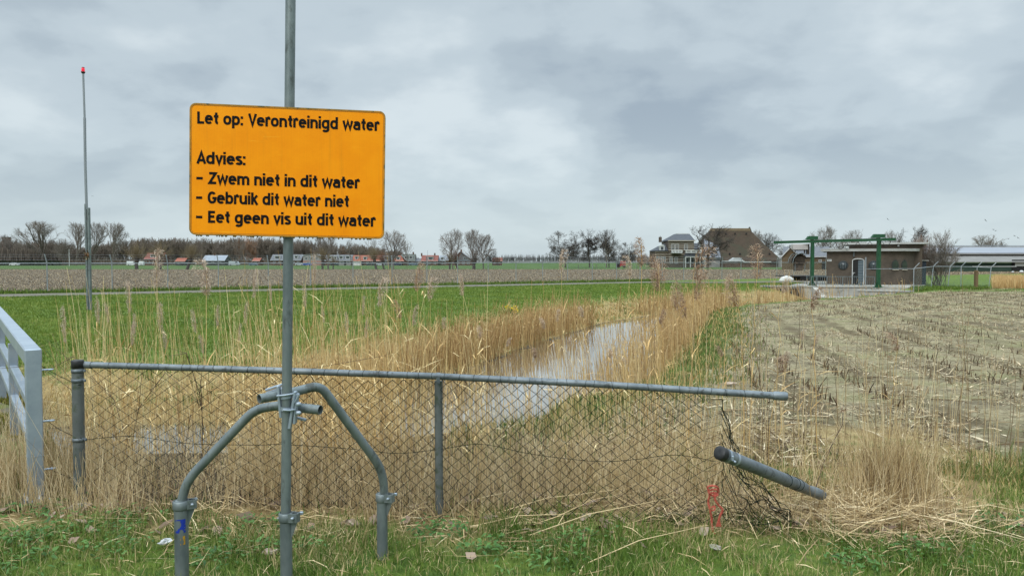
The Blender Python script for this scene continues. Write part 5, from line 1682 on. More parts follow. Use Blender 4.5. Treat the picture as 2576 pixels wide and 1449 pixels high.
def pump_station():
    Y = 60.0
    zb = PZ(719, Y)
    D = 7.0
    TH = math.radians(-25)
    CPX = 2195.0
    ux_, uy_ = math.cos(TH), math.sin(TH)
    C0 = PX(CPX, Y)
    def lx(px):          # along the turned front wall
        k = (px - CX) / FPX
        return (k * Y - C0) / (ux_ - k * uy_)
    x0, x1 = lx(2079), lx(2311)
    w_off = (x0 + x1) / 2
    root = thing('pump_station', 'flat roofed brown brick pumping station with round windows and rounded corner', 'building', (C0 + ux_ * w_off, Y + uy_ * w_off, zb), TH)
    cx = w_off
    w = (x1 - x0) / 2
    zt = PZ(632, Y) - zb
    rad = 3.2
    out = [(-w, 0)]
    for k in range(13):
        a = math.radians(-90 + 90 * k / 12)
        out.append((w - rad + rad * math.cos(a), rad + rad * math.sin(a)))
    out += [(w, D), (-w, D)]
    def fn(u, v, d): return Vector((u, v, d))
    wall = MB().prism(out, fn, -.6, zt).build('wall', M['brick'], root)
    # roof slab, overhanging, with pale fascia
    big = [(-w - .45, -.35)]
    for k in range(13):
        a = math.radians(-90 + 90 * k / 12)
        big.append((w - rad + (rad + .35) * math.cos(a), rad + (rad + .35) * math.sin(a)))
    big += [(w + .35, D + .3), (-w - .45, D + .3)]
    fascia = mat('weathered_white_fascia', (.42, .42, .40), (.31, .305, .28), 1.5, .8, stretch=(1, 1, 4))
    roof = MB().prism(big, fn, zt, zt + .13).prism([(a * 1.006, b * 1.006 - .01) for a, b in big], fn, zt + .13, zt + .20).build('roof', fascia, root)
    # taller hall behind
    hx0, hx1 = lx(2134) - cx, lx(2325) - cx
    ht = PZ(614, 62) - zb
    up = MB().box(((hx0 + hx1) / 2, 5.3, ht / 2), (hx1 - hx0, 6.2, ht - .02)).build('hall', M['brick'], root)
    MB().box(((hx0 + hx1) / 2, 5.3, ht + .03), (hx1 - hx0 + .9, 7.0, .14)).build('roof', fascia, root)
    # floodlight on the hall
    # round windows with bars
    frame_m = mat('dark_window_iron', (.025, .03, .03), (.04, .045, .045), 8, .5)
    def round_win(px, py, r):
        c = Vector((lx(px) - cx, 0, PZ(py, Y) - zb))
        fr = MB()
        prof = [(r + .06, .0), (r + .06, .05), (r, .06), (r - .02, .02)]
        fr.lathe(prof[:3] + [(r - .01, .055), (r - .01, -.02)], c, 24, ax=(0, -1, 0))
        f = fr.build('window', frame_m, root)
        pane = MB().lathe([(r - .012, 0), (r - .012, .012)], c + Vector((0, -.06, 0)), 24, ax=(0, -1, 0)).build('pane', M['glass'], f)
        bars = MB()
        for k in (-.55, -.2, .15, .5):
            hh = math.sqrt(max(0, 1 - k * k)) * r
            bars.box(c + Vector((k * r, -.085, 0)), (.02, .02, 2 * hh - .03))
        bars.build('bar', M['galv'], f)
        return c
    c1 = round_win(2120.6, 667.5, .32)
    round_win(2197, 667.5, .32)
    # pointed narrow windows in the curved part
    for ang in (-61, -46):
        a = math.radians(ang)
        n_ = Vector((math.cos(a), math.sin(a), 0)); t_ = Vector((-n_.y, n_.x, 0))
        c = Vector((w - rad, rad, 0)) + n_ * (rad + .005); c.z = PZ(667, Y) - zb
        def g(u, v, d): return c + t_ * u + Vector((0, 0, v)) + n_ * d
        shp = [(-.2, -.34), (.2, -.34), (.26, 0), (.2, .24), (0, .42), (-.2, .24), (-.26, 0)]
        f = MB().prism([(u * 1.15, v * 1.1) for u, v in shp], g, -.05, .03).build('window', frame_m, root)
        MB().prism(shp, g, .03, .042).build('pane', mat('green_dim_glass', (.02, .03, .022), (.045, .06, .04), 1.2, .2, spec=.3), f)
        MB().prism([(-.25, -.42), (.25, -.42), (.25, -.36), (-.25, -.36)], g, .0, .09).build('sill', M['stone_trim'], f)
    # doorway: pale arched frame, one leaf folded open
    def dp(px, py): 
        return lx(px) - cx, PZ(py, Y) - zb
    dx0, _ = dp(2143, 700); dx1, dzt = dp(2174, 651); dz0 = .02
    fr = MB()
    for xx in (dx0 + .03, dx1 - .03): fr.box((xx, -.03, (dz0 + dzt - .15) / 2), (.055, .12, dzt - .15 - dz0))
    nseg = 10; m_ = (dx0 + dx1) / 2; hw_ = (dx1 - dx0) / 2
    poly_o = [(m_ + hw_ * math.cos(t), dzt - .15 + .19 * math.sin(t)) for t in np.linspace(math.pi, 0, nseg)]
    poly_i = [(m_ + (hw_ - .055) * math.cos(t), dzt - .15 + .12 * math.sin(t)) for t in np.linspace(0, math.pi, nseg)]
    for i in range(nseg - 1):
        q = [poly_o[i], poly_o[i + 1], poly_i[nseg - 2 - i], poly_i[nseg - 1 - i]]
        fr.prism(q, lambda u, v, d: Vector((u, d, v)), .03, -.09)
    door = fr.build('door', M['white'], root)
    MB().box(((dx0 + m_) / 2 + .03, -.012, (dzt - .1) / 2), (hw_ - .06, .02, dzt - .14)).build('opening', M['black'], door)
    leaf = MB().box(((dx1 + m_) / 2 - .03, -.03, (dzt - .1) / 2), (hw_ - .05, .05, dzt - .16))
    lo = leaf.build('door_leaf', mat('blue_grey_door', (.06, .085, .10), (.085, .112, .125), 2, .6), door)
    gr = MB()
    for k in range(1, 9): gr.box(((dx1 + m_) / 2 - .03, -.058, k * (dzt - .2) / 9), (hw_ - .06, .012, .018))
    gr.build('groove', mat('pale_groove', (.25, .28, .29), rough=.6), lo)
    hd = MB().box((dx0 + .10, -.10, 1.0), (.03, .05, .2)).box((dx0 + .16, -.12, 1.05), (.14, .025, .03))
    hd.build('handle', M['white'], door)
    # house number plate
    nx, nz = dp(2086, 655)
    pl = MB().box((nx, -.012, nz), (.32, .02, .17)).build('number_plate', M['white'], root)
    tx = MB()
    lettering('107', lambda x, y, l: Vector((x, -.0235 - l, y)), nx - .12, nx + .10, nz - .05, .10, tx)
    tx.build('lettering', M['black'], pl)
    # downpipe, side box, lamp
    MB().tube([(lx(2144) - cx + .1, -.06, zt - .02), (lx(2144) - cx + .1, -.06, zt - .45)], .05, 8).build('downpipe', M['galv_dark'], root)
    MB().tube([(w + .06, rad + .6, zt), (w + .06, rad + .6, .2)], .06, 8).build('downpipe', M['rubber'], root)
    lp = MB().lathe([(.06, -.07), (.09, 0), (.05, .07)], Vector((lx(2262) - cx, 2.05, ht - .15)), 8).lathe([(.06, -.07), (.09, 0), (.05, .07)], Vector((lx(2116) - cx + .4, -.5, zt + .3)), 8)
    lp.build('lamp', M['white'], root)
    MB().box((w + .55, rad + 1.0, 1.0), (.5, .6, 2.0), bev=.02).build('side_cabinet', mat('blue_cabinet', (.016, .026, .042), (.024, .038, .058), 2, .5), root)
    MB().box((w + .55, rad + 1.0, 2.05), (.85, .85, .08)).build('cabinet_roof', fascia, root)
    # stepped pale plinth
    MB().prism([(a * 1.012, b - .04) for a, b in out], fn, -.62, .10).build('plinth', M['concrete'], root)
pump_station()

# ------------------------------------------------------------------ concrete intake works round the end of the ditch
def intake():
    def wall(name, label, pts, Ytop, thick, ztops, zb, cap=True):
        a, b = Vector(pts[0]), Vector(pts[1])
        d = b - a; L = d.length; ang = math.atan2(d.y, d.x)
        root = thing(name, label, 'concrete wall', (a.x, a.y, 0), ang)
        MB().prism([(0, zb), (L, zb), (L, ztops[1] - .1), (0, ztops[0] - .1)], lambda u, v, e: Vector((u, e, v)), 0, thick).build('wall_body', M['concrete'], root)
        if cap:
            MB().prism([(-.02, ztops[0] - .1), (L + .02, ztops[1] - .1), (L + .02, ztops[1]), (-.02, ztops[0])], lambda u, v, e: Vector((u, e, v)), -.07, thick + .07).build('coping', mat('pale_coping', (.44, .44, .41), (.35, .35, .315), 1.5, .8, c3=(.20, .21, .16), s3=2.5, t3=.6), root)
        return root, L
    z = lambda py, Y: PZ(py, Y)
    # headwall with dark openings
    r, L = wall('sluice_headwall', 'low concrete sluice headwall with dark inlets behind the reeds', [(PX(1914, 60), 60, 0), (PX(2042, 56.5), 56.5, 0)], 58, .5, (z(718, 60), z(719, 56.5)), -1.6)
    for k, u in enumerate((.16, .42, .68)):
        MB().box((L * u, -.03, -.95), (L * .17, .05, 1.0)).build('inlet', M['black'], r)
    gb = MB()
    for k in range(16): gb.box((L * (.07 + k * .052), -.08, -.85), (.05, .05, 1.2))
    gb.build('grating', M['galv_dark'], r)
    wall('sluice_wing_wall', 'sloping concrete wing wall between sluice headwall and pumping station', [(PX(2042, 56.5), 56.3, 0), (PX(2064, 54), 53.2, 0)], 56, .35, (z(719, 56.5), z(752, 53.5)), -1.7, False)
    wall('quay_wall', 'long pale concrete quay wall under the pumping station railing', [(PX(2058, 58), 58, 0), (PX(2176, 57.6), 57.6, 0)], 58, .6, (z(719.5, 58), z(719.5, 57.6)), -1.7)
    wall('return_wall', 'pale concrete return wall ending at the bare field', [(PX(2158, 54.5), 54.5, 0), (PX(2289, 51.5), 51.5, 0)], 53, .35, (z(728.5, 54.5), z(731, 51.5)), -1.5)
    wall('low_ledge', 'thin concrete ledge at the foot of the quay wall', [(PX(2062, 53), 53, 0), (PX(2160, 53), 53, 0)], 53, .5, (z(747, 53), z(747, 53)), -1.7)
    # paved yard at the station
    yb = MB().prism([(PX(2050, 59), 58.2), (PX(2176, 58), 58.0), (PX(2290, 56), 56.2), (PX(2330, 60), 60.2), (PX(2330, 70), 70), (PX(2030, 70), 70), (PX(1990, 62), 62)],
                    lambda u, v, d: Vector((u, v, d)), -.7, z(719.5, 58) - .02)
    tag(yb.build('pavement', M['concrete']), kind='structure')
intake()

def yard_railing():
    Y = 57.9
    zt, zb = PZ(696, Y), PZ(718.6, Y)
    h = zt - zb
    for nm, lab, xa, xb, ya, yb in (('yard_railing', 'low grey bar railing on the quay before the pumping station door', 2041, 2200, 58.1, 57.8), ('yard_railing', 'short grey bar railing behind the front crane column', 2030, 2080, 61.5, 61.5)):
        x0, x1 = PX(xa, ya), PX(xb, yb)
        root = thing(nm, lab, 'railing', (x0, ya, zb))
        L = math.hypot(x1 - x0, yb - ya); root.rotation_euler = (0, 0, math.atan2(yb - ya, x1 - x0))
        n = max(2, round(L / 1.35))
        for k in range(n + 1): MB().box((L * k / n, 0, h / 2), (.06, .05, h)).build('post', M['galv'], root)
        MB().box((L / 2, 0, h), (L, .05, .05)).build('top_rail', M['galv'], root)
        MB().box((L / 2, 0, .08), (L, .035, .035)).build('bottom_rail', M['galv'], root)
        b = MB()
        m = int(L / .17)
        for k in range(1, m): b.box((L * k / m, 0, h / 2), (.02, .02, h - .1))
        b.build('slat', M['galv'], root)
yard_railing()

def crane():
    gm = M['crane']
    YL, YR = 58.6, 55.4
    bl, br = P(2042.5, 718, YL), P(2209, 723, YR)
    tl, tr = P(2042.5, 607.5, YL), P(2209, 603.2, YR)
    root = thing('gantry_crane', 'green steel gantry crane with long overhead beam on two columns', 'crane', (bl.x, bl.y, bl.z))
    inv = Matrix.Translation(-Vector((bl.x, bl.y, bl.z)))
    def bld(mb, nm, m=gm, par=root):
        o = mb.build(nm, m, par); o.data.transform(inv); return o
    for b, t, w in ((bl, tl, .21), (br, tr, .22)):
        zt = t.z + .02
        zb_ = b.z - .25
        mb = MB().box((b.x, b.y, (zt + zb_) / 2), (w, .30, zt - zb_), bev=.015)
        mb.box((b.x, b.y, b.z + .02), (.55, .55, .05))
        for sx in (-1, 1): mb.prism([(0, 0), (.16, 0), (0, .4)], lambda u, v, d, sx=sx: Vector((b.x + sx * (w / 2 + u), b.y + d, b.z + .04 + v)), -.02, .02)
        bld(mb, 'column')
        if b is br: bld(MB().box((b.x, b.y, b.z - .2), (.75, .7, .35)), 'footing', M['concrete'])
    # the beam: an I-section from left end to right end
    d = (tr - tl); u = Vector((d.x, d.y, 0)).normalized()
    k = (tr.z - tl.z) / math.hypot(d.x, d.y)
    def bp(px):
        kk = (px - CX) / FPX
        t = (kk * tl.y - tl.x) / (u.x - kk * u.y)
        return Vector((tl.x + u.x * t, tl.y + u.y * t, tl.z + k * t))
    e0, e1 = bp(1946.5), bp(2252)
    L = (e1 - e0).length
    mid = (e0 + e1) / 2
    rz = math.atan2(u.y, u.x); ry = -math.atan2(e1.z - e0.z, math.hypot(e1.x - e0.x, e1.y - e0.y))
    bm = MB().box(mid + Vector((0, 0, .0)), (L, .18, .165), rz=rz, ry=ry).box(mid + Vector((0, 0, .092)), (L + .01, .22, .02), rz=rz, ry=ry).box(mid - Vector((0, 0, .092)), (L + .01, .22, .02), rz=rz, ry=ry)
    beam = bld(bm, 'beam')
    # pale worn strips on top of the beam
    wp = MB()
    for a, b in ((2028, 2070), (2120, 2165), (2190, 2212)):
        p, q = bp(a), bp(b)
        wp.box((p + q) / 2 + Vector((0, -.02, .128)), ((q - p).length, .2, .016), rz=rz, ry=ry)
    bld(wp, 'top_plate', mat('pale_top_plate', (.45, .48, .46), (.36, .38, .36), 3, .7), beam)
    for c in (tl, tr):      # wedge-shaped brackets standing on the beam over each column
        mb = MB()
        fn = lambda uu, v, dd: c + u * uu + Vector((0, dd, v))
        mb.prism([(-.52, .14), (.42, .14), (.42, .40), (-.30, .42)], fn, -.14, .14)
        mb.prism([(-.10, .02), (.12, .02), (.12, .16), (-.10, .16)], fn, -.08, .08)
        mb.prism([(-.60, .14), (.44, .14), (.44, .165), (-.60, .165)], fn, -.20, .20)
        bld(mb, 'bracket')
    # festoon cable
    fc = MB()
    xs = [2053, 2075, 2098, 2125, 2155, 2185, 2215, 2238]
    for a, b in zip(xs[:-1], xs[1:]):
        p, q = bp(a), bp(b)
        fc.tube([p + (q - p) * t - Vector((0, .13, .12 + .55 * math.sin(math.pi * t) * (.7 if (a % 2) else 1))) for t in np.linspace(0, 1, 9)], .018, 5, False)
    bld(fc, 'cable', M['rubber'])
    # trash rake hanging under the left arm
    c0 = bp(2011)
    rk = thing('trash_rake', 'rusty curved trash rake hanging from a pale trolley under the crane beam', 'trash rake', c0)
    def rp_(px, py, dy=0.0): return P(px, py, c0.y + dy) - c0
    tm = mat('pale_trolley_paint', (.40, .37, .36), (.48, .45, .43), 2, .6, c3=(.25, .2, .16), s3=3, t3=.6)
    a, b = rp_(1993, 614.5), rp_(2030, 628.5)
    MB().box((a + b) / 2, (b.x - a.x, .5, a.z - b.z), bev=.02).build('trolley', tm, rk)
    dk = mat('rusty_dark_iron', (.06, .048, .038), (.10, .075, .055), 4, .8, c3=(.03, .027, .025), s3=5, t3=.5)
    fm = MB()
    for px in (2033, 2040 - 9): fm.box((rp_(px, 614) + rp_(px, 640)) / 2, (.09, .3, (rp_(0, 614) - rp_(0, 640)).z))
    fm.box((rp_(1987, 616) + rp_(1987, 634)) / 2, (.05, .05, .55))
    fm.box(rp_(2010, 630), (1.2, .3, .06)); fm.box(rp_(2000, 634), (.06, .06, .25)); fm.box(rp_(2024, 633), (.08, .08, .3))
    fm.build('hanger_frame', dk, rk)
    # hood of curved tines
    tn = MB()
    for k in range(11):
        dy = -.45 + .09 * k
        pts = [rp_(1990 + 0.5 * k, 661, dy), rp_(1992, 650, dy), rp_(1999, 641, dy), rp_(2010, 638, dy), rp_(2020, 640, dy), rp_(2024, 646, dy)]
        tn.tube(pts, .036, 5, False)
    tn.build('tine', dk, rk)
    bk = MB()
    ob = [rp_(1989, 661), rp_(1992, 650.5), rp_(1999, 642), rp_(2010, 639), rp_(2021, 641), rp_(2025, 650)]
    for i in range(5): bk.add([ob[i] + Vector((0, -.38, -.04)), ob[i + 1] + Vector((0, -.38, -.04)), ob[i + 1] + Vector((0, .45, -.04)), ob[i] + Vector((0, .45, -.04))], [(0, 1, 2, 3)])
    bk.prism([(v.x, v.z) for v in ob] + [(ob[-1].x, rp_(0, 663).z), (ob[0].x + .3, rp_(0, 661).z)], lambda uu, v, dd: Vector((uu, dd, v)), .1, .16)
    bk.build('hood_plate', dk, rk)
    hp_ = MB()
    o_ = [rp_(1988, 662), rp_(1991, 650), rp_(1998, 640.5), rp_(2010, 637), rp_(2022, 640)]
    for i in range(4):
        for dy in (-.5, .5):
            hp_.tube([o_[i] + Vector((0, dy, 0)), o_[i + 1] + Vector((0, dy, 0))], .035, 6)
    hp_.build('hood_rim', M['galv'], rk)
    gr = MB()
    for k in range(9):
        x = 2001 + k * 2.9
        gr.box((rp_(x, 645, -.3) + rp_(x - .3, 664, -.3)) / 2, (.035, .05, (rp_(0, 645) - rp_(0, 664)).z))
    gr.build('rake_bar', dk, rk)
    sk = MB()
    a, b = rp_(2001, 663), rp_(2025, 681)
    sk.prism([(rp_(2001, 0).x, a.z), (rp_(2027, 0).x, a.z), (rp_(2023.5, 0).x, b.z), (rp_(2001.5, 0).x, b.z)], lambda uu, v, d: Vector((uu, d, v)), -.35, -.28)
    sk.box(rp_(2013, 662, -.4), (1.0, .1, .12))
    sk.build('lower_grid', dk, rk)
    sd = MB()
    sd.box((rp_(1999, 660, -.35) + rp_(2001, 682, -.35)) / 2, (.05, .06, .75)); sd.box((rp_(2026, 660, -.35) + rp_(2024, 682, -.35)) / 2, (.04, .06, .75), ry=.08)
    sd.build('side_bar', M['galv'], rk)
crane()

def yard_things():
    c = P(2016, 706, 66)
    root = thing('steel_platform', 'low dark flat steel platform on legs beside the crane column', 'platform', (c.x, c.y, c.z))
    dk = mat('dark_steel_plate', (.03, .028, .025), (.06, .055, .05), 2, .7)
    w = PX(2070, 66) - PX(1962, 66)
    MB().box((0, 0, .42), (w, 2.4, .09)).build('deck_plate', dk, root)
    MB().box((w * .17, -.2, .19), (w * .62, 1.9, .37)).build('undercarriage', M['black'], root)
    for sx in (-.45, .45): MB().box((w * sx, -.8, .2), (.12, .12, .4)).build('leg', dk, root)
    p = P(1979, 706, 64.5)
    lump = MB()
    r = random.Random(4)
    prof = []
    n = 12
    vs, fs = [], []
    for i in range(7):
        f = i / 6
        for k in range(n):
            a = 2 * math.pi * k / n
            rr = (1 - f ** 2.2) ** .5 * (1 + r.uniform(-.12, .12))
            vs.append((.62 * rr * math.cos(a), .4 * rr * math.sin(a), .40 * f * (1 + .15 * math.sin(a * 2))))
    for i in range(6):
        for k in range(n): fs.append((i * n + k, i * n + (k + 1) % n, (i + 1) * n + (k + 1) % n, (i + 1) * n + k))
    fs.append(tuple(range(6 * n, 7 * n)))
    lump.add(vs, fs, True)
    o = lump.build('plastic_bundle', mat('white_plastic_sheet', (.70, .69, .64), (.52, .51, .47), 4, .5, .5))
    o.location = p; tag(o, 'crumpled white plastic bundle lying before the dark steel platform', 'bundle')
    # boundary fence of the station
    fm = M['far_post']
    root = thing('station_fence', 'mesh fence with outward tilted post tops around the pumping station corner', 'fence', P(2298, 735, 49.5))
    o0 = P(2298, 735, 49.5); o0.z = 0; root.location = o0
    pts = [(2177, 718, 56.5), (2298, 735, 49.8), (2342, 722, 57), (2384, 722, 57.3), (2417, 722.5, 57), (2457, 723.5, 56.8), (2487, 725.5, 56.5)]
    pos = []
    for px, py, Yy in pts:
        p = P(px, py, Yy); pos.append(Vector((p.x, p.y, min(p.z, -.25) if px > 2200 else p.z)))
    HT = 1.6
    for i, p in enumerate(pos):
        lean = Vector((.16 if i >= 2 else 0, 0, 0)) * (0 if i in (4, 5) else 1)
        top = p + Vector((0, 0, HT)) + lean
        if i == 0: MB().tube([p - o0, p - o0 + Vector((0, 0, 2.15))], .05, 8).build('post', fm, root); continue
        arm = Vector((.34, -.05, .36))
        MB().tube([p - o0 - Vector((0, 0, .2)), top - o0, top + arm - o0], .028, 8).build('post', fm, root)
    rl = MB()
    tops = [p + Vector((0, 0, HT - (.35 if i == 0 else .02))) + (Vector((.16, 0, 0)) if i >= 2 and i not in (4, 5) else Vector((0, 0, 0))) for i, p in enumerate(pos)]
    rl.tube([t - o0 for t in tops], .022, 6)
    rl.build('top_rail', fm, root)
    # mesh
    V = []
    for a, b in zip(pos[1:-1], pos[2:]):
        d = b - a; L = d.length; d.normalize()
        for sg in (1, -1):
            for s in np.arange(0, L, .07):
                s1 = s + sg * 1.5
                h = 1.5
                if s1 < 0: h = 1.5 * (s / 1.5); s1 = 0
                if s1 > L: h = 1.5 * ((L - s) / 1.5); s1 = L
                if h < .05: continue
                p0 = a + d * s + Vector((0, .004 * sg, .03)); p1 = a + d * s1 + Vector((0, .004 * sg, .03 + h)); w_ = d * .0035
                V += [p0 - w_ - o0, p0 + w_ - o0, p1 + w_ - o0, p1 - w_ - o0]
    V = np.array([tuple(v) for v in V])
    np_mesh('wire_mesh', V, [np.arange(len(V)).reshape(-1, 4)], mat('green_grey_wire', (.10, .16, .15), (.14, .20, .19), 5, .5), root)
    # squared timber post
    p = P(2455, 725, 56); h = PZ(681, 56) - PZ(725, 56)
    wp = MB().box((0, 0, h / 2 - .1), (.22, .22, h + .2), bev=.02).prism([(-.09, -.09), (.09, -.09), (.09, .09), (-.09, .09)], lambda u, v, d: Vector((u, v, d)), h, h + .03)
    o = wp.build('timber_post', mat('brown_timber', (.11, .07, .035), (.17, .11, .055), 5, .9, .4, stretch=(1, 1, .1)))
    o.location = p; tag(o, 'square brown timber post standing inside the station fence', 'post')
yard_things()

# ------------------------------------------------------------------ bare winter trees
M['bark'] = mat('grey_brown_bark', (.115, .097, .08), (.17, .145, .12), 1.2, .95, c3=(.085, .09, .055), s3=.8, t3=.6)
M['bark_dark'] = mat('dark_bark', (.045, .037, .03), (.075, .062, .05), 1.5, .95)
M['twig'] = mat('brown_twigs', (.17, .145, .122), (.24, .205, .175), .6, .95)
M['twig_dark'] = mat('dark_twigs', (.055, .046, .039), (.09, .075, .063), .6, .95)
M['twig_red'] = mat('reddish_twigs', (.23, .13, .085), (.29, .165, .11), .6, .95)
M['twig_olive'] = mat('olive_willow_twigs', (.17, .135, .075), (.23, .18, .10), .6, .95)
M['twig_haze'] = mat('haze_tinted_twigs', (.24, .235, .24), (.29, .28, .285), .6, .95)  # air haze painted into the twig colour of the far trees

def gen_tree(seed, trunk=.25, limbs=6, ang=(35, 55), levels=4, trop=.12, wobble=.18, ratio=.62, nch=(6, 6, 5, 4), leader=True, r0=.022, rmin=.0008, spread=1.0, lmul=.42, droop=0.0, maxseg=9000, lean=0.0, TL=.62, env=None, tw=1, tl=.042):
    rnd = random.Random(seed)
    segs = []
    stack = []
    def rv(): return Vector((rnd.gauss(0, 1), rnd.gauss(0, 1), rnd.gauss(0, 1)))
    def room(p, d):          # how far a limb may run before it leaves the crown's outline
        cz, rx, rz = env
        q = Vector((p.x / rx, p.y / rx, (p.z - cz) / rz)); e = Vector((d.x / rx, d.y / rx, d.z / rz))
        a, b, c = e.dot(e), q.dot(e), q.dot(q) - 1
        s = b * b - a * c
        return max(0.02, (-b + math.sqrt(s)) / a) if s > 0 else .02
    def grow(p, d, L, r, lv):
        if env and lv == 1: L = room(p, (d + Vector((0, 0, trop * 2))).normalized()) * rnd.uniform(.78, 1.0)
        elif env and lv > 1: L = min(L, room(p, d) * rnd.uniform(.9, 1.15) + .01)
        short = env is not None and lv > 0 and L < .075
        n = 2 if short else (7, 6, 5, 4, 3)[min(lv, 4)]
        for k in range(n):
            t = trop * (1.0 if lv < 3 else .5) - droop * (lv >= 2)
            d = (d + rv() * wobble * (.35 if lv == 0 else 1) + Vector((0, 0, t))).normalized()
            q = p + d * (L / n)
            r2 = max(rmin, r * (1 - (.55 if lv else .45) / n))
            segs.append((p.copy(), q.copy(), r, r2, lv))
            p, r = q, r2
            if lv < levels and not short and (lv > 0 or (k + 1) / n > trunk):
                m = nch[min(lv, len(nch) - 1)] / n
                cnt = int(m) + (rnd.random() < m - int(m))
                for _ in range(cnt):
                    a = rv(); a = (a - d * a.dot(d)).normalized()
                    th = math.radians(rnd.uniform(*ang))
                    dd = (d * math.cos(th) + a * math.sin(th) * spread).normalized()
                    f = 1 - .35 * (k / n)
                    stack.append((p.copy(), dd, L * (lmul if lv == 0 else ratio) * rnd.uniform(.75, 1.15) * (f if lv else (1.15 - .45 * (k / n))), max(rmin, r * .62), lv + 1))
        if lv < levels and not short:
            for _ in range(2):
                dd = (d + rv() * .35).normalized()
                stack.append((p.copy(), dd, L * ratio * .8, max(rmin, r * .8), lv + 1))
    grow(Vector((0, 0, 0)), Vector((lean, 0, 1)).normalized(), TL, r0, 0)
    while stack and len(segs) < maxseg:
        grow(*stack.pop(0))
    for s in [q for q in segs if q[4] >= 2]:       # fine end twigs
        dd = (s[1] - s[0]).normalized()
        for _ in range(tw):
            e = (dd + rv() * .55 + Vector((0, 0, .12))).normalized()
            a = s[0].lerp(s[1], rnd.random())
            segs.append((a, a + e * tl * rnd.uniform(.5, 1.2), rmin * .75, rmin * .35, 5))
    return segs
def seg_mesh(segs, n):
    p0 = np.array([tuple(s[0]) for s in segs]); p1 = np.array([tuple(s[1]) for s in segs])
    r0 = np.array([s[2] for s in segs]); r1 = np.array([s[3] for s in segs])
    d = p1 - p0; d /= np.maximum(np.linalg.norm(d, axis=1, keepdims=True), 1e-9)
    u = np.where(np.abs(d[:, 2:3]) < .9, np.array([[0, 0, 1.0]]), np.array([[1.0, 0, 0]]))
    a = np.cross(d, u); a /= np.linalg.norm(a, axis=1, keepdims=True); b = np.cross(d, a)
    k = len(segs); V = np.empty((k, 2 * n, 3))
    for i in range(n):
        t = 2 * np.pi * i / n
        o = a * math.cos(t) + b * math.sin(t)
        V[:, i] = p0 + o * r0[:, None]; V[:, n + i] = p1 + o * r1[:, None]
    base = np.arange(k)[:, None] * 2 * n
    F = np.concatenate([base + np.array([[i, (i + 1) % n, n + (i + 1) % n, n + i]]) for i in range(n)])
    return V.reshape(-1, 3), F
TREES = {}
def tree_proto(key, segs, tw='twig', bk='bark', split=1):
    """unit-height, unit-width meshes: trunk with limbs, and crown of twigs"""
    allp = np.array([tuple(s[1]) for s in segs])
    h = np.percentile(allp[:, 2], 99.7)
    cx = 0.0
    hw = np.percentile(np.abs(allp[:, 0]), 96)
    V, F = seg_mesh([s for s in segs if s[4] <= split], 6)
    V2, F2 = seg_mesh([s for s in segs if s[4] > split], 3)
    sc = np.array([.5 / hw, .5 / hw, 1 / h])
    TREES[key] = (V * sc, F, V2 * sc, F2, tw, bk)
MESHES = {}
def tree(key, px, w_px, top, base_py, Y, label, group=None, name='bare_tree', rz=None, cat='tree', twig=None):
    V, F, V2, F2, tw, bk = TREES[key]
    tw = twig or tw
    if (key, tw) not in MESHES:
        a = np_mesh('trunk', V, [F], M[bk]); b = np_mesh('crown', V2, [F2], M[tw])
        MESHES[(key, tw)] = (a.data, b.data)
        bpy.data.objects.remove(a); bpy.data.objects.remove(b)
    ta, cb = MESHES[(key, tw)]
    gz = Hs(PX(px, Y), Y)
    h = PZ(top, Y) - gz
    w = w_px * Y / FPX
    root = thing(name, label, cat, (PX(px, Y), Y, gz), rz if rz is not None else random.uniform(0, 6.28), group)
    root.scale = (w, w, h)
    link('trunk', ta, root); link('crown', cb, root)
    return root
tree_proto('vase', gen_tree(1, .40, ang=(14, 40), trop=.06, wobble=.13, nch=(10, 5, 5, 4), r0=.019, rmin=.0008, ratio=.55, TL=.40, env=(.64, .47, .36), maxseg=5200))
tree_proto('vase2', gen_tree(12, .42, ang=(12, 36), trop=.07, wobble=.13, nch=(9, 5, 5, 4), r0=.020, rmin=.0008, ratio=.55, TL=.42, env=(.64, .40, .37), maxseg=5200))
tree_proto('dome', gen_tree(3, .55, ang=(35, 80), trop=.04, wobble=.20, nch=(20, 7, 6, 5), r0=.020, rmin=.0011, ratio=.55, TL=.36, env=(.60, .50, .37), maxseg=9500, tw=2, tl=.05), 'twig_dark', 'bark_dark')
tree_proto('oval', gen_tree(4, .22, ang=(35, 62), trop=.08, wobble=.22, nch=(11, 6, 6, 4), lmul=.42, r0=.019, rmin=.0011, ratio=.58), 'twig_dark', 'bark_dark')
tree_proto('round', gen_tree(5, .38, ang=(20, 62), trop=.05, wobble=.16, nch=(12, 6, 5, 5), r0=.021, rmin=.0008, ratio=.54, TL=.42, env=(.62, .42, .39), maxseg=5600))
tree_proto('round2', gen_tree(16, .35, ang=(22, 66), trop=.04, wobble=.18, nch=(13, 6, 5, 5), r0=.022, rmin=.0008, ratio=.54, TL=.44, env=(.60, .44, .40), maxseg=5600))
tree_proto('oak', gen_tree(7, .52, ang=(30, 85), trop=.02, wobble=.34, nch=(13, 5, 5, 4), r0=.034, rmin=.0011, ratio=.55, TL=.44, env=(.62, .52, .38), maxseg=5200), 'twig_dark', 'bark_dark', 2)
tree_proto('young', gen_tree(8, .35, ang=(16, 36), trop=.10, wobble=.13, nch=(10, 5, 5), lmul=.62, levels=3, r0=.014, rmin=.0009, ratio=.55, TL=.5, env=(.62, .36, .40)))
tree_proto('fine', gen_tree(9, .3, ang=(22, 58), trop=.05, wobble=.15, nch=(13, 6, 6, 5), r0=.018, rmin=.0009, ratio=.54, TL=.44, env=(.58, .44, .42), maxseg=5600), 'twig_dark')
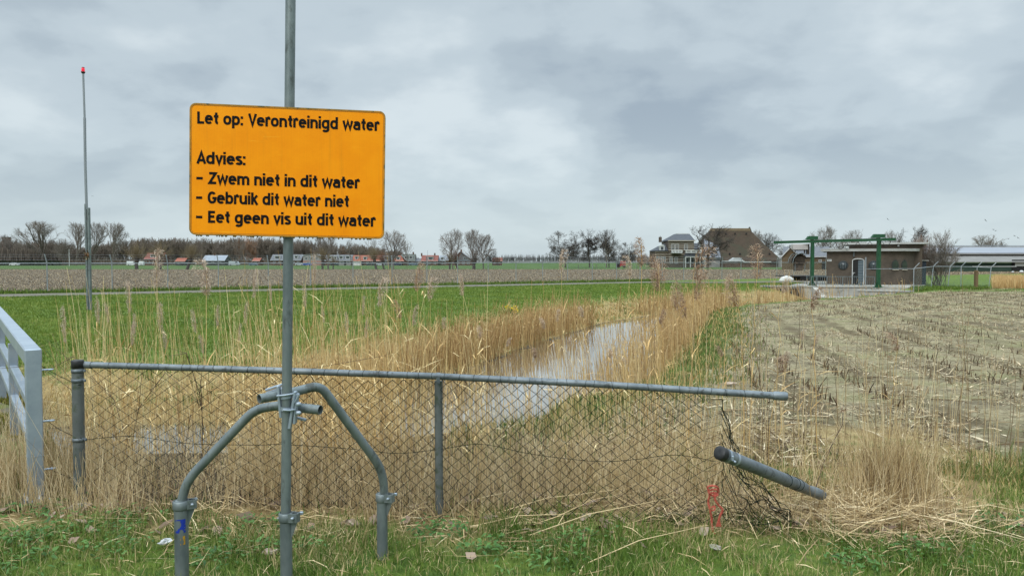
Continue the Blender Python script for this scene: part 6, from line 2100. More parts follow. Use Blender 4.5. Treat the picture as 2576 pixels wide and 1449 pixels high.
tree_proto('poplar', gen_tree(10, .12, ang=(14, 26), trop=.22, wobble=.08, nch=(22, 7, 4), lmul=.34, levels=3, r0=.018, rmin=.0042, ratio=.55, maxseg=700, tw=1, tl=.06), 'twig_haze', 'twig_haze')
def bush_segs(seed, n=22, h=1.0, rmin=.0015):
    rnd = random.Random(seed); out = []
    for k in range(n):
        a = rnd.uniform(0, 6.28); tilt = rnd.uniform(.05, .5)
        d = Vector((math.cos(a) * tilt, math.sin(a) * tilt, 1)).normalized()
        s = gen_tree(seed * 50 + k, .15, ang=(14, 34), trop=.10, wobble=.13, nch=(7, 4), lmul=.5, levels=2, r0=.0055, rmin=rmin, ratio=.55, tw=1, tl=.07)
        q = Vector((0, 0, 1)).rotation_difference(d)
        sc = rnd.uniform(.6, 1.05)
        off = Vector((rnd.gauss(0, .05), rnd.gauss(0, .05), 0))
        out += [(q @ p * sc + off, q @ e * sc + off, r, r2, lv) for p, e, r, r2, lv in s]
    return out
tree_proto('bush', bush_segs(1), 'twig', 'bark', 0)
tree_proto('bush2', bush_segs(2, 18), 'twig', 'bark', 0)
def pollard_segs(seed, lean, th=.42, n=210):
    rnd = random.Random(seed); out = []
    p = Vector((0, 0, 0)); r = .050
    tip = Vector((lean, 0, th))
    for k in range(6):
        a = tip * (k / 6) + Vector((0, 0, 0)); b = tip * ((k + 1) / 6) + Vector((rnd.gauss(0, .006), rnd.gauss(0, .006), 0))
        out.append((a if k == 0 else out[-1][1] - Vector((0, 0, .012)), b, .055 - .01 * k / 6 if k < 4 else .05 + .012 * (k - 3), .055 - .01 * (k + 1) / 6 if k < 4 else .06 + .008 * (k - 3), 0))
    c = out[-1][1]
    out.append((c, c + Vector((0, 0, .03)), .07, .035, 0))
    for k in range(n):
        a = rnd.uniform(0, 6.28); el = rnd.betavariate(1.5, 1.2) * 1.45 + .08
        d = Vector((math.cos(a) * math.cos(el), math.sin(a) * math.cos(el), math.sin(el)))
        L = rnd.uniform(.28, .56); q = c + d * .05; n_ = 4
        rr = rnd.uniform(.0032, .0055)
        for j in range(n_):
            d = (d + Vector((rnd.gauss(0, .07), rnd.gauss(0, .07), .07))).normalized()
            e = q + d * L / n_
            out.append((q, e, rr, rr * .72, 2)); rr *= .72; q = e
            if j and rnd.random() < .7:
                dd = (d + Vector((rnd.gauss(0, .3), rnd.gauss(0, .3), rnd.gauss(.1, .2)))).normalized()
                out.append((q, q + dd * L * .35, rr * .8, rr * .5, 2))
    return out
tree_proto('pollard', pollard_segs(1, .03), 'twig_olive', 'bark_dark', 0)
tree_proto('pollard_lean', pollard_segs(2, .16), 'twig_olive', 'bark_dark', 0)
tree_proto('pollard_lean2', pollard_segs(3, -.10), 'twig_olive', 'bark_dark', 0)

def trees():
    VG, WG, SG = 'tall bare trees by the village wood', 'pollard willows along the far edge of the stubble', 'bare trees behind the pumping station'
    for a in (('vase', 108, 104, 556, 665, 380, 'broadest fan-crowned bare tree above the dark hedgerow', VG), ('vase2', 192, 62, 558, 665, 380, 'tall bare tree just before the lamp mast seen from the hedgerow', VG),
              ('vase', 238, 56, 559, 666, 385, 'tall bare tree directly behind the lamp mast channel', VG), ('vase2', 284, 66, 558, 666, 380, 'tall vase-shaped bare tree at the edge of the village wood', VG),
              ('round', 22, 54, 590, 665, 390, 'low round bare tree beside the dark brick tower', VG), ('round2', 163, 36, 600, 665, 378, 'smaller round tree at the foot of the fan-crowned tree', VG)):
        tree(*a)
    for a in (('pollard', 343, 66, 604, 678, 192, 'upright pollard willow whose trunk hides the white vans', WG), ('pollard', 402, 60, 598, 678, 192, 'pollard willow in front of the brick house with white dormer', WG),
              ('pollard_lean', 470, 62, 608, 678, 192, 'leaning pollard willow beside the little orange roof', WG)):
        tree(*a, name='pollard_willow', rz=0.0)
    for a in (('pollard', 811, 42, 614, 676, 192, 'olive crowned pollard willow by the arched roof house', WG), ('pollard', 838, 26, 638, 676, 192, 'small pollard willow close to the forked tree', WG),
              ('pollard_lean2', 947, 46, 612, 677, 194, 'pollard willow with bent trunk before the orange roofed terrace', WG), ('pollard_lean2', 966, 36, 622, 677, 194, 'dark pollard willow with curved trunk at the terrace end', WG),
              ('pollard', 981, 26, 628, 677, 194, 'stubby pollard willow under the large round tree', WG), ('pollard', 1131, 40, 630, 677, 194, 'stubby pollard willow beside the twin tall trees', WG),
              ('pollard_lean2', 1151, 42, 618, 677, 195, 'reddish pollard willow before the large grey gable', WG)):
        tree(*a, name='pollard_willow', rz=0.0, twig='twig_red' if a[1] in (1151, 966) else None)
    VT = 'bare trees in front of the village houses'
    for a in (('vase2', 826, 66, 590, 675, 195, 'forked bare tree whose crown starts under the sign', VT), ('young', 884, 26, 600, 670, 260, 'thin young tree before the grey roofed houses', VT), ('young', 906, 18, 610, 670, 270, 'slighter young tree before the orange roof', VT),
              ('young', 934, 32, 597, 671, 255, 'young tree rising over the orange roofed terrace', VT), ('round', 990, 66, 579, 676, 194, 'large open round-crowned tree with curved trunk', VT), ('young', 1024, 30, 604, 670, 258, 'young tree in front of the twin chimney house', VT),
              ('round', 1139, 60, 575, 677, 194, 'tall round-headed tree before the grey gable', VT), ('vase', 1189, 52, 576, 677, 195, 'upright stem tree growing from an old willow stool', VT), ('vase2', 1216, 52, 588, 678, 196, 'slanting tree sharing the old willow stool', VT),
              ('dome', 1239, 34, 626, 666, 380, 'small dense round tree at the last village house', VT)):
        tree(*a)
    tree('pollard', 1192, 62, 618, 678, 194, 'thick leaning willow stool with a brush of shoots', None, 'pollard_willow', 0.0, twig='twig')
    tree('bush2', 1252, 24, 644, 667, 385, 'low reddish bush beside the last village house', None, 'shrub', twig='twig_red', cat='shrub')
    FG = 'bare trees in the meadow by the farmhouse'
    for a in (('dome', 1422, 86, 582, 674, 240, 'wide dome-shaped dark tree standing alone in the meadow', FG), ('oval', 1483, 42, 580, 670, 262, 'narrow oval tree between dome-shaped tree and tall round tree', FG),
              ('round2', 1526, 52, 577, 674, 240, 'tall round-headed tree in the meadow beside the red trailer', FG), ('oval', 1532, 30, 590, 672, 250, 'slim dark tree close behind the tall round-headed tree', FG),
              ('dome', 1582, 50, 610, 671, 252, 'low spreading tree by the white flagpole', FG)):
        tree(*a, twig='twig_dark')
    tree('oak', 1780, 100, 563, 668, 232, 'gnarled dark oak standing in front of the farmhouse', None)
    tree('fine', 1930, 62, 586, 664, 330, 'bare tree showing past the thatched roof slope', 'bare trees behind the farm')
    tree('round', 1905, 40, 578, 664, 330, 'bare tree top peeping over the thatched roof slope', 'bare trees behind the farm')
    tree('fine', 1985, 44, 616, 664, 300, 'low bare tree between thatched barn and ochre house', 'bare trees behind the farm')
    for a in (('round', 2072, 66, 567, 668, 240, 'domed bare tree above the grey roof behind the crane beam', SG), ('round2', 2147, 52, 578, 668, 250, 'bare tree over the low flat roof of the station', SG), ('round', 2243, 46, 579, 668, 250, 'bare tree behind the end of the green beam', SG),
              ('oak', 2299, 62, 567, 668, 220, 'crooked branched tree behind the station hall', SG), ('round2', 2480, 70, 591, 668, 300, 'round bare tree above the long barn ridge', SG), ('fine', 2520, 16, 606, 668, 300, 'small tree top above the long barn ridge beside the round tree', SG), ('round', 2110, 40, 600, 668, 260, 'low bare tree filling the gap over the station roof', SG)):
        tree(*a)
    tree('bush', 2358, 92, 583, 722, 63, 'tall many-stemmed bare bush beside the station', None, 'shrub', cat='shrub')
    tree('bush2', 2322, 56, 592, 722, 66, 'reddish many-stemmed bush against the station corner', None, 'shrub', cat='shrub', twig='twig_red')
    tree('bush2', 1640, 44, 650, 668, 255, 'low scrub beside the farmhouse gable', None, 'shrub', cat='shrub')
    # poplar row on the horizon
    rnd = random.Random(2)
    for k in range(104):
        px = 1263 + (1640 - 1263) * (k + rnd.uniform(-.2, .2)) / 103
        if 1290 < px < 1302 and k % 2: continue
        Y = 1150 + 60 * math.sin(k * .2)
        t = (640 if px > 1400 else 641.5) + rnd.uniform(-1.2, 1.6)
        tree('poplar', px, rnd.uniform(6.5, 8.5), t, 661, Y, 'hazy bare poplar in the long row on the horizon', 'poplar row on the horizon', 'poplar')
trees()

def woods():
    """the far wood behind the village, one mass of bare trees and brush"""
    r = np.random.default_rng(5); rnd = random.Random(5)
    protos = []
    for s in range(5):
        sg = gen_tree(60 + s, .15, ang=(18, 42), trop=.12, wobble=.14, nch=(10, 6, 4), lmul=.5, levels=3, r0=.016, rmin=.0026, ratio=.58, maxseg=900, tw=2, tl=.05)
        V, F = seg_mesh(sg, 3)
        h = V[:, 2].max(); w = np.percentile(np.hypot(V[:, 0], V[:, 1]), 98)
        protos.append((V * np.array([.5 / w, .5 / w, 1 / h]), F))
    Vs, Fs, Ts, n = [], [], [], 0
    def prof(px):
        xs = [-120, 0, 60, 160, 200, 300, 330, 420, 500, 560, 600, 650, 700, 740, 800, 860, 900, 950, 1000, 1030]
        ys = [612, 606, 608, 608, 626, 606, 602, 602, 602, 606, 600, 600, 602, 606, 610, 613, 618, 622, 634, 650]
        return float(np.interp(px, xs, ys))
    for k in range(620):
        px = rnd.uniform(-120, 1010)
        Y = rnd.uniform(425, 520)
        top = prof(px) + rnd.uniform(-7, 5)
        V, F = protos[k % 5]
        h = PZ(top, Y) + .4; w = rnd.uniform(20, 44) * Y / FPX
        a = rnd.uniform(0, 6.28); c, s = math.cos(a), math.sin(a)
        Q = np.stack([(V[:, 0] * c - V[:, 1] * s) * w + PX(px, Y), (V[:, 0] * s + V[:, 1] * c) * w + Y, V[:, 2] * h - .4], 1)
        Vs.append(Q); Fs.append(F + n); n += len(Q)
        Ts.append(np.full(len(Q), np.clip(rnd.gauss(.4, .16) + (.5 if 600 < px < 660 and rnd.random() < .5 else 0), 0, 1)))
    # brush and undergrowth: fine upright shoots filling the lower storey
    m = 16000
    px = r.uniform(-120, 1010, m); Y = r.uniform(415, 500, m)
    px = np.where(r.random(m) < .38, r.uniform(-120, 165, m), px)
    left = px < 165
    hh = np.where(left, np.interp(px, [-120, 0, 60, 120, 150, 165], [15, 15.5, 14.5, 15, 12, 5]), r.uniform(3, 9, m)) * r.uniform(.55, 1, m)
    Y = np.where(left, r.uniform(382, 420, m), Y)
    x = (px - CX) / FPX * Y
    b = np.stack([x, Y, np.full(m, -.4)], 1)
    V, q, t = blades(b, hh, r.uniform(.12, .34, m), np.abs(r.normal(.12, .14, m)), seed=7)
    Q = np.concatenate([q, np.concatenate([t, t[:, -1:]], 1)]) if False else q
    Vs.append(V); Ts.append(np.repeat(np.clip(r.normal(.3, .15, m), 0, 1), 5)); Fs.append(q + n); n += len(V)
    tm = tint_mat('far_wood_twigs', [(0, (.095, .078, .060)), (.35, (.165, .135, .108)), (.65, (.23, .19, .155)), (.85, (.29, .185, .12)), (1, (.38, .21, .125))], .95, .1)
    o = np_mesh('village_wood', np.concatenate(Vs), [np.concatenate(Fs)], tm, tint=np.concatenate(Ts))
    tag(o, 'brown bare winter wood massed behind the village houses', 'wood', kind='stuff')
    # dark hedge at the foot of the hedgerow
    m = 3000
    px = r.uniform(-60, 152, m); Y = r.uniform(372, 380, m); x = (px - CX) / FPX * Y
    V, q, t = blades(np.stack([x, Y, np.full(m, -.4)], 1), r.uniform(1.6, 2.9, m), r.uniform(.3, .7, m), np.abs(r.normal(.2, .2, m)), seed=8)
    tag(np_mesh('hedge', V, [q, t], mat('dark_green_hedge', (.018, .028, .014), (.035, .045, .022), .5, .95)), 'dark clipped hedge below the brown hedgerow trees', 'hedge')
    # faint far tree line on the horizon, right across
    m = 2600
    px = r.uniform(-200, 2800, m); Y = r.uniform(1500, 1900, m); x = (px - CX) / FPX * Y
    hgt = 6 + 5 * np.sin(px * .02) * np.sin(px * .007 + 1) + r.uniform(0, 4, m)
    V, q, t = blades(np.stack([x, Y, np.full(m, -.4)], 1), np.maximum(hgt, 3), r.uniform(3, 8, m), np.abs(r.normal(.1, .1, m)), seed=9)
    tag(np_mesh('horizon_treeline', V, [q, t], M['twig_haze']), 'faint grey blue tree line along the horizon', 'trees', kind='stuff')
    # reeds and scrub along the ditch beyond the station
    m = 9000
    Y = r.uniform(56, 66, m); x = (r.uniform(2497, 2680, m) - CX) / FPX * Y
    V, q, t = blades(np.stack([x, Y, np.full(m, -.45)], 1), r.uniform(.5, 1.15, m), r.uniform(.02, .045, m), np.abs(r.normal(.15, .12, m)), seed=10)
    tag(np_mesh('station_reeds', V, [q, t], M['far_reed'], tint=np.repeat(np.clip(r.normal(.62, .2, m), 0, 1), 5)), 'pale reeds growing beyond the station fence', 'reeds', kind='stuff')
    m = 7000
    px = r.uniform(2290, 2490, m); Y = r.uniform(50, 58.5, m); x = (px - CX) / FPX * Y
    keep = Y > np.interp(px, [2290, 2345, 2490], [49.5, 53, 54.5])
    x, Y = x[keep], Y[keep]; m = len(x)
    V, q, t = blades(np.stack([x, Y, H(x, Y)], 1), .04 + r.gamma(3, .035, m), r.uniform(.03, .07, m), np.abs(r.normal(.4, .3, m)), seed=13)
    tag(np_mesh('station_grass', V, [q, t], M['lawn'], tint=np.repeat(np.clip(r.normal(.35, .2, m), 0, .9), 5)), 'dark green rank grass at the foot of the station fence', 'grass', kind='stuff')
woods()
# ------------------------------------------------------------------ village houses
M['tile_grey'] = mat('grey_roof_tiles', (.10, .105, .115), (.14, .145, .155), 1.0, .8, c3=(.08, .085, .075), s3=.4, t3=.6)
M['tile_blue'] = mat('blue_grey_roof', (.20, .225, .26), (.26, .285, .32), .6, .6)
M['tile_orange'] = mat('orange_roof_tiles', (.23, .068, .04), (.28, .088, .052), 1.0, .85, c3=(.25, .08, .05), s3=.5, t3=.6)
M['tile_red'] = mat('dark_red_roof_tiles', (.17, .055, .042), (.21, .075, .055), 1.0, .85)
M['tile_green'] = mat('mossy_grey_roof', (.075, .085, .075), (.105, .115, .10), 1.0, .85)
M['render'] = mat('grey_render', (.20, .195, .185), (.26, .25, .24), .8, .9)
M['wall_white'] = mat('white_wall', (.62, .61, .58), (.52, .51, .48), .8, .9)
M['wall_pink'] = mat('pinkish_brick', (.26, .15, .12), (.32, .19, .155), 1.0, .9)
M['wall_dark'] = mat('dark_clad_wall', (.035, .04, .04), (.06, .065, .06), .8, .8)
M['wall_ochre'] = mat('ochre_brick', (.095, .066, .034), (.125, .088, .046), .8, .9)

def window_part(root, c, w, h, deep=.06):
    f = MB()
    t = .09
    for sx in (-1, 1): f.box(c + Vector((sx * (w - t) / 2, -deep / 2, 0)), (t, deep, h))
    for sz in (-1, 1): f.box(c + Vector((0, -deep / 2, sz * (h - t) / 2)), (w - 2 * t, deep, t))
    f.box(c + Vector((0, -deep / 2, 0)), (.06, deep * .9, h - 2 * t))
    o = f.build('window', M['white'], root)
    MB().box(c + Vector((0, -.012, 0)), (w - 2 * t, .02, h - 2 * t)).build('pane', M['glass'], o)
    return o
def house(label, px0, px1, ridge, eave, base, Y, roof, wall, dormers=(), chimneys=(), windows=(), door=None, depth=8.5, hip=0.0, group='village houses', name='house', dorm_flat=True, white_front=None):
    gz = -.4
    zr, ze = PZ(ridge, Y + depth / 2) - gz, PZ(eave, Y) - gz
    x0, x1 = PX(px0, Y), PX(px1, Y)
    cx = (x0 + x1) / 2; w = (x1 - x0) / 2
    root = thing(name, label, 'house', (cx, Y, gz), 0, group)
    wl_ = MB()
    ins = .25
    wl_.add([(-w + ins, ins, 0), (w - ins, ins, 0), (w - ins, depth - ins, 0), (-w + ins, depth - ins, 0), (-w + ins, ins, ze), (w - ins, ins, ze), (w - ins, depth - ins, ze), (-w + ins, depth - ins, ze),
             (-w + ins + hip, depth / 2, zr - .12), (w - ins - hip, depth / 2, zr - .12)],
            [(0, 1, 5, 4), (2, 3, 7, 6), (3, 0, 4, 8, 7), (1, 2, 6, 9, 5)])
    wl_.build('wall', M[wall], root)
    rf = MB()
    t = .16
    k = (zr - ze) / (depth / 2)
    e0 = ze - .2 * k
    A = [(-w, -.2, e0), (w, -.2, e0), (w - hip, depth / 2, zr), (-w + hip, depth / 2, zr), (w, depth + .2, e0), (-w, depth + .2, e0)]
    up = [(x, y, z + t) for x, y, z in A]
    rf.add(A + up, [(0, 3, 2, 1), (3, 5, 4, 2), (6, 7, 8, 9), (9, 8, 10, 11), (0, 1, 7, 6), (4, 5, 11, 10), (1, 2, 8, 7), (2, 4, 10, 8), (3, 0, 6, 9), (5, 3, 9, 11)])
    ro = rf.build('roof', M[roof], root)
    MB().box((0, -.26, e0 + .06), (2 * w, .12, .14)).build('gutter', M['white'], root)
    for c in chimneys:
        x = PX(c, Y + depth / 2) - cx
        MB().box((x, depth / 2, zr + .35), (.7, .6, 1.7)).box((x, depth / 2, zr + 1.2), (.82, .72, .1)).build('chimney', M['brick_red'], ro)
    for px, wp, py in dormers:
        x = PX(px, Y) - cx; dw = wp * Y / FPX; zc = PZ(py, Y) - gz
        dh = 1.5
        yy = (zc - dh * .55 - ze) / k
        b = MB().box((x, yy + 1.1, zc), (dw, 2.4, dh)).box((x, yy + .95, zc + dh / 2 + .07), (dw + .3, 2.8, .14))
        d = b.build('dormer', M['white'], ro)
        MB().box((x, yy - .115, zc - .02), (dw - .5, .04, dh - .5)).build('pane', M['glass'], d)
    for px, py, wp, hp in windows:
        x = PX(px, Y) - cx
        window_part(root, Vector((x, ins, PZ(py, Y) - gz)), wp * Y / FPX, hp * Y / FPX)
    if white_front:
        a, b = PX(white_front[0], Y) - cx, PX(white_front[1], Y) - cx
        MB().box(((a + b) / 2, ins - .06, ze / 2 - .1), (b - a, .1, ze - .25)).build('white_facade', M['wall_white'], root)
    if door:
        x = PX(door, Y) - cx
        d = MB().box((x, ins - .05, 1.05), (1.0, .12, 2.1)).build('door', M['black'], root)
    return root
Yh = 380
house('brown brick house with white dormer behind two pollard willows', 362, 408, 637, 652, 666, 372, 'tile_red', 'brick_red', [(384, 15, 644)], [], [(368, 660, 4, 6), (376, 660, 4, 6), (384, 660, 4, 6), (396, 660, 6, 6)], 403)
house('tiny house with orange gable roof beside the leaning pollard', 440, 466, 650, 658, 666, 372, 'tile_orange', 'wall_dark', [], [], [(448, 662, 5, 4)], 458, depth=6)
house('long shed with pale blue-grey roof and dark walls', 508, 566, 643, 656, 667, 374, 'tile_blue', 'wall_dark', [], [541], [(520, 661, 7, 4), (535, 661, 7, 4), (552, 661, 7, 4)], None, depth=9, name='shed')
house('house with small orange roof half hidden by the sign post trees', 634, 654, 650, 657, 666, 382, 'tile_orange', 'brick_red', [], [], [(643, 661, 5, 5)], None, depth=6)
house('grey roofed house with dormer just before the sign post', 680, 716, 641, 655, 667, 380, 'tile_grey', 'brick_red', [(697, 13, 648)], [], [(690, 661, 6, 5), (704, 661, 6, 5)], 712)
house('grey roofed house with white dormer just past the sign post', 731, 758, 641, 655, 667, 378, 'tile_grey', 'brick_red', [(744, 9, 647)], [], [(738, 661, 6, 5), (750, 661, 6, 5)], None)
def arch_house():
    Y, gz, cx = 378, -.4, PX(785, 378)
    root = thing('house', 'grey house under a shallow arched pale roof with pink ground floor', 'house', (cx, Y, gz), 0, 'village houses')
    w = PX(807, Y) - cx
    zt, zm, ze = PZ(640, Y) - gz, PZ(656, Y) - gz, PZ(645, Y) - gz
    top = [(w * math.cos(t), ze + (zt - ze) * math.sin(t)) for t in np.linspace(0, math.pi, 13)]
    MB().prism([(-w, zm), (w, zm)] + top, lambda u, v, d: Vector((u, d, v)), 0, 8).build('wall', M['render'], root)
    MB().prism([(-w - .1, 0), (w + .1, 0), (w + .1, zm), (-w - .1, zm)], lambda u, v, d: Vector((u, d, v)), -.15, 8.2).build('ground_floor', M['wall_pink'], root)
    o = [(1.05 * w * math.cos(t), ze + .1 + (zt - ze) * math.sin(t)) for t in np.linspace(0, math.pi, 13)]
    i = [(1.0 * w * math.cos(t), ze + .02 + (zt - ze) * math.sin(t)) for t in np.linspace(math.pi, 0, 13)]
    rf = MB()
    for k in range(12): rf.prism([o[k], o[k + 1], i[11 - k], i[12 - k]], lambda u, v, d: Vector((u, d, v)), -.4, 8.4)
    rf.build('roof', mat('pale_metal_roof', (.42, .45, .46), (.50, .53, .54), .5, .5), root)
    for px in (771, 784, 797): window_part(root, Vector((PX(px, Y) - cx, -.0, PZ(650, Y) - gz)), 6 * Y / FPX, 6 * Y / FPX)
    for px in (776, 793): window_part(root, Vector((PX(px, Y) - cx, -.15, PZ(661, Y) - gz)), 7 * Y / FPX, 5 * Y / FPX)
arch_house()
house('grey roofed terrace house with white framed dormer beside arched roof', 816, 850, 642, 656, 667, 380, 'tile_grey', 'brick_red', [(829, 8, 649), (843, 6, 649)], [], [(826, 661, 6, 5), (842, 661, 6, 5)], 834)
house('grey roofed terrace house with two white dormers next to the orange roof', 851, 885, 642, 656, 667, 379, 'tile_grey', 'render', [(857, 10, 648), (874, 11, 648)], [], [(860, 661, 6, 5), (876, 661, 6, 5)], 868)
house('long terrace with bright orange roof and white ground floor', 885, 958, 643, 656.5, 667, 378, 'tile_orange', 'brick_red', [(896, 8, 649), (918, 9, 650)], [], [(893, 661.5, 4, 6), (903, 661.5, 4, 6), (924, 661, 6, 5), (940, 661, 6, 5)], 912, white_front=(888, 909))
house('grey house behind the round-crowned tree with broad dormer', 959, 990, 643, 656, 667, 384, 'tile_grey', 'render', [(972, 11, 649)], [], [(966, 661, 6, 5), (980, 661, 6, 5)], None)
house('small house with orange hipped roof and single dormer', 987, 1017, 644, 657, 667, 374, 'tile_orange', 'brick_red', [(1001, 9, 650)], [], [(994, 662, 5, 5), (1007, 662, 5, 5)], 1012, hip=2.2)
house('house with mossy grey roof and a chimney at either end', 1006, 1044, 640, 656, 667, 384, 'tile_green', 'brick_red', [(1020, 7, 648), (1033, 8, 648)], [1009, 1040], [(1015, 662, 5, 5), (1026, 662, 5, 5), (1038, 662, 5, 5)], 1031)
house('low grey annex between mossy roof and dark red roof', 1042, 1064, 651, 658, 667, 386, 'tile_grey', 'wall_dark', [], [], [(1052, 662, 6, 4)], None, depth=6, name='annex')
house('house with dark red roof, two chimneys and wide dormer', 1059, 1102, 643, 657, 667, 378, 'tile_red', 'brick_red', [(1083, 13, 650)], [1061, 1094], [(1068, 662, 6, 5), (1080, 662, 6, 5), (1094, 662, 6, 5)], 1074)
house('house with blue-grey roof beside the stubby willow', 1098, 1130, 644, 656, 667, 382, 'tile_blue', 'brick_red', [(1112, 7, 651)], [], [(1106, 662, 4, 6), (1113, 662, 4, 6), (1120, 662, 4, 6)], None, hip=1.5)
def gable_house():
    Y, gz = 376, -.4
    cx = PX(1163, Y); w = PX(1189, Y) - cx
    root = thing('house', 'large house with dark grey gable facing the field', 'house', (cx, Y, gz), 0, 'village houses')
    zt, ze = PZ(634, Y) - gz, PZ(656, Y) - gz
    pk = PX(1158, Y) - cx
    fn = lambda u, v, d: Vector((u, d, v))
    MB().prism([(-w + .4, 0), (w - .4, 0), (w - .4, ze), (pk, zt - .2), (-w + .4, ze)], fn, 0, 10).build('wall', M['brick_red'], root)
    MB().prism([(-w + .4, ze - .4), (w - .4, ze - .4), (pk, zt - .3)], fn, -.12, -.01).build('gable_cladding', M['tile_grey'], root)
    rf = MB()
    for a, b in (((-w - .2, ze - .3), (pk, zt)), ((pk, zt), (w + .2, ze - .3))):
        rf.prism([a, b, (b[0], b[1] + .25), (a[0], a[1] + .25)], fn, -.5, 10.4)
    ro = rf.build('roof', M['tile_grey'], root)
    MB().box((pk + .3, 3, zt + .4), (.8, .8, 1.8)).build('chimney', M['brick_red'], ro)
    for px, py, ww, hh in ((1172, 650, 11, 6), (1152, 662, 7, 5), (1166, 662, 7, 5), (1178, 662, 7, 5)):
        window_part(root, Vector((PX(px, Y) - cx, -.12, PZ(py, Y) - gz)), ww * Y / FPX, hh * Y / FPX)
gable_house()
house('last low village house with dull red roof by the dense tree', 1238, 1264, 649, 657, 667, 392, 'tile_red', 'brick_red', [], [], [(1246, 661, 5, 4), (1256, 661, 5, 4)], None, depth=6)
def tower():
    Y = 400; gz = -.4
    cx = PX(19, Y); w = 8.5 * Y / FPX; h = PZ(598, Y) - gz
    root = thing('brick_tower', 'squat dark brick church tower rising from the hedgerow trees', 'tower', (cx, Y, gz))
    MB().box((0, 0, h / 2), (w * 1.6, w * 1.6, h)).build('wall', M['brick_red'], root)
    MB().box((0, 0, h + .1), (w * 1.72, w * 1.72, .35)).box((0, 0, h * .7), (w * 1.66, w * 1.66, .2)).build('parapet', M['wall_dark'], root)
    MB().box((0, -w * .81, h * .86), (1.0, .06, 1.7)).build('louvre', M['black'], root)
tower()

def car(label, px, Y, col, kind='hatch', cat='car', name='parked_car', flip=1):
    gz = -.38
    root = thing(name, label, cat, (PX(px, Y), Y, gz), 0.0, 'vehicles parked by the village')
    cm = mat('paint_' + col[0], col[1], tuple(c * .9 for c in col[1]), 2, .3, spec=.6)
    if kind == 'hatch':
        low = [(-2.1, .3), (2.05, .3), (2.1, .62), (1.95, .82), (1.1, .92), (-1.9, .95), (-2.12, .7)]
        cab = [(-1.85, .94), (1.15, .91), (.45, 1.42), (-1.2, 1.46)]
        wh = (-1.3, 1.3)
    else:
        low = [(-2.6, .35), (2.5, .35), (2.6, .8), (2.3, 1.2), (-2.6, 1.2)]
        cab = [(-2.58, 1.19), (2.28, 1.19), (1.7, 2.1), (-2.55, 2.2)]
        wh = (-1.6, 1.6)
    f = lambda u, v, d: Vector((u * flip, d, v))
    MB().prism(low, f, -.85, .85).build('body', cm, root)
    mx = sum(a for a, b in cab) / 4; my = sum(b for a, b in cab) / 4
    cb = MB().prism(cab, f, -.74, .74).build('cabin', cm, root)
    if kind == 'hatch':
        gl = [(mx + (a - mx) * .86, my + (b - my) * .74) for a, b in cab]
        MB().prism(gl, f, -.76, .76).build('window', M['glass'], cb)
    else:
        MB().prism([(.7, 1.35), (2.0, 1.35), (1.62, 1.95), (.7, 1.98)], f, -.76, .76).build('window', M['glass'], cb)
    for x in wh:
        for y in (-.78, .78):
            w = MB().lathe([(.20, -.1), (.32, -.1), (.32, .1), (.20, .1)], (x * flip, y, .32), 10, ax=(0, 1, 0)).build('wheel', M['rubber'], root)
car('white car parked under the dark hedge', 37, 368, ('white', (.72, .73, .72)))
car('white van with high body at the willow trunk', 334, 366, ('white', (.72, .73, .72)), 'van', 'van', 'parked_van')
car('second white van, partly behind the willow trunk', 349, 362, ('white', (.72, .73, .72)), 'van', 'van', 'parked_van', -1)
car('pale silver van beside the shed trees', 590, 364, ('silver', (.42, .46, .48)), 'van', 'van', 'parked_van')
car('blue-grey car parked under the edge of the sign', 638, 362, ('slate', (.12, .17, .22)))
car('silver car parked beside the sign post', 754, 364, ('silver', (.42, .46, .48)))
car('bright blue car in front of the pink ground floor', 774, 362, ('blue', (.02, .10, .40)))
car('dark car by the willow pair', 842, 364, ('dark', (.03, .05, .055)))
car('dark green car before the orange terrace', 932, 363, ('dark', (.03, .05, .055)), flip=-1)
car('light grey car between the bent willows', 956, 361, ('silver', (.42, .46, .48)))
car('navy car by the little orange hipped house', 999, 362, ('navy', (.02, .03, .07)))
car('grey car in front of the mossy roofed house', 1040, 364, ('slate', (.12, .17, .22)))

def pole(name, label, px, top, base, Y, r, cat='pole', col='white'):
    gz = Hs(PX(px, Y), Y)
    h = PZ(top, Y) - gz
    mb = MB().tube([(0, 0, -.2), (0, 0, h * .6), (0, 0, h)], [r, r * .9, r * .6], 8)
    mb.lathe([(r * .4, 0), (r, .05), (r * 1.1, .12), (r * .5, .2)], (0, 0, h), 8)
    o = mb.build(name, M[col])
    o.location = (PX(px, Y), Y, gz)
    tag(o, label, cat)
pole('flagpole', 'white flagpole on the green before the hedgerow gap', 175, 629, 665, 330, .14)
pole('flagpole', 'white flagpole beside the low spreading meadow tree', 1582, 616, 676, 225, .09)
pole('street_lamp', 'slim lamp post at the dark red roofed house', 1076, 631, 667, 372, .10, 'lamp post', 'far_post')
def trailer():
    Y = 236
    root = thing('farm_trailer', 'boxy red farm trailer parked under the meadow trees', 'trailer', (PX(1562, Y), Y, -.4))
    red = mat('red_trailer_paint', (.34, .03, .025), (.26, .03, .025), 1, .6)
    MB().box((.2, 0, 1.35), (2.4, 1.8, 1.5), bev=.05).box((.2, -.93, 1.35), (2.2, .05, .1)).build('box_body', red, root)
    MB().box((-1.0, -.2, 1.25), (1.1, 1.7, 1.7), bev=.05).build('cabin', mat('dark_cab', (.03, .03, .03), rough=.4), root)
    MB().box((-.9, -.95, .75), (1.5, .2, .75), bev=.05).build('panel', red, root)
    for x in (-.9, .9): MB().lathe([(.2, -.15), (.45, -.15), (.45, .15), (.2, .15)], (x, -.8, .45), 12, ax=(0, 1, 0)).build('wheel', M['rubber'], root)
trailer()
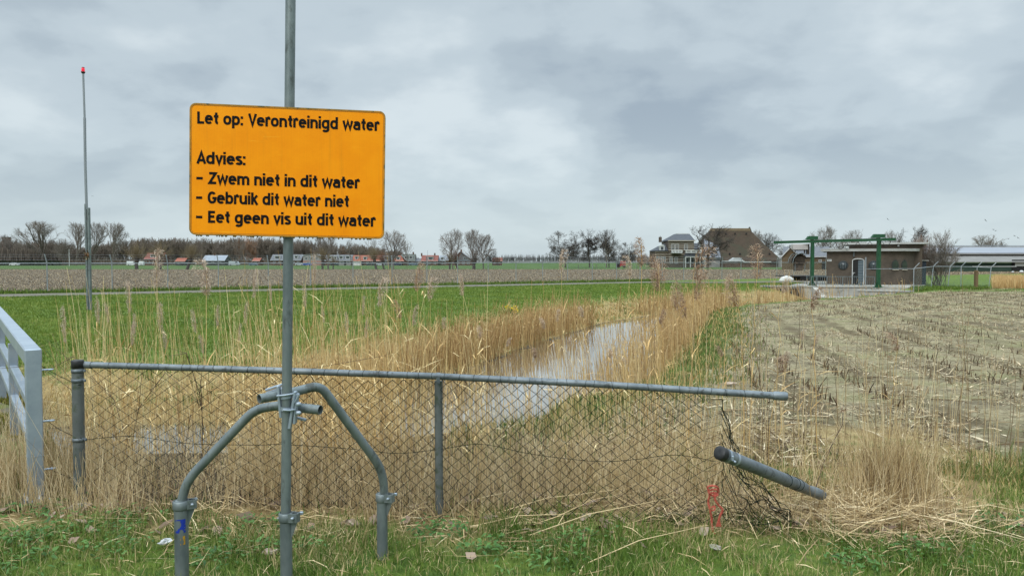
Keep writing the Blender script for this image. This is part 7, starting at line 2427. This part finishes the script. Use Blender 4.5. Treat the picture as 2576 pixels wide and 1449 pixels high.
# two field gate posts and small fence pickets in the far meadow
def wind_turbine():
    Y = 3200
    root = thing('wind_turbine', 'tiny three-bladed wind turbine on the horizon beside the poplars', 'wind turbine', (PX(1285.5, Y), Y, -.4))
    wm_ = mat('pale_turbine', (.55, .57, .58), (.60, .62, .63), 1, .6)
    hub = PZ(648, Y) + .4
    MB().tube([(0, 0, 0), (0, 0, hub)], [1.3, .8], 8).build('tower', wm_, root)
    MB().box((0, 0, hub), (2.4, 4.5, 2.2), bev=.4).build('nacelle', wm_, root)
    for a in (100, 195, -15):
        t = math.radians(a); d = Vector((math.cos(t), 0, math.sin(t)))
        MB().tube([Vector((0, -2.6, hub)), Vector((0, -2.6, hub)) + d * 5, Vector((0, -2.6, hub)) + d * 15], [.6, 1.0, .25], 5).build('blade', wm_, root)
wind_turbine()

# ------------------------------------------------------------------ farmhouse and thatched barn
M['slate'] = mat('dark_slate_roof', (.045, .05, .06), (.07, .075, .085), 1.2, .7, c3=(.15, .155, .165), s3=2.5, t3=.62)
def thatch_mat():
    return mat('brown_thatch', (.036, .023, .013), (.056, .037, .022), 1.4, .95, .4, bscale=3, stretch=(1, 1, .35), c3=(.038, .033, .018), s3=.25, t3=.5)
M['thatch'] = thatch_mat()
def barn():
    Y = 262; gz = -.4
    def q(px, py, d=0.0):
        p = P(px, py, Y + d); return Vector((p.x - ox, d, p.z - gz))
    ox = PX(1875, Y)
    root = thing('thatched_barn', 'huge pyramid-roofed farm barn thatched in brown reed', 'barn', (ox, Y, gz))
    D = 30
    zr = PZ(576, Y + D / 2) - gz; ze = PZ(656, Y) - gz
    xl, xr = PX(1755, Y) - ox, PX(1969, Y) - ox
    rl, rr = PX(1787, Y + D / 2) - ox, PX(1883, Y + D / 2) - ox
    nx, ny = 26, 14
    # roof surfaces with a slight sag, and a thick eave
    def hipped(xl, xr, rl, rr, y0, y1, ze, zr, nu=14):
        mb = MB()
        ym = (y0 + y1) / 2
        def face(a, b, c, d):       # a,b eave  c,d ridge
            vs = []
            for i in range(nu + 1):
                v = i / nu
                for j in range(nu + 1):
                    u = j / nu
                    p = (Vector(a) * (1 - u) + Vector(b) * u) * (1 - v) + (Vector(d) * (1 - u) + Vector(c) * u) * v
                    p.z -= .35 * math.sin(math.pi * v)
                    vs.append(p)
            n = nu + 1
            mb.add(vs, [(i * n + j, i * n + j + 1, (i + 1) * n + j + 1, (i + 1) * n + j) for i in range(nu) for j in range(nu)], True)
        A, B_, C_, D_ = (xl, y0, ze), (xr, y0, ze), (xr, y1, ze), (xl, y1, ze)
        E, F_ = (rl, ym, zr), (rr, ym, zr)
        face(A, B_, F_, E); face(B_, C_, F_, F_); face(C_, D_, E, F_); face(D_, A, E, E)
        mb.add([A, B_, C_, D_] + [(x, y, z - .5) for x, y, z in (A, B_, C_, D_)], [(0, 4, 5, 1), (1, 5, 6, 2), (2, 6, 7, 3), (3, 7, 4, 0), (4, 7, 6, 5)])
        return mb
    roof = hipped(xl, xr, rl, rr, 0, D, ze, zr).build('roof', M['thatch'], root)
    MB().box(((xl + xr) / 2, D / 2, ze / 2 - .2), (xr - xl - 1.6, D - 1.6, ze + .2)).build('wall', M['brick_red'], root)
    # ridge: paler thatch cap and end finial; owl boards, roof hooks
    rc = MB()
    rc.prism([(rl - .8, zr - 1.3), (rr + .6, zr - 1.3), (rr, zr + .18), (rl, zr + .18)], lambda u, v, d: Vector((u, d, v)), D / 2 - .9, D / 2 + .9)
    rc.build('ridge_cap', mat('pale_ridge_thatch', (.17, .125, .075), (.21, .16, .10), 2, .95), roof)
    MB().prism([(-.7, -.6), (.9, -1.0), (.2, .75)], lambda u, v, d: Vector((rr + u, D / 2 + d, zr + v)), -.5, .5).build('finial', M['wall_dark'], roof)
    hk = MB()
    for py, xs in ((586, (1824, 1847, 1875)), (638, (1834, 1860, 1886, 1908, 1934))):
        f = (PZ(py, Y + 8) - gz - ze) / (zr - ze)
        for px in xs:
            y = D / 2 * f
            hk.box(Vector((PX(px, Y + y) - ox, y - .5, ze + (zr - ze) * f - .15)), (.5, .35, .55), ry=.5)
    hk.build('roof_hook', M['black'], roof)
    # slate front slope towards the house, above a pale wall
    sl = MB()
    a, b, c, d = q(1771, 654, -.4), q(1813, 654, -.4), q(1806, 624, 5.6), q(1770, 608, 8)
    sl.add([a, b, c, d] + [v + Vector((0, -.5, .9)) for v in (a, b, c, d)], [(0, 1, 2, 3), (7, 6, 5, 4), (0, 4, 5, 1), (1, 5, 6, 2), (2, 6, 7, 3), (3, 7, 4, 0)])
    sl.build('slate_slope', mat('pale_slate_roof', (.13, .14, .16), (.19, .20, .22), 1.6, .6), root)
    MB().box(((a.x + b.x) / 2, .3, a.z / 2 - .15), (b.x - a.x - .3, 1.0, a.z - .1)).build('low_wall', M['render'], root)
    MB().box((q(1784, 660).x, -.22, 1.2), (1.5, .06, 1.0)).build('window', M['glass'], root)
    # low sheds along the eaves
    for x0, x1, z, mm in ((1822, 1868, 658, 'wall_white'), (1868, 1935, 659.5, 'render')):
        xa, xb = PX(x0, Y - 4) - ox, PX(x1, Y - 4) - ox; zz_ = PZ(z, Y - 4) - gz
        MB().box(((xa + xb) / 2, -3, zz_ / 2), (xb - xa, 3.4, zz_)).build('lean_to', M['brick_red'], root)
        MB().box(((xa + xb) / 2, -3.2, zz_ + .12), (xb - xa + .5, 4.0, .22)).build('lean_to_roof', M['white'], root)
    xa = PX(1853, Y - 4) - ox
    MB().prism([(-2.4, 0), (2.4, 0), (1.1, 1.1), (-.8, 1.1)], lambda u, v, d: Vector((xa + u, -3 + d, PZ(658, Y - 4) - gz + .25 + v)), -1.2, 1.2).build('canvas_roof', mat('pale_canvas', (.30, .31, .31), (.40, .41, .40), .6, .7), root)
    # white door porch and shed at the end
    xa = PX(1967, Y - 2) - ox
    MB().box((xa, -2, 1.5), (2.2, 1.5, 3.0)).build('porch', M['render'], root)
    MB().box((xa, -2.80, 1.3), (.95, .1, 2.3)).build('door', M['white'], root)
    MB().box((xa, -2, 3.08), (2.7, 2.0, .16)).build('porch_roof', M['white'], root)
    xa = PX(1985, Y - 2) - ox
    MB().box((xa, -1.4, 1.4), (5.2, 2.0, 2.8)).build('shed', M['wall_dark'], root)
    MB().box((xa + .1, -2.45, 1.5), (1.9, .08, 1.2)).build('window', M['white'], root)
    # wall at the meadow's edge
barn()
def farmhouse():
    Y = 248; gz = -.4
    ox = PX(1712, Y)
    def x(px, d=0): return PX(px, Y + d) - ox
    def z(py, d=0): return PZ(py, Y + d) - gz
    root = thing('farmhouse', 'stately brown brick farmhouse with pale stone bands, slate roof and balcony', 'farmhouse', (ox, Y, gz))
    fn = lambda u, v, d: Vector((u, d, v))
    # main block
    def block(nm, xa, xb, y0, y1, zt): return MB().box(((xa + xb) / 2, (y0 + y1) / 2, zt / 2), (xb - xa, y1 - y0, zt)).build(nm, M['brick'], root)
    block('main_wall', x(1682), x(1745), 0, 12, z(606))
    block('wing_wall', x(1649), x(1682), 1.2, 11, z(631))
    block('wall', x(1745), x(1772), .8, 11, z(626))
    def hip(xa, xb, ra, rb, y0, y1, ze, zr, nm):
        A = [(xa, y0, ze), (xb, y0, ze), (xb, y1, ze), (xa, y1, ze), (ra, (y0 + y1) / 2 - 1.5, zr), (rb, (y0 + y1) / 2 - 1.5, zr), (rb, (y0 + y1) / 2 + 1.5, zr), (ra, (y0 + y1) / 2 + 1.5, zr)]
        return MB().add(A, [(0, 1, 5, 4), (1, 2, 6, 5), (2, 3, 7, 6), (3, 0, 4, 7), (4, 5, 6, 7), (3, 2, 1, 0)]).build(nm, M['slate'], root)
    r = hip(x(1680), x(1747), x(1697, 6), x(1731, 6), -.5, 12.5, z(606) + .1, z(589, 6), 'roof')
    MB().box(((x(1697, 6) + x(1731, 6)) / 2, 4.42, z(589, 6) + .05), (x(1731) - x(1697), .12, .22)).build('ridge_trim', M['white'], r)
    MB().box(((x(1680) + x(1747)) / 2, -.45, z(606) + .0), (x(1747) - x(1680) + .2, .35, .3)).build('gutter', M['stone_trim'], root)
    wr = MB().add([(x(1647.5), .7, z(631)), (x(1682.5), .7, z(631)), (x(1682.5), 6, z(613)), (x(1674), 6, z(613)), (x(1647.5), 11.4, z(631)), (x(1682.5), 11.4, z(631))],
                  [(0, 1, 2, 3), (0, 3, 4), (3, 2, 5, 4), (1, 5, 2), (0, 4, 5, 1)]).build('wing_roof', M['slate'], root)
    c = Vector((x(1667), 1.4, z(624.5)))
    MB().box(c + Vector((0, .6, 0)), (1.7, 1.6, 1.5)).prism([(-1, 0), (1, 0), (0, .6)], lambda u, v, d: c + Vector((u, d, .75 + v)), -.3, 1.4).build('dormer', M['white'], wr)
    MB().box(c + Vector((0, -.22, 0)), (.9, .06, 1.0)).build('pane', M['glass'], wr)
    hip(x(1744), x(1774), x(1752), x(1768), .4, 11.4, z(626), z(612, 5), 'side_roof')
    # stone bands
    bd = MB()
    for py in (612, 617.5, 622.5, 628.5): bd.box(((x(1681) + x(1746)) / 2, -.03, z(py)), (x(1746) - x(1681), .1, .22))
    for py in (633.5, 640, 646, 652, 658): 
        bd.box(((x(1649) + x(1682)) / 2, 1.15, z(py)), (x(1682) - x(1649) - .1, .12, .2))
        if py > 634: bd.box(((x(1681) + x(1772)) / 2, -.03, z(py)), (x(1772) - x(1681), .1, .18))
    bd.build('stone_band', M['stone_trim'], root)
    # windows: pairs with tall casements
    for px, py, w, h in ((1692, 622.5, 9, 17), (1702.5, 622.5, 9, 17), (1688, 655, 7, 16), (1700, 655, 7, 16), (1725, 622, 9, 15), (1762, 622, 8, 14)):
        window_part(root, Vector((x(px), -.05, z(py))), w * Y / FPX, h * Y / FPX, .14)
    for px in (1655, 1663, 1673):
        window_part(root, Vector((x(px), 1.1, z(652))), 5 * Y / FPX, 14 * Y / FPX, .12)
    # balconies and the veranda
    for xa, xb, py in ((1687, 1712, 632), (1722, 1760, 632)):
        b = MB().box(((x(xa) + x(xb)) / 2, -1.0, z(636)), (x(xb) - x(xa), 2.0, .25)).build('balcony', M['white'], root)
        rl = MB().box(((x(xa) + x(xb)) / 2, -1.95, z(630)), (x(xb) - x(xa), .1, .12))
        n = 18
        for k in range(n + 1): rl.box((x(xa) + (x(xb) - x(xa)) * k / n, -1.95, (z(630) + z(636)) / 2), (.08 if k % 6 else .3, .08, z(630) - z(636)))
        rl.build('railing', M['white'], b)
    MB().prism([(x(1718), z(645)), (x(1771), z(645)), (x(1768), z(639.5)), (x(1722), z(639.5))], fn, -2.2, 0).build('veranda_roof', M['slate'], root)
    vf = MB()
    for px in (1721, 1733, 1745, 1757, 1769): vf.box((x(px), -2.0, z(645) / 2), (.22, .22, z(645)))
    vf.box(((x(1720) + x(1770)) / 2, -2.0, z(646.5)), (x(1770) - x(1720), .2, .3))
    vf.build('veranda_post', M['white'], root)
    for px, w, dark in ((1727, 9, 0), (1739, 9, 0), (1751, 8, 1), (1763, 8, 0)):
        if dark: MB().box((x(px), -.2, z(656)), (w * Y / FPX, .1, z(648) - z(664))).build('door', mat('dark_green_door', (.012, .03, .02), rough=.4), root)
        else: window_part(root, Vector((x(px), -.08, z(656))), w * Y / FPX, 14 * Y / FPX, .14)
    MB().box((x(1661, 6), 6.5, z(603, 6)), (.9, .9, 1.8)).box((x(1661, 6), 6.5, z(599.5, 6)), (.15, .15, 1.6)).build('chimney', M['brick'], root)
farmhouse()
def ochre_house():
    root = house('ochre brick house with grey roof half hidden behind the hanging rake', 1972, 2084, 622, 646, 668, 190, 'tile_grey', 'wall_ochre', [], [], [(2010, 656, 7, 7), (2060, 656, 7, 6)], 2069, depth=12, group='farm buildings')
    root.rotation_euler = (0, 0, math.radians(-21))
    gz = -.4; Y = 189; cx = root.location.x
    a, b, t = PX(1974, Y) - cx, PX(2014, Y) - cx, PX(1994, Y) - cx
    fn = lambda u, v, d: Vector((u, d, v))
    ze, zr = PZ(646, Y) - gz, PZ(624, Y) - gz
    MB().prism([(a, 0), (b, 0), (b, ze), (t, zr), (a, ze)], fn, -2, 1.2).build('gable_wing', M['wall_ochre'], root)
    rf = MB()
    for p, q in (((a - .4, ze - .5), (t, zr)), ((t, zr), (b + .4, ze - .5))): rf.prism([p, q, (q[0], q[1] + .3), (p[0], p[1] + .3)], fn, -2.4, 4)
    rf.build('wing_roof', M['tile_grey'], root)
    tr = MB()
    for p, q in (((a - .4, ze - .5), (t, zr)), ((t, zr), (b + .4, ze - .5))): tr.prism([p, q, (q[0], q[1] + .34), (p[0], p[1] + .34)], fn, -2.5, -2.4)
    tr.build('barge_board', M['white'], root)
ochre_house()
def long_barn():
    Y = 150; gz = -.4; ox = PX(2480, Y)
    root = thing('long_barn', 'long low barn with two-tone roof, pale panels above dark sheets', 'barn', (ox, Y, gz), 0, 'farm buildings')
    def x(px): return PX(px, Y) - ox
    def z(py, d=0): return PZ(py, Y + d) - gz
    x0, x1 = x(2300), x(2900)
    D = 26
    zr, zm, ze = z(622.5, 13), z(645, 4), z(660.5)
    fn = lambda u, v, d: Vector((d, u, v))
    dark = mat('brown_grey_sheet_roof', (.16, .15, .14), (.20, .19, .175), .5, .8)
    MB().prism([(-.3, ze), (5, zm), (5, zm + .12), (-.3, ze + .15)], fn, x0 - .4, x1).build('lower_roof', dark, root)
    MB().prism([(4.6, zm + .35), (13, zr), (D - 4.6, zm + .35), (D + .3, ze), (D + .3, ze + .2), (D - 4.6, zm + .55), (13, zr + .2), (4.6, zm + .55)], fn, x0 - .4, x1).build('roof', dark, root)
    MB().prism([(4.9, zm + .62), (11.9, zr - .12), (11.9, zr + .0), (4.9, zm + .74)], fn, x0, x1).build('roof_panel', mat('blue_grey_solar_roof', (.20, .215, .25), (.25, .265, .30), .4, .35, spec=.6, stretch=(.3, 1, 1)), root)
    MB().box(((x0 + x1) / 2, 13, zr + .35), (x1 - x0, .7, .12)).build('ridge_vent', M['tile_blue'], root)
    MB().box(((x0 + x1) / 2, D / 2, ze / 2 - .3), (x1 - x0 - .6, D - 1, ze + .4)).build('wall', mat('dark_green_barn_wall', (.025, .05, .035), (.035, .065, .045), .5, .8), root)
    MB().box(((x0 + x(2560)) / 2 + 6, .42, z(670.5)), (x(2560) - x0 - 12, .1, .16)).build('rail', M['white'], root)
    MB().box((x(2567), .44, z(667)), (3.0, .1, 2.2)).build('opening', M['black'], root)
    MB().box((x(2576), .42, z(664)), (3.2, .1, .9)).build('window', M['white'], root)
long_barn()
def bale(px, py, w, label):
    Y = 140; p = P(px, py, Y); p.z = -.4
    r = w * Y / FPX / 2
    mb = MB(); n = 14
    prof = [(r * 1.0, 0), (r * 1.08, r * .3), (r * .95, r * .75), (r * .5, r * 1.05), (r * .1, r * 1.1)]
    mb.lathe(prof, (0, 0, 0), n)
    o = mb.build('wrapped_bale', M['white']); o.location = p
    tag(o, label, 'bale')
bale(2548, 676, 5.5, 'small white wrapped bale on the green before the long barn')
bale(2570, 675, 9, 'larger white wrapped bale at the edge of the green by the barn opening')

# ------------------------------------------------------------------ small living things and odds and ends
def birds():
    m = mat('dark_gull', (.05, .05, .055), (.10, .10, .11), 4, .8)
    labs = ['lone bird high above the green crane beam', 'highest bird of the flock over the long barn', 'upper bird of the close pair in the flock', 'lower bird of the close pair in the flock', 'dark bird tilting above the barn near the picture edge', 'gliding bird just below the tilting one', 'lowest bird of the flock above the barn ridge', 'faint far bird near the mast top']
    for (px, py, roll), lab in zip(((2233, 552, .6), (2479, 555, .7), (2499, 578, .1), (2505, 581, -.1), (2552, 594, .4), (2561, 599, .5), (2537, 601, 0), (232, 494, .3)), labs):
        Y = 170
        p = P(px, py, Y)
        mb = MB()
        mb.tube([(-.05, .22, 0), (0, .08, .01), (.0, -.12, 0), (.0, -.28, 0)], [.02, .075, .06, .01], 6)
        for s in (-1, 1):
            mb.add([(0, .1, .02), (0, -.07, .02), (s * .3, -.10, .12), (s * .32, .10, .14), (s * .62, -.10, .05), (s * .60, -.02, .06)], [(0, 1, 2, 3), (3, 2, 4, 5)])
            mb.add([(0, .1, .035), (0, -.07, .035), (s * .3, -.10, .132), (s * .32, .10, .152), (s * .62, -.10, .055), (s * .60, -.02, .065)], [(3, 2, 1, 0), (5, 4, 2, 3)])
        o = mb.build('bird', m)
        o.location = p; o.rotation_euler = (0, roll, .3); o.scale = (.72, .72, .72)
        tag(o, lab, 'bird', 'birds over the fields')
birds()
def daffodils():
    c = T(1284, 792)
    root = thing('daffodil_clump', 'clump of yellow daffodils flowering on the grassy ditch bank', 'flowers', c)
    r = np.random.default_rng(3)
    n = 130
    b = np.stack([r.normal(0, .16, n), r.normal(0, .12, n), np.zeros(n)], 1)
    V, q, t = blades(b, r.uniform(.25, .42, n), r.uniform(.012, .02, n), np.abs(r.normal(.3, .2, n)), seed=3)
    np_mesh('leaves', V, [q, t], M['weed'], root, tint=np.repeat(r.uniform(.2, 1, n), 5))
    ym = mat('daffodil_yellow', (.80, .56, .015), (.86, .64, .03), 20, .6)
    fl = MB(); rd = random.Random(4)
    for k in range(26):
        p = Vector((rd.gauss(-.05, .16), rd.gauss(0, .12) - .1, rd.uniform(.24, .42)))
        if k > 9: p = Vector((rd.gauss(.16, .07), -.1 + rd.gauss(0, .06), rd.uniform(.12, .32)))
        d = Vector((rd.gauss(0, .5), -1, rd.gauss(.1, .3))).normalized()
        fl.lathe([(.012, 0), (.018, .03), (.024, .045)], p, 7, ax=d)
        a = d.orthogonal().normalized(); bb = d.cross(a)
        for j in range(6):
            t = j * math.pi / 3
            e = a * math.cos(t) + bb * math.sin(t); s = a * math.cos(t + 1.57) + bb * math.sin(t + 1.57)
            fl.add([p, p + e * .02 + s * .011, p + e * .04, p + e * .02 - s * .011], [(0, 1, 2, 3)])
    fl.build('flowers', ym, root)
daffodils()
def rubbish():
    # small pale stones and torn plastic in the verge
    def crumple(name, label, px, py, size, m, seed, cat, flat=.6):
        c = T(px, py); rd = random.Random(seed); mb = MB(); n = 9; rings = 5
        vs = []
        for i in range(rings):
            f = i / (rings - 1) * math.pi
            for k in range(n):
                a = 2 * math.pi * k / n; q = size * rd.uniform(.65, 1.15)
                vs.append((q * math.sin(f) * math.cos(a), q * .7 * math.sin(f) * math.sin(a), q * flat * (1 - math.cos(f)) * .5))
        mb.add(vs, [(i * n + k, i * n + (k + 1) % n, (i + 1) * n + (k + 1) % n, (i + 1) * n + k) for i in range(rings - 1) for k in range(n)])
        o = mb.build(name, m); o.location = c + Vector((0, 0, .02)); o.rotation_euler = (0, 0, rd.uniform(0, 6))
        tag(o, label, cat)
    st = mat('rough_stone', (.24, .215, .175), (.36, .33, .28), 12, .9, .5)
    pl = mat('torn_clear_plastic', (.42, .43, .44), (.58, .59, .60), 25, .25, .4)
    crumple('stone', 'rough grey stone beside the corner post of the chain-link fence', 196, 1292, .075, st, 1, 'stone')
    crumple('plastic_scrap', 'crumpled clear plastic scrap in the grass beside the sticker-marked foot', 415, 1383, .05, pl, 2, 'litter')
    crumple('plastic_scrap', 'tiny white plastic scrap in the grass by the middle sign foot', 705, 1316, .03, pl, 3, 'litter')
    crumple('paper_scrap', 'dirty pink paper scrap lying in the grass near the pole socket', 682, 1410, .05, mat('dirty_paper', (.36, .27, .22), (.46, .36, .30), 18, .9), 5, 'litter')
    crumple('stone', 'pale brown lump on the grass under the orange twine', 1800, 1395, .045, st, 6, 'stone')
    crumple('reed_bundle', 'bleached lump of dead leaves on the grassy field corner above the rail', 1836, 972, .12, mat('bleached_leaves', (.30, .23, .17), (.44, .35, .27), 14, .9, .6), 7, 'litter', .5)
    # dried plant with seed head leaning over the field edge
    mb = MB()
    pts = [P(2050, 1235, 4.7), P(2066, 1180, 4.75), P(2092, 1120, 4.8), P(2118, 1070, 4.85), P(2121, 1040, 4.85)]
    pts[0].z = max(pts[0].z, Hs(pts[0].x, pts[0].y))
    mb.tube(pts, [.0035, .003, .003, .0025, .002], 5)
    root = mb.build('dried_weed', mat('brown_stem', (.075, .05, .035), (.11, .075, .05), 20, .9))
    tag(root, 'dark dried weed stem with seed head curving over the field edge', 'weed')
    rd = np.random.default_rng(8); n = 26
    c = np.array(P(2120, 1032, 4.85))
    V, f, t = strips(c + rd.normal(0, .012, (n, 3)), rd.normal(0, 1, (n, 3)) + np.array([0, 0, .6]), rd.uniform(.015, .04, n), rd.uniform(.005, .012, n), rd.uniform(0, .6, n), 9)
    np_mesh('seed_head', V, [f, t], M['plume_dark'], root, tint=np.repeat(rd.random(n), 5))
    # brambles and dead weeds by the railing
    rd = random.Random(9); mb = MB()
    for k in range(34):
        s = rd.uniform(.6, 5.5); o = rd.uniform(.35, 1.3)
        p = rp(s, o, 0); p.z = max(Hs(p.x, p.y), WATER)
        h = rd.uniform(.5, 1.15)
        d = Vector((rd.gauss(.2, .35), rd.gauss(-.1, .3), 0))
        q = [p, p + d * .25 * h + Vector((0, 0, h * .5)), p + d * .8 * h + Vector((0, 0, h * .85)), p + d * 1.5 * h + Vector((0, 0, h * rd.uniform(.6, 1.1)))]
        mb.tube(q, [.004, .0035, .0028, .0015], 4, False)
        for j in range(3):
            e = q[2] + Vector((rd.gauss(0, .1), rd.gauss(0, .1), rd.gauss(.1, .1)))
            mb.tube([q[1 + j % 2], e], [.0025, .001], 3, False, False)
    tag(mb.build('bramble_stems', mat('brown_stem', (.075, .05, .035))), 'tangled bare bramble stems beside the bridge railing', 'brambles', kind='stuff')
rubbish()
def meadow_posts():
    rd = random.Random(12)
    wm_ = mat('grey_picket', (.10, .085, .07), (.15, .13, .11), 6, .9)
    first = None
    for k, px in enumerate((1455, 1484, 1500, 1590, 1602, 1614, 1627)):
        Y = 205 + rd.uniform(-4, 8)
        if first is None:
            first = MB().box((0, 0, .6), (.14, .14, 1.25), bev=.02).prism([(-.06, -.06), (.06, -.06), (.06, .06), (-.06, .06)], lambda u, v, d: Vector((u, v, d)), 1.22, 1.26).build('fence_post', wm_)
            o = first
        else:
            o = first.copy(); COL.objects.link(o)
        o.location = (PX(px, Y), Y, -.4)
        tag(o, 'short weathered picket in the meadow beyond the stubble field', 'fence post', 'meadow pickets')
meadow_posts()
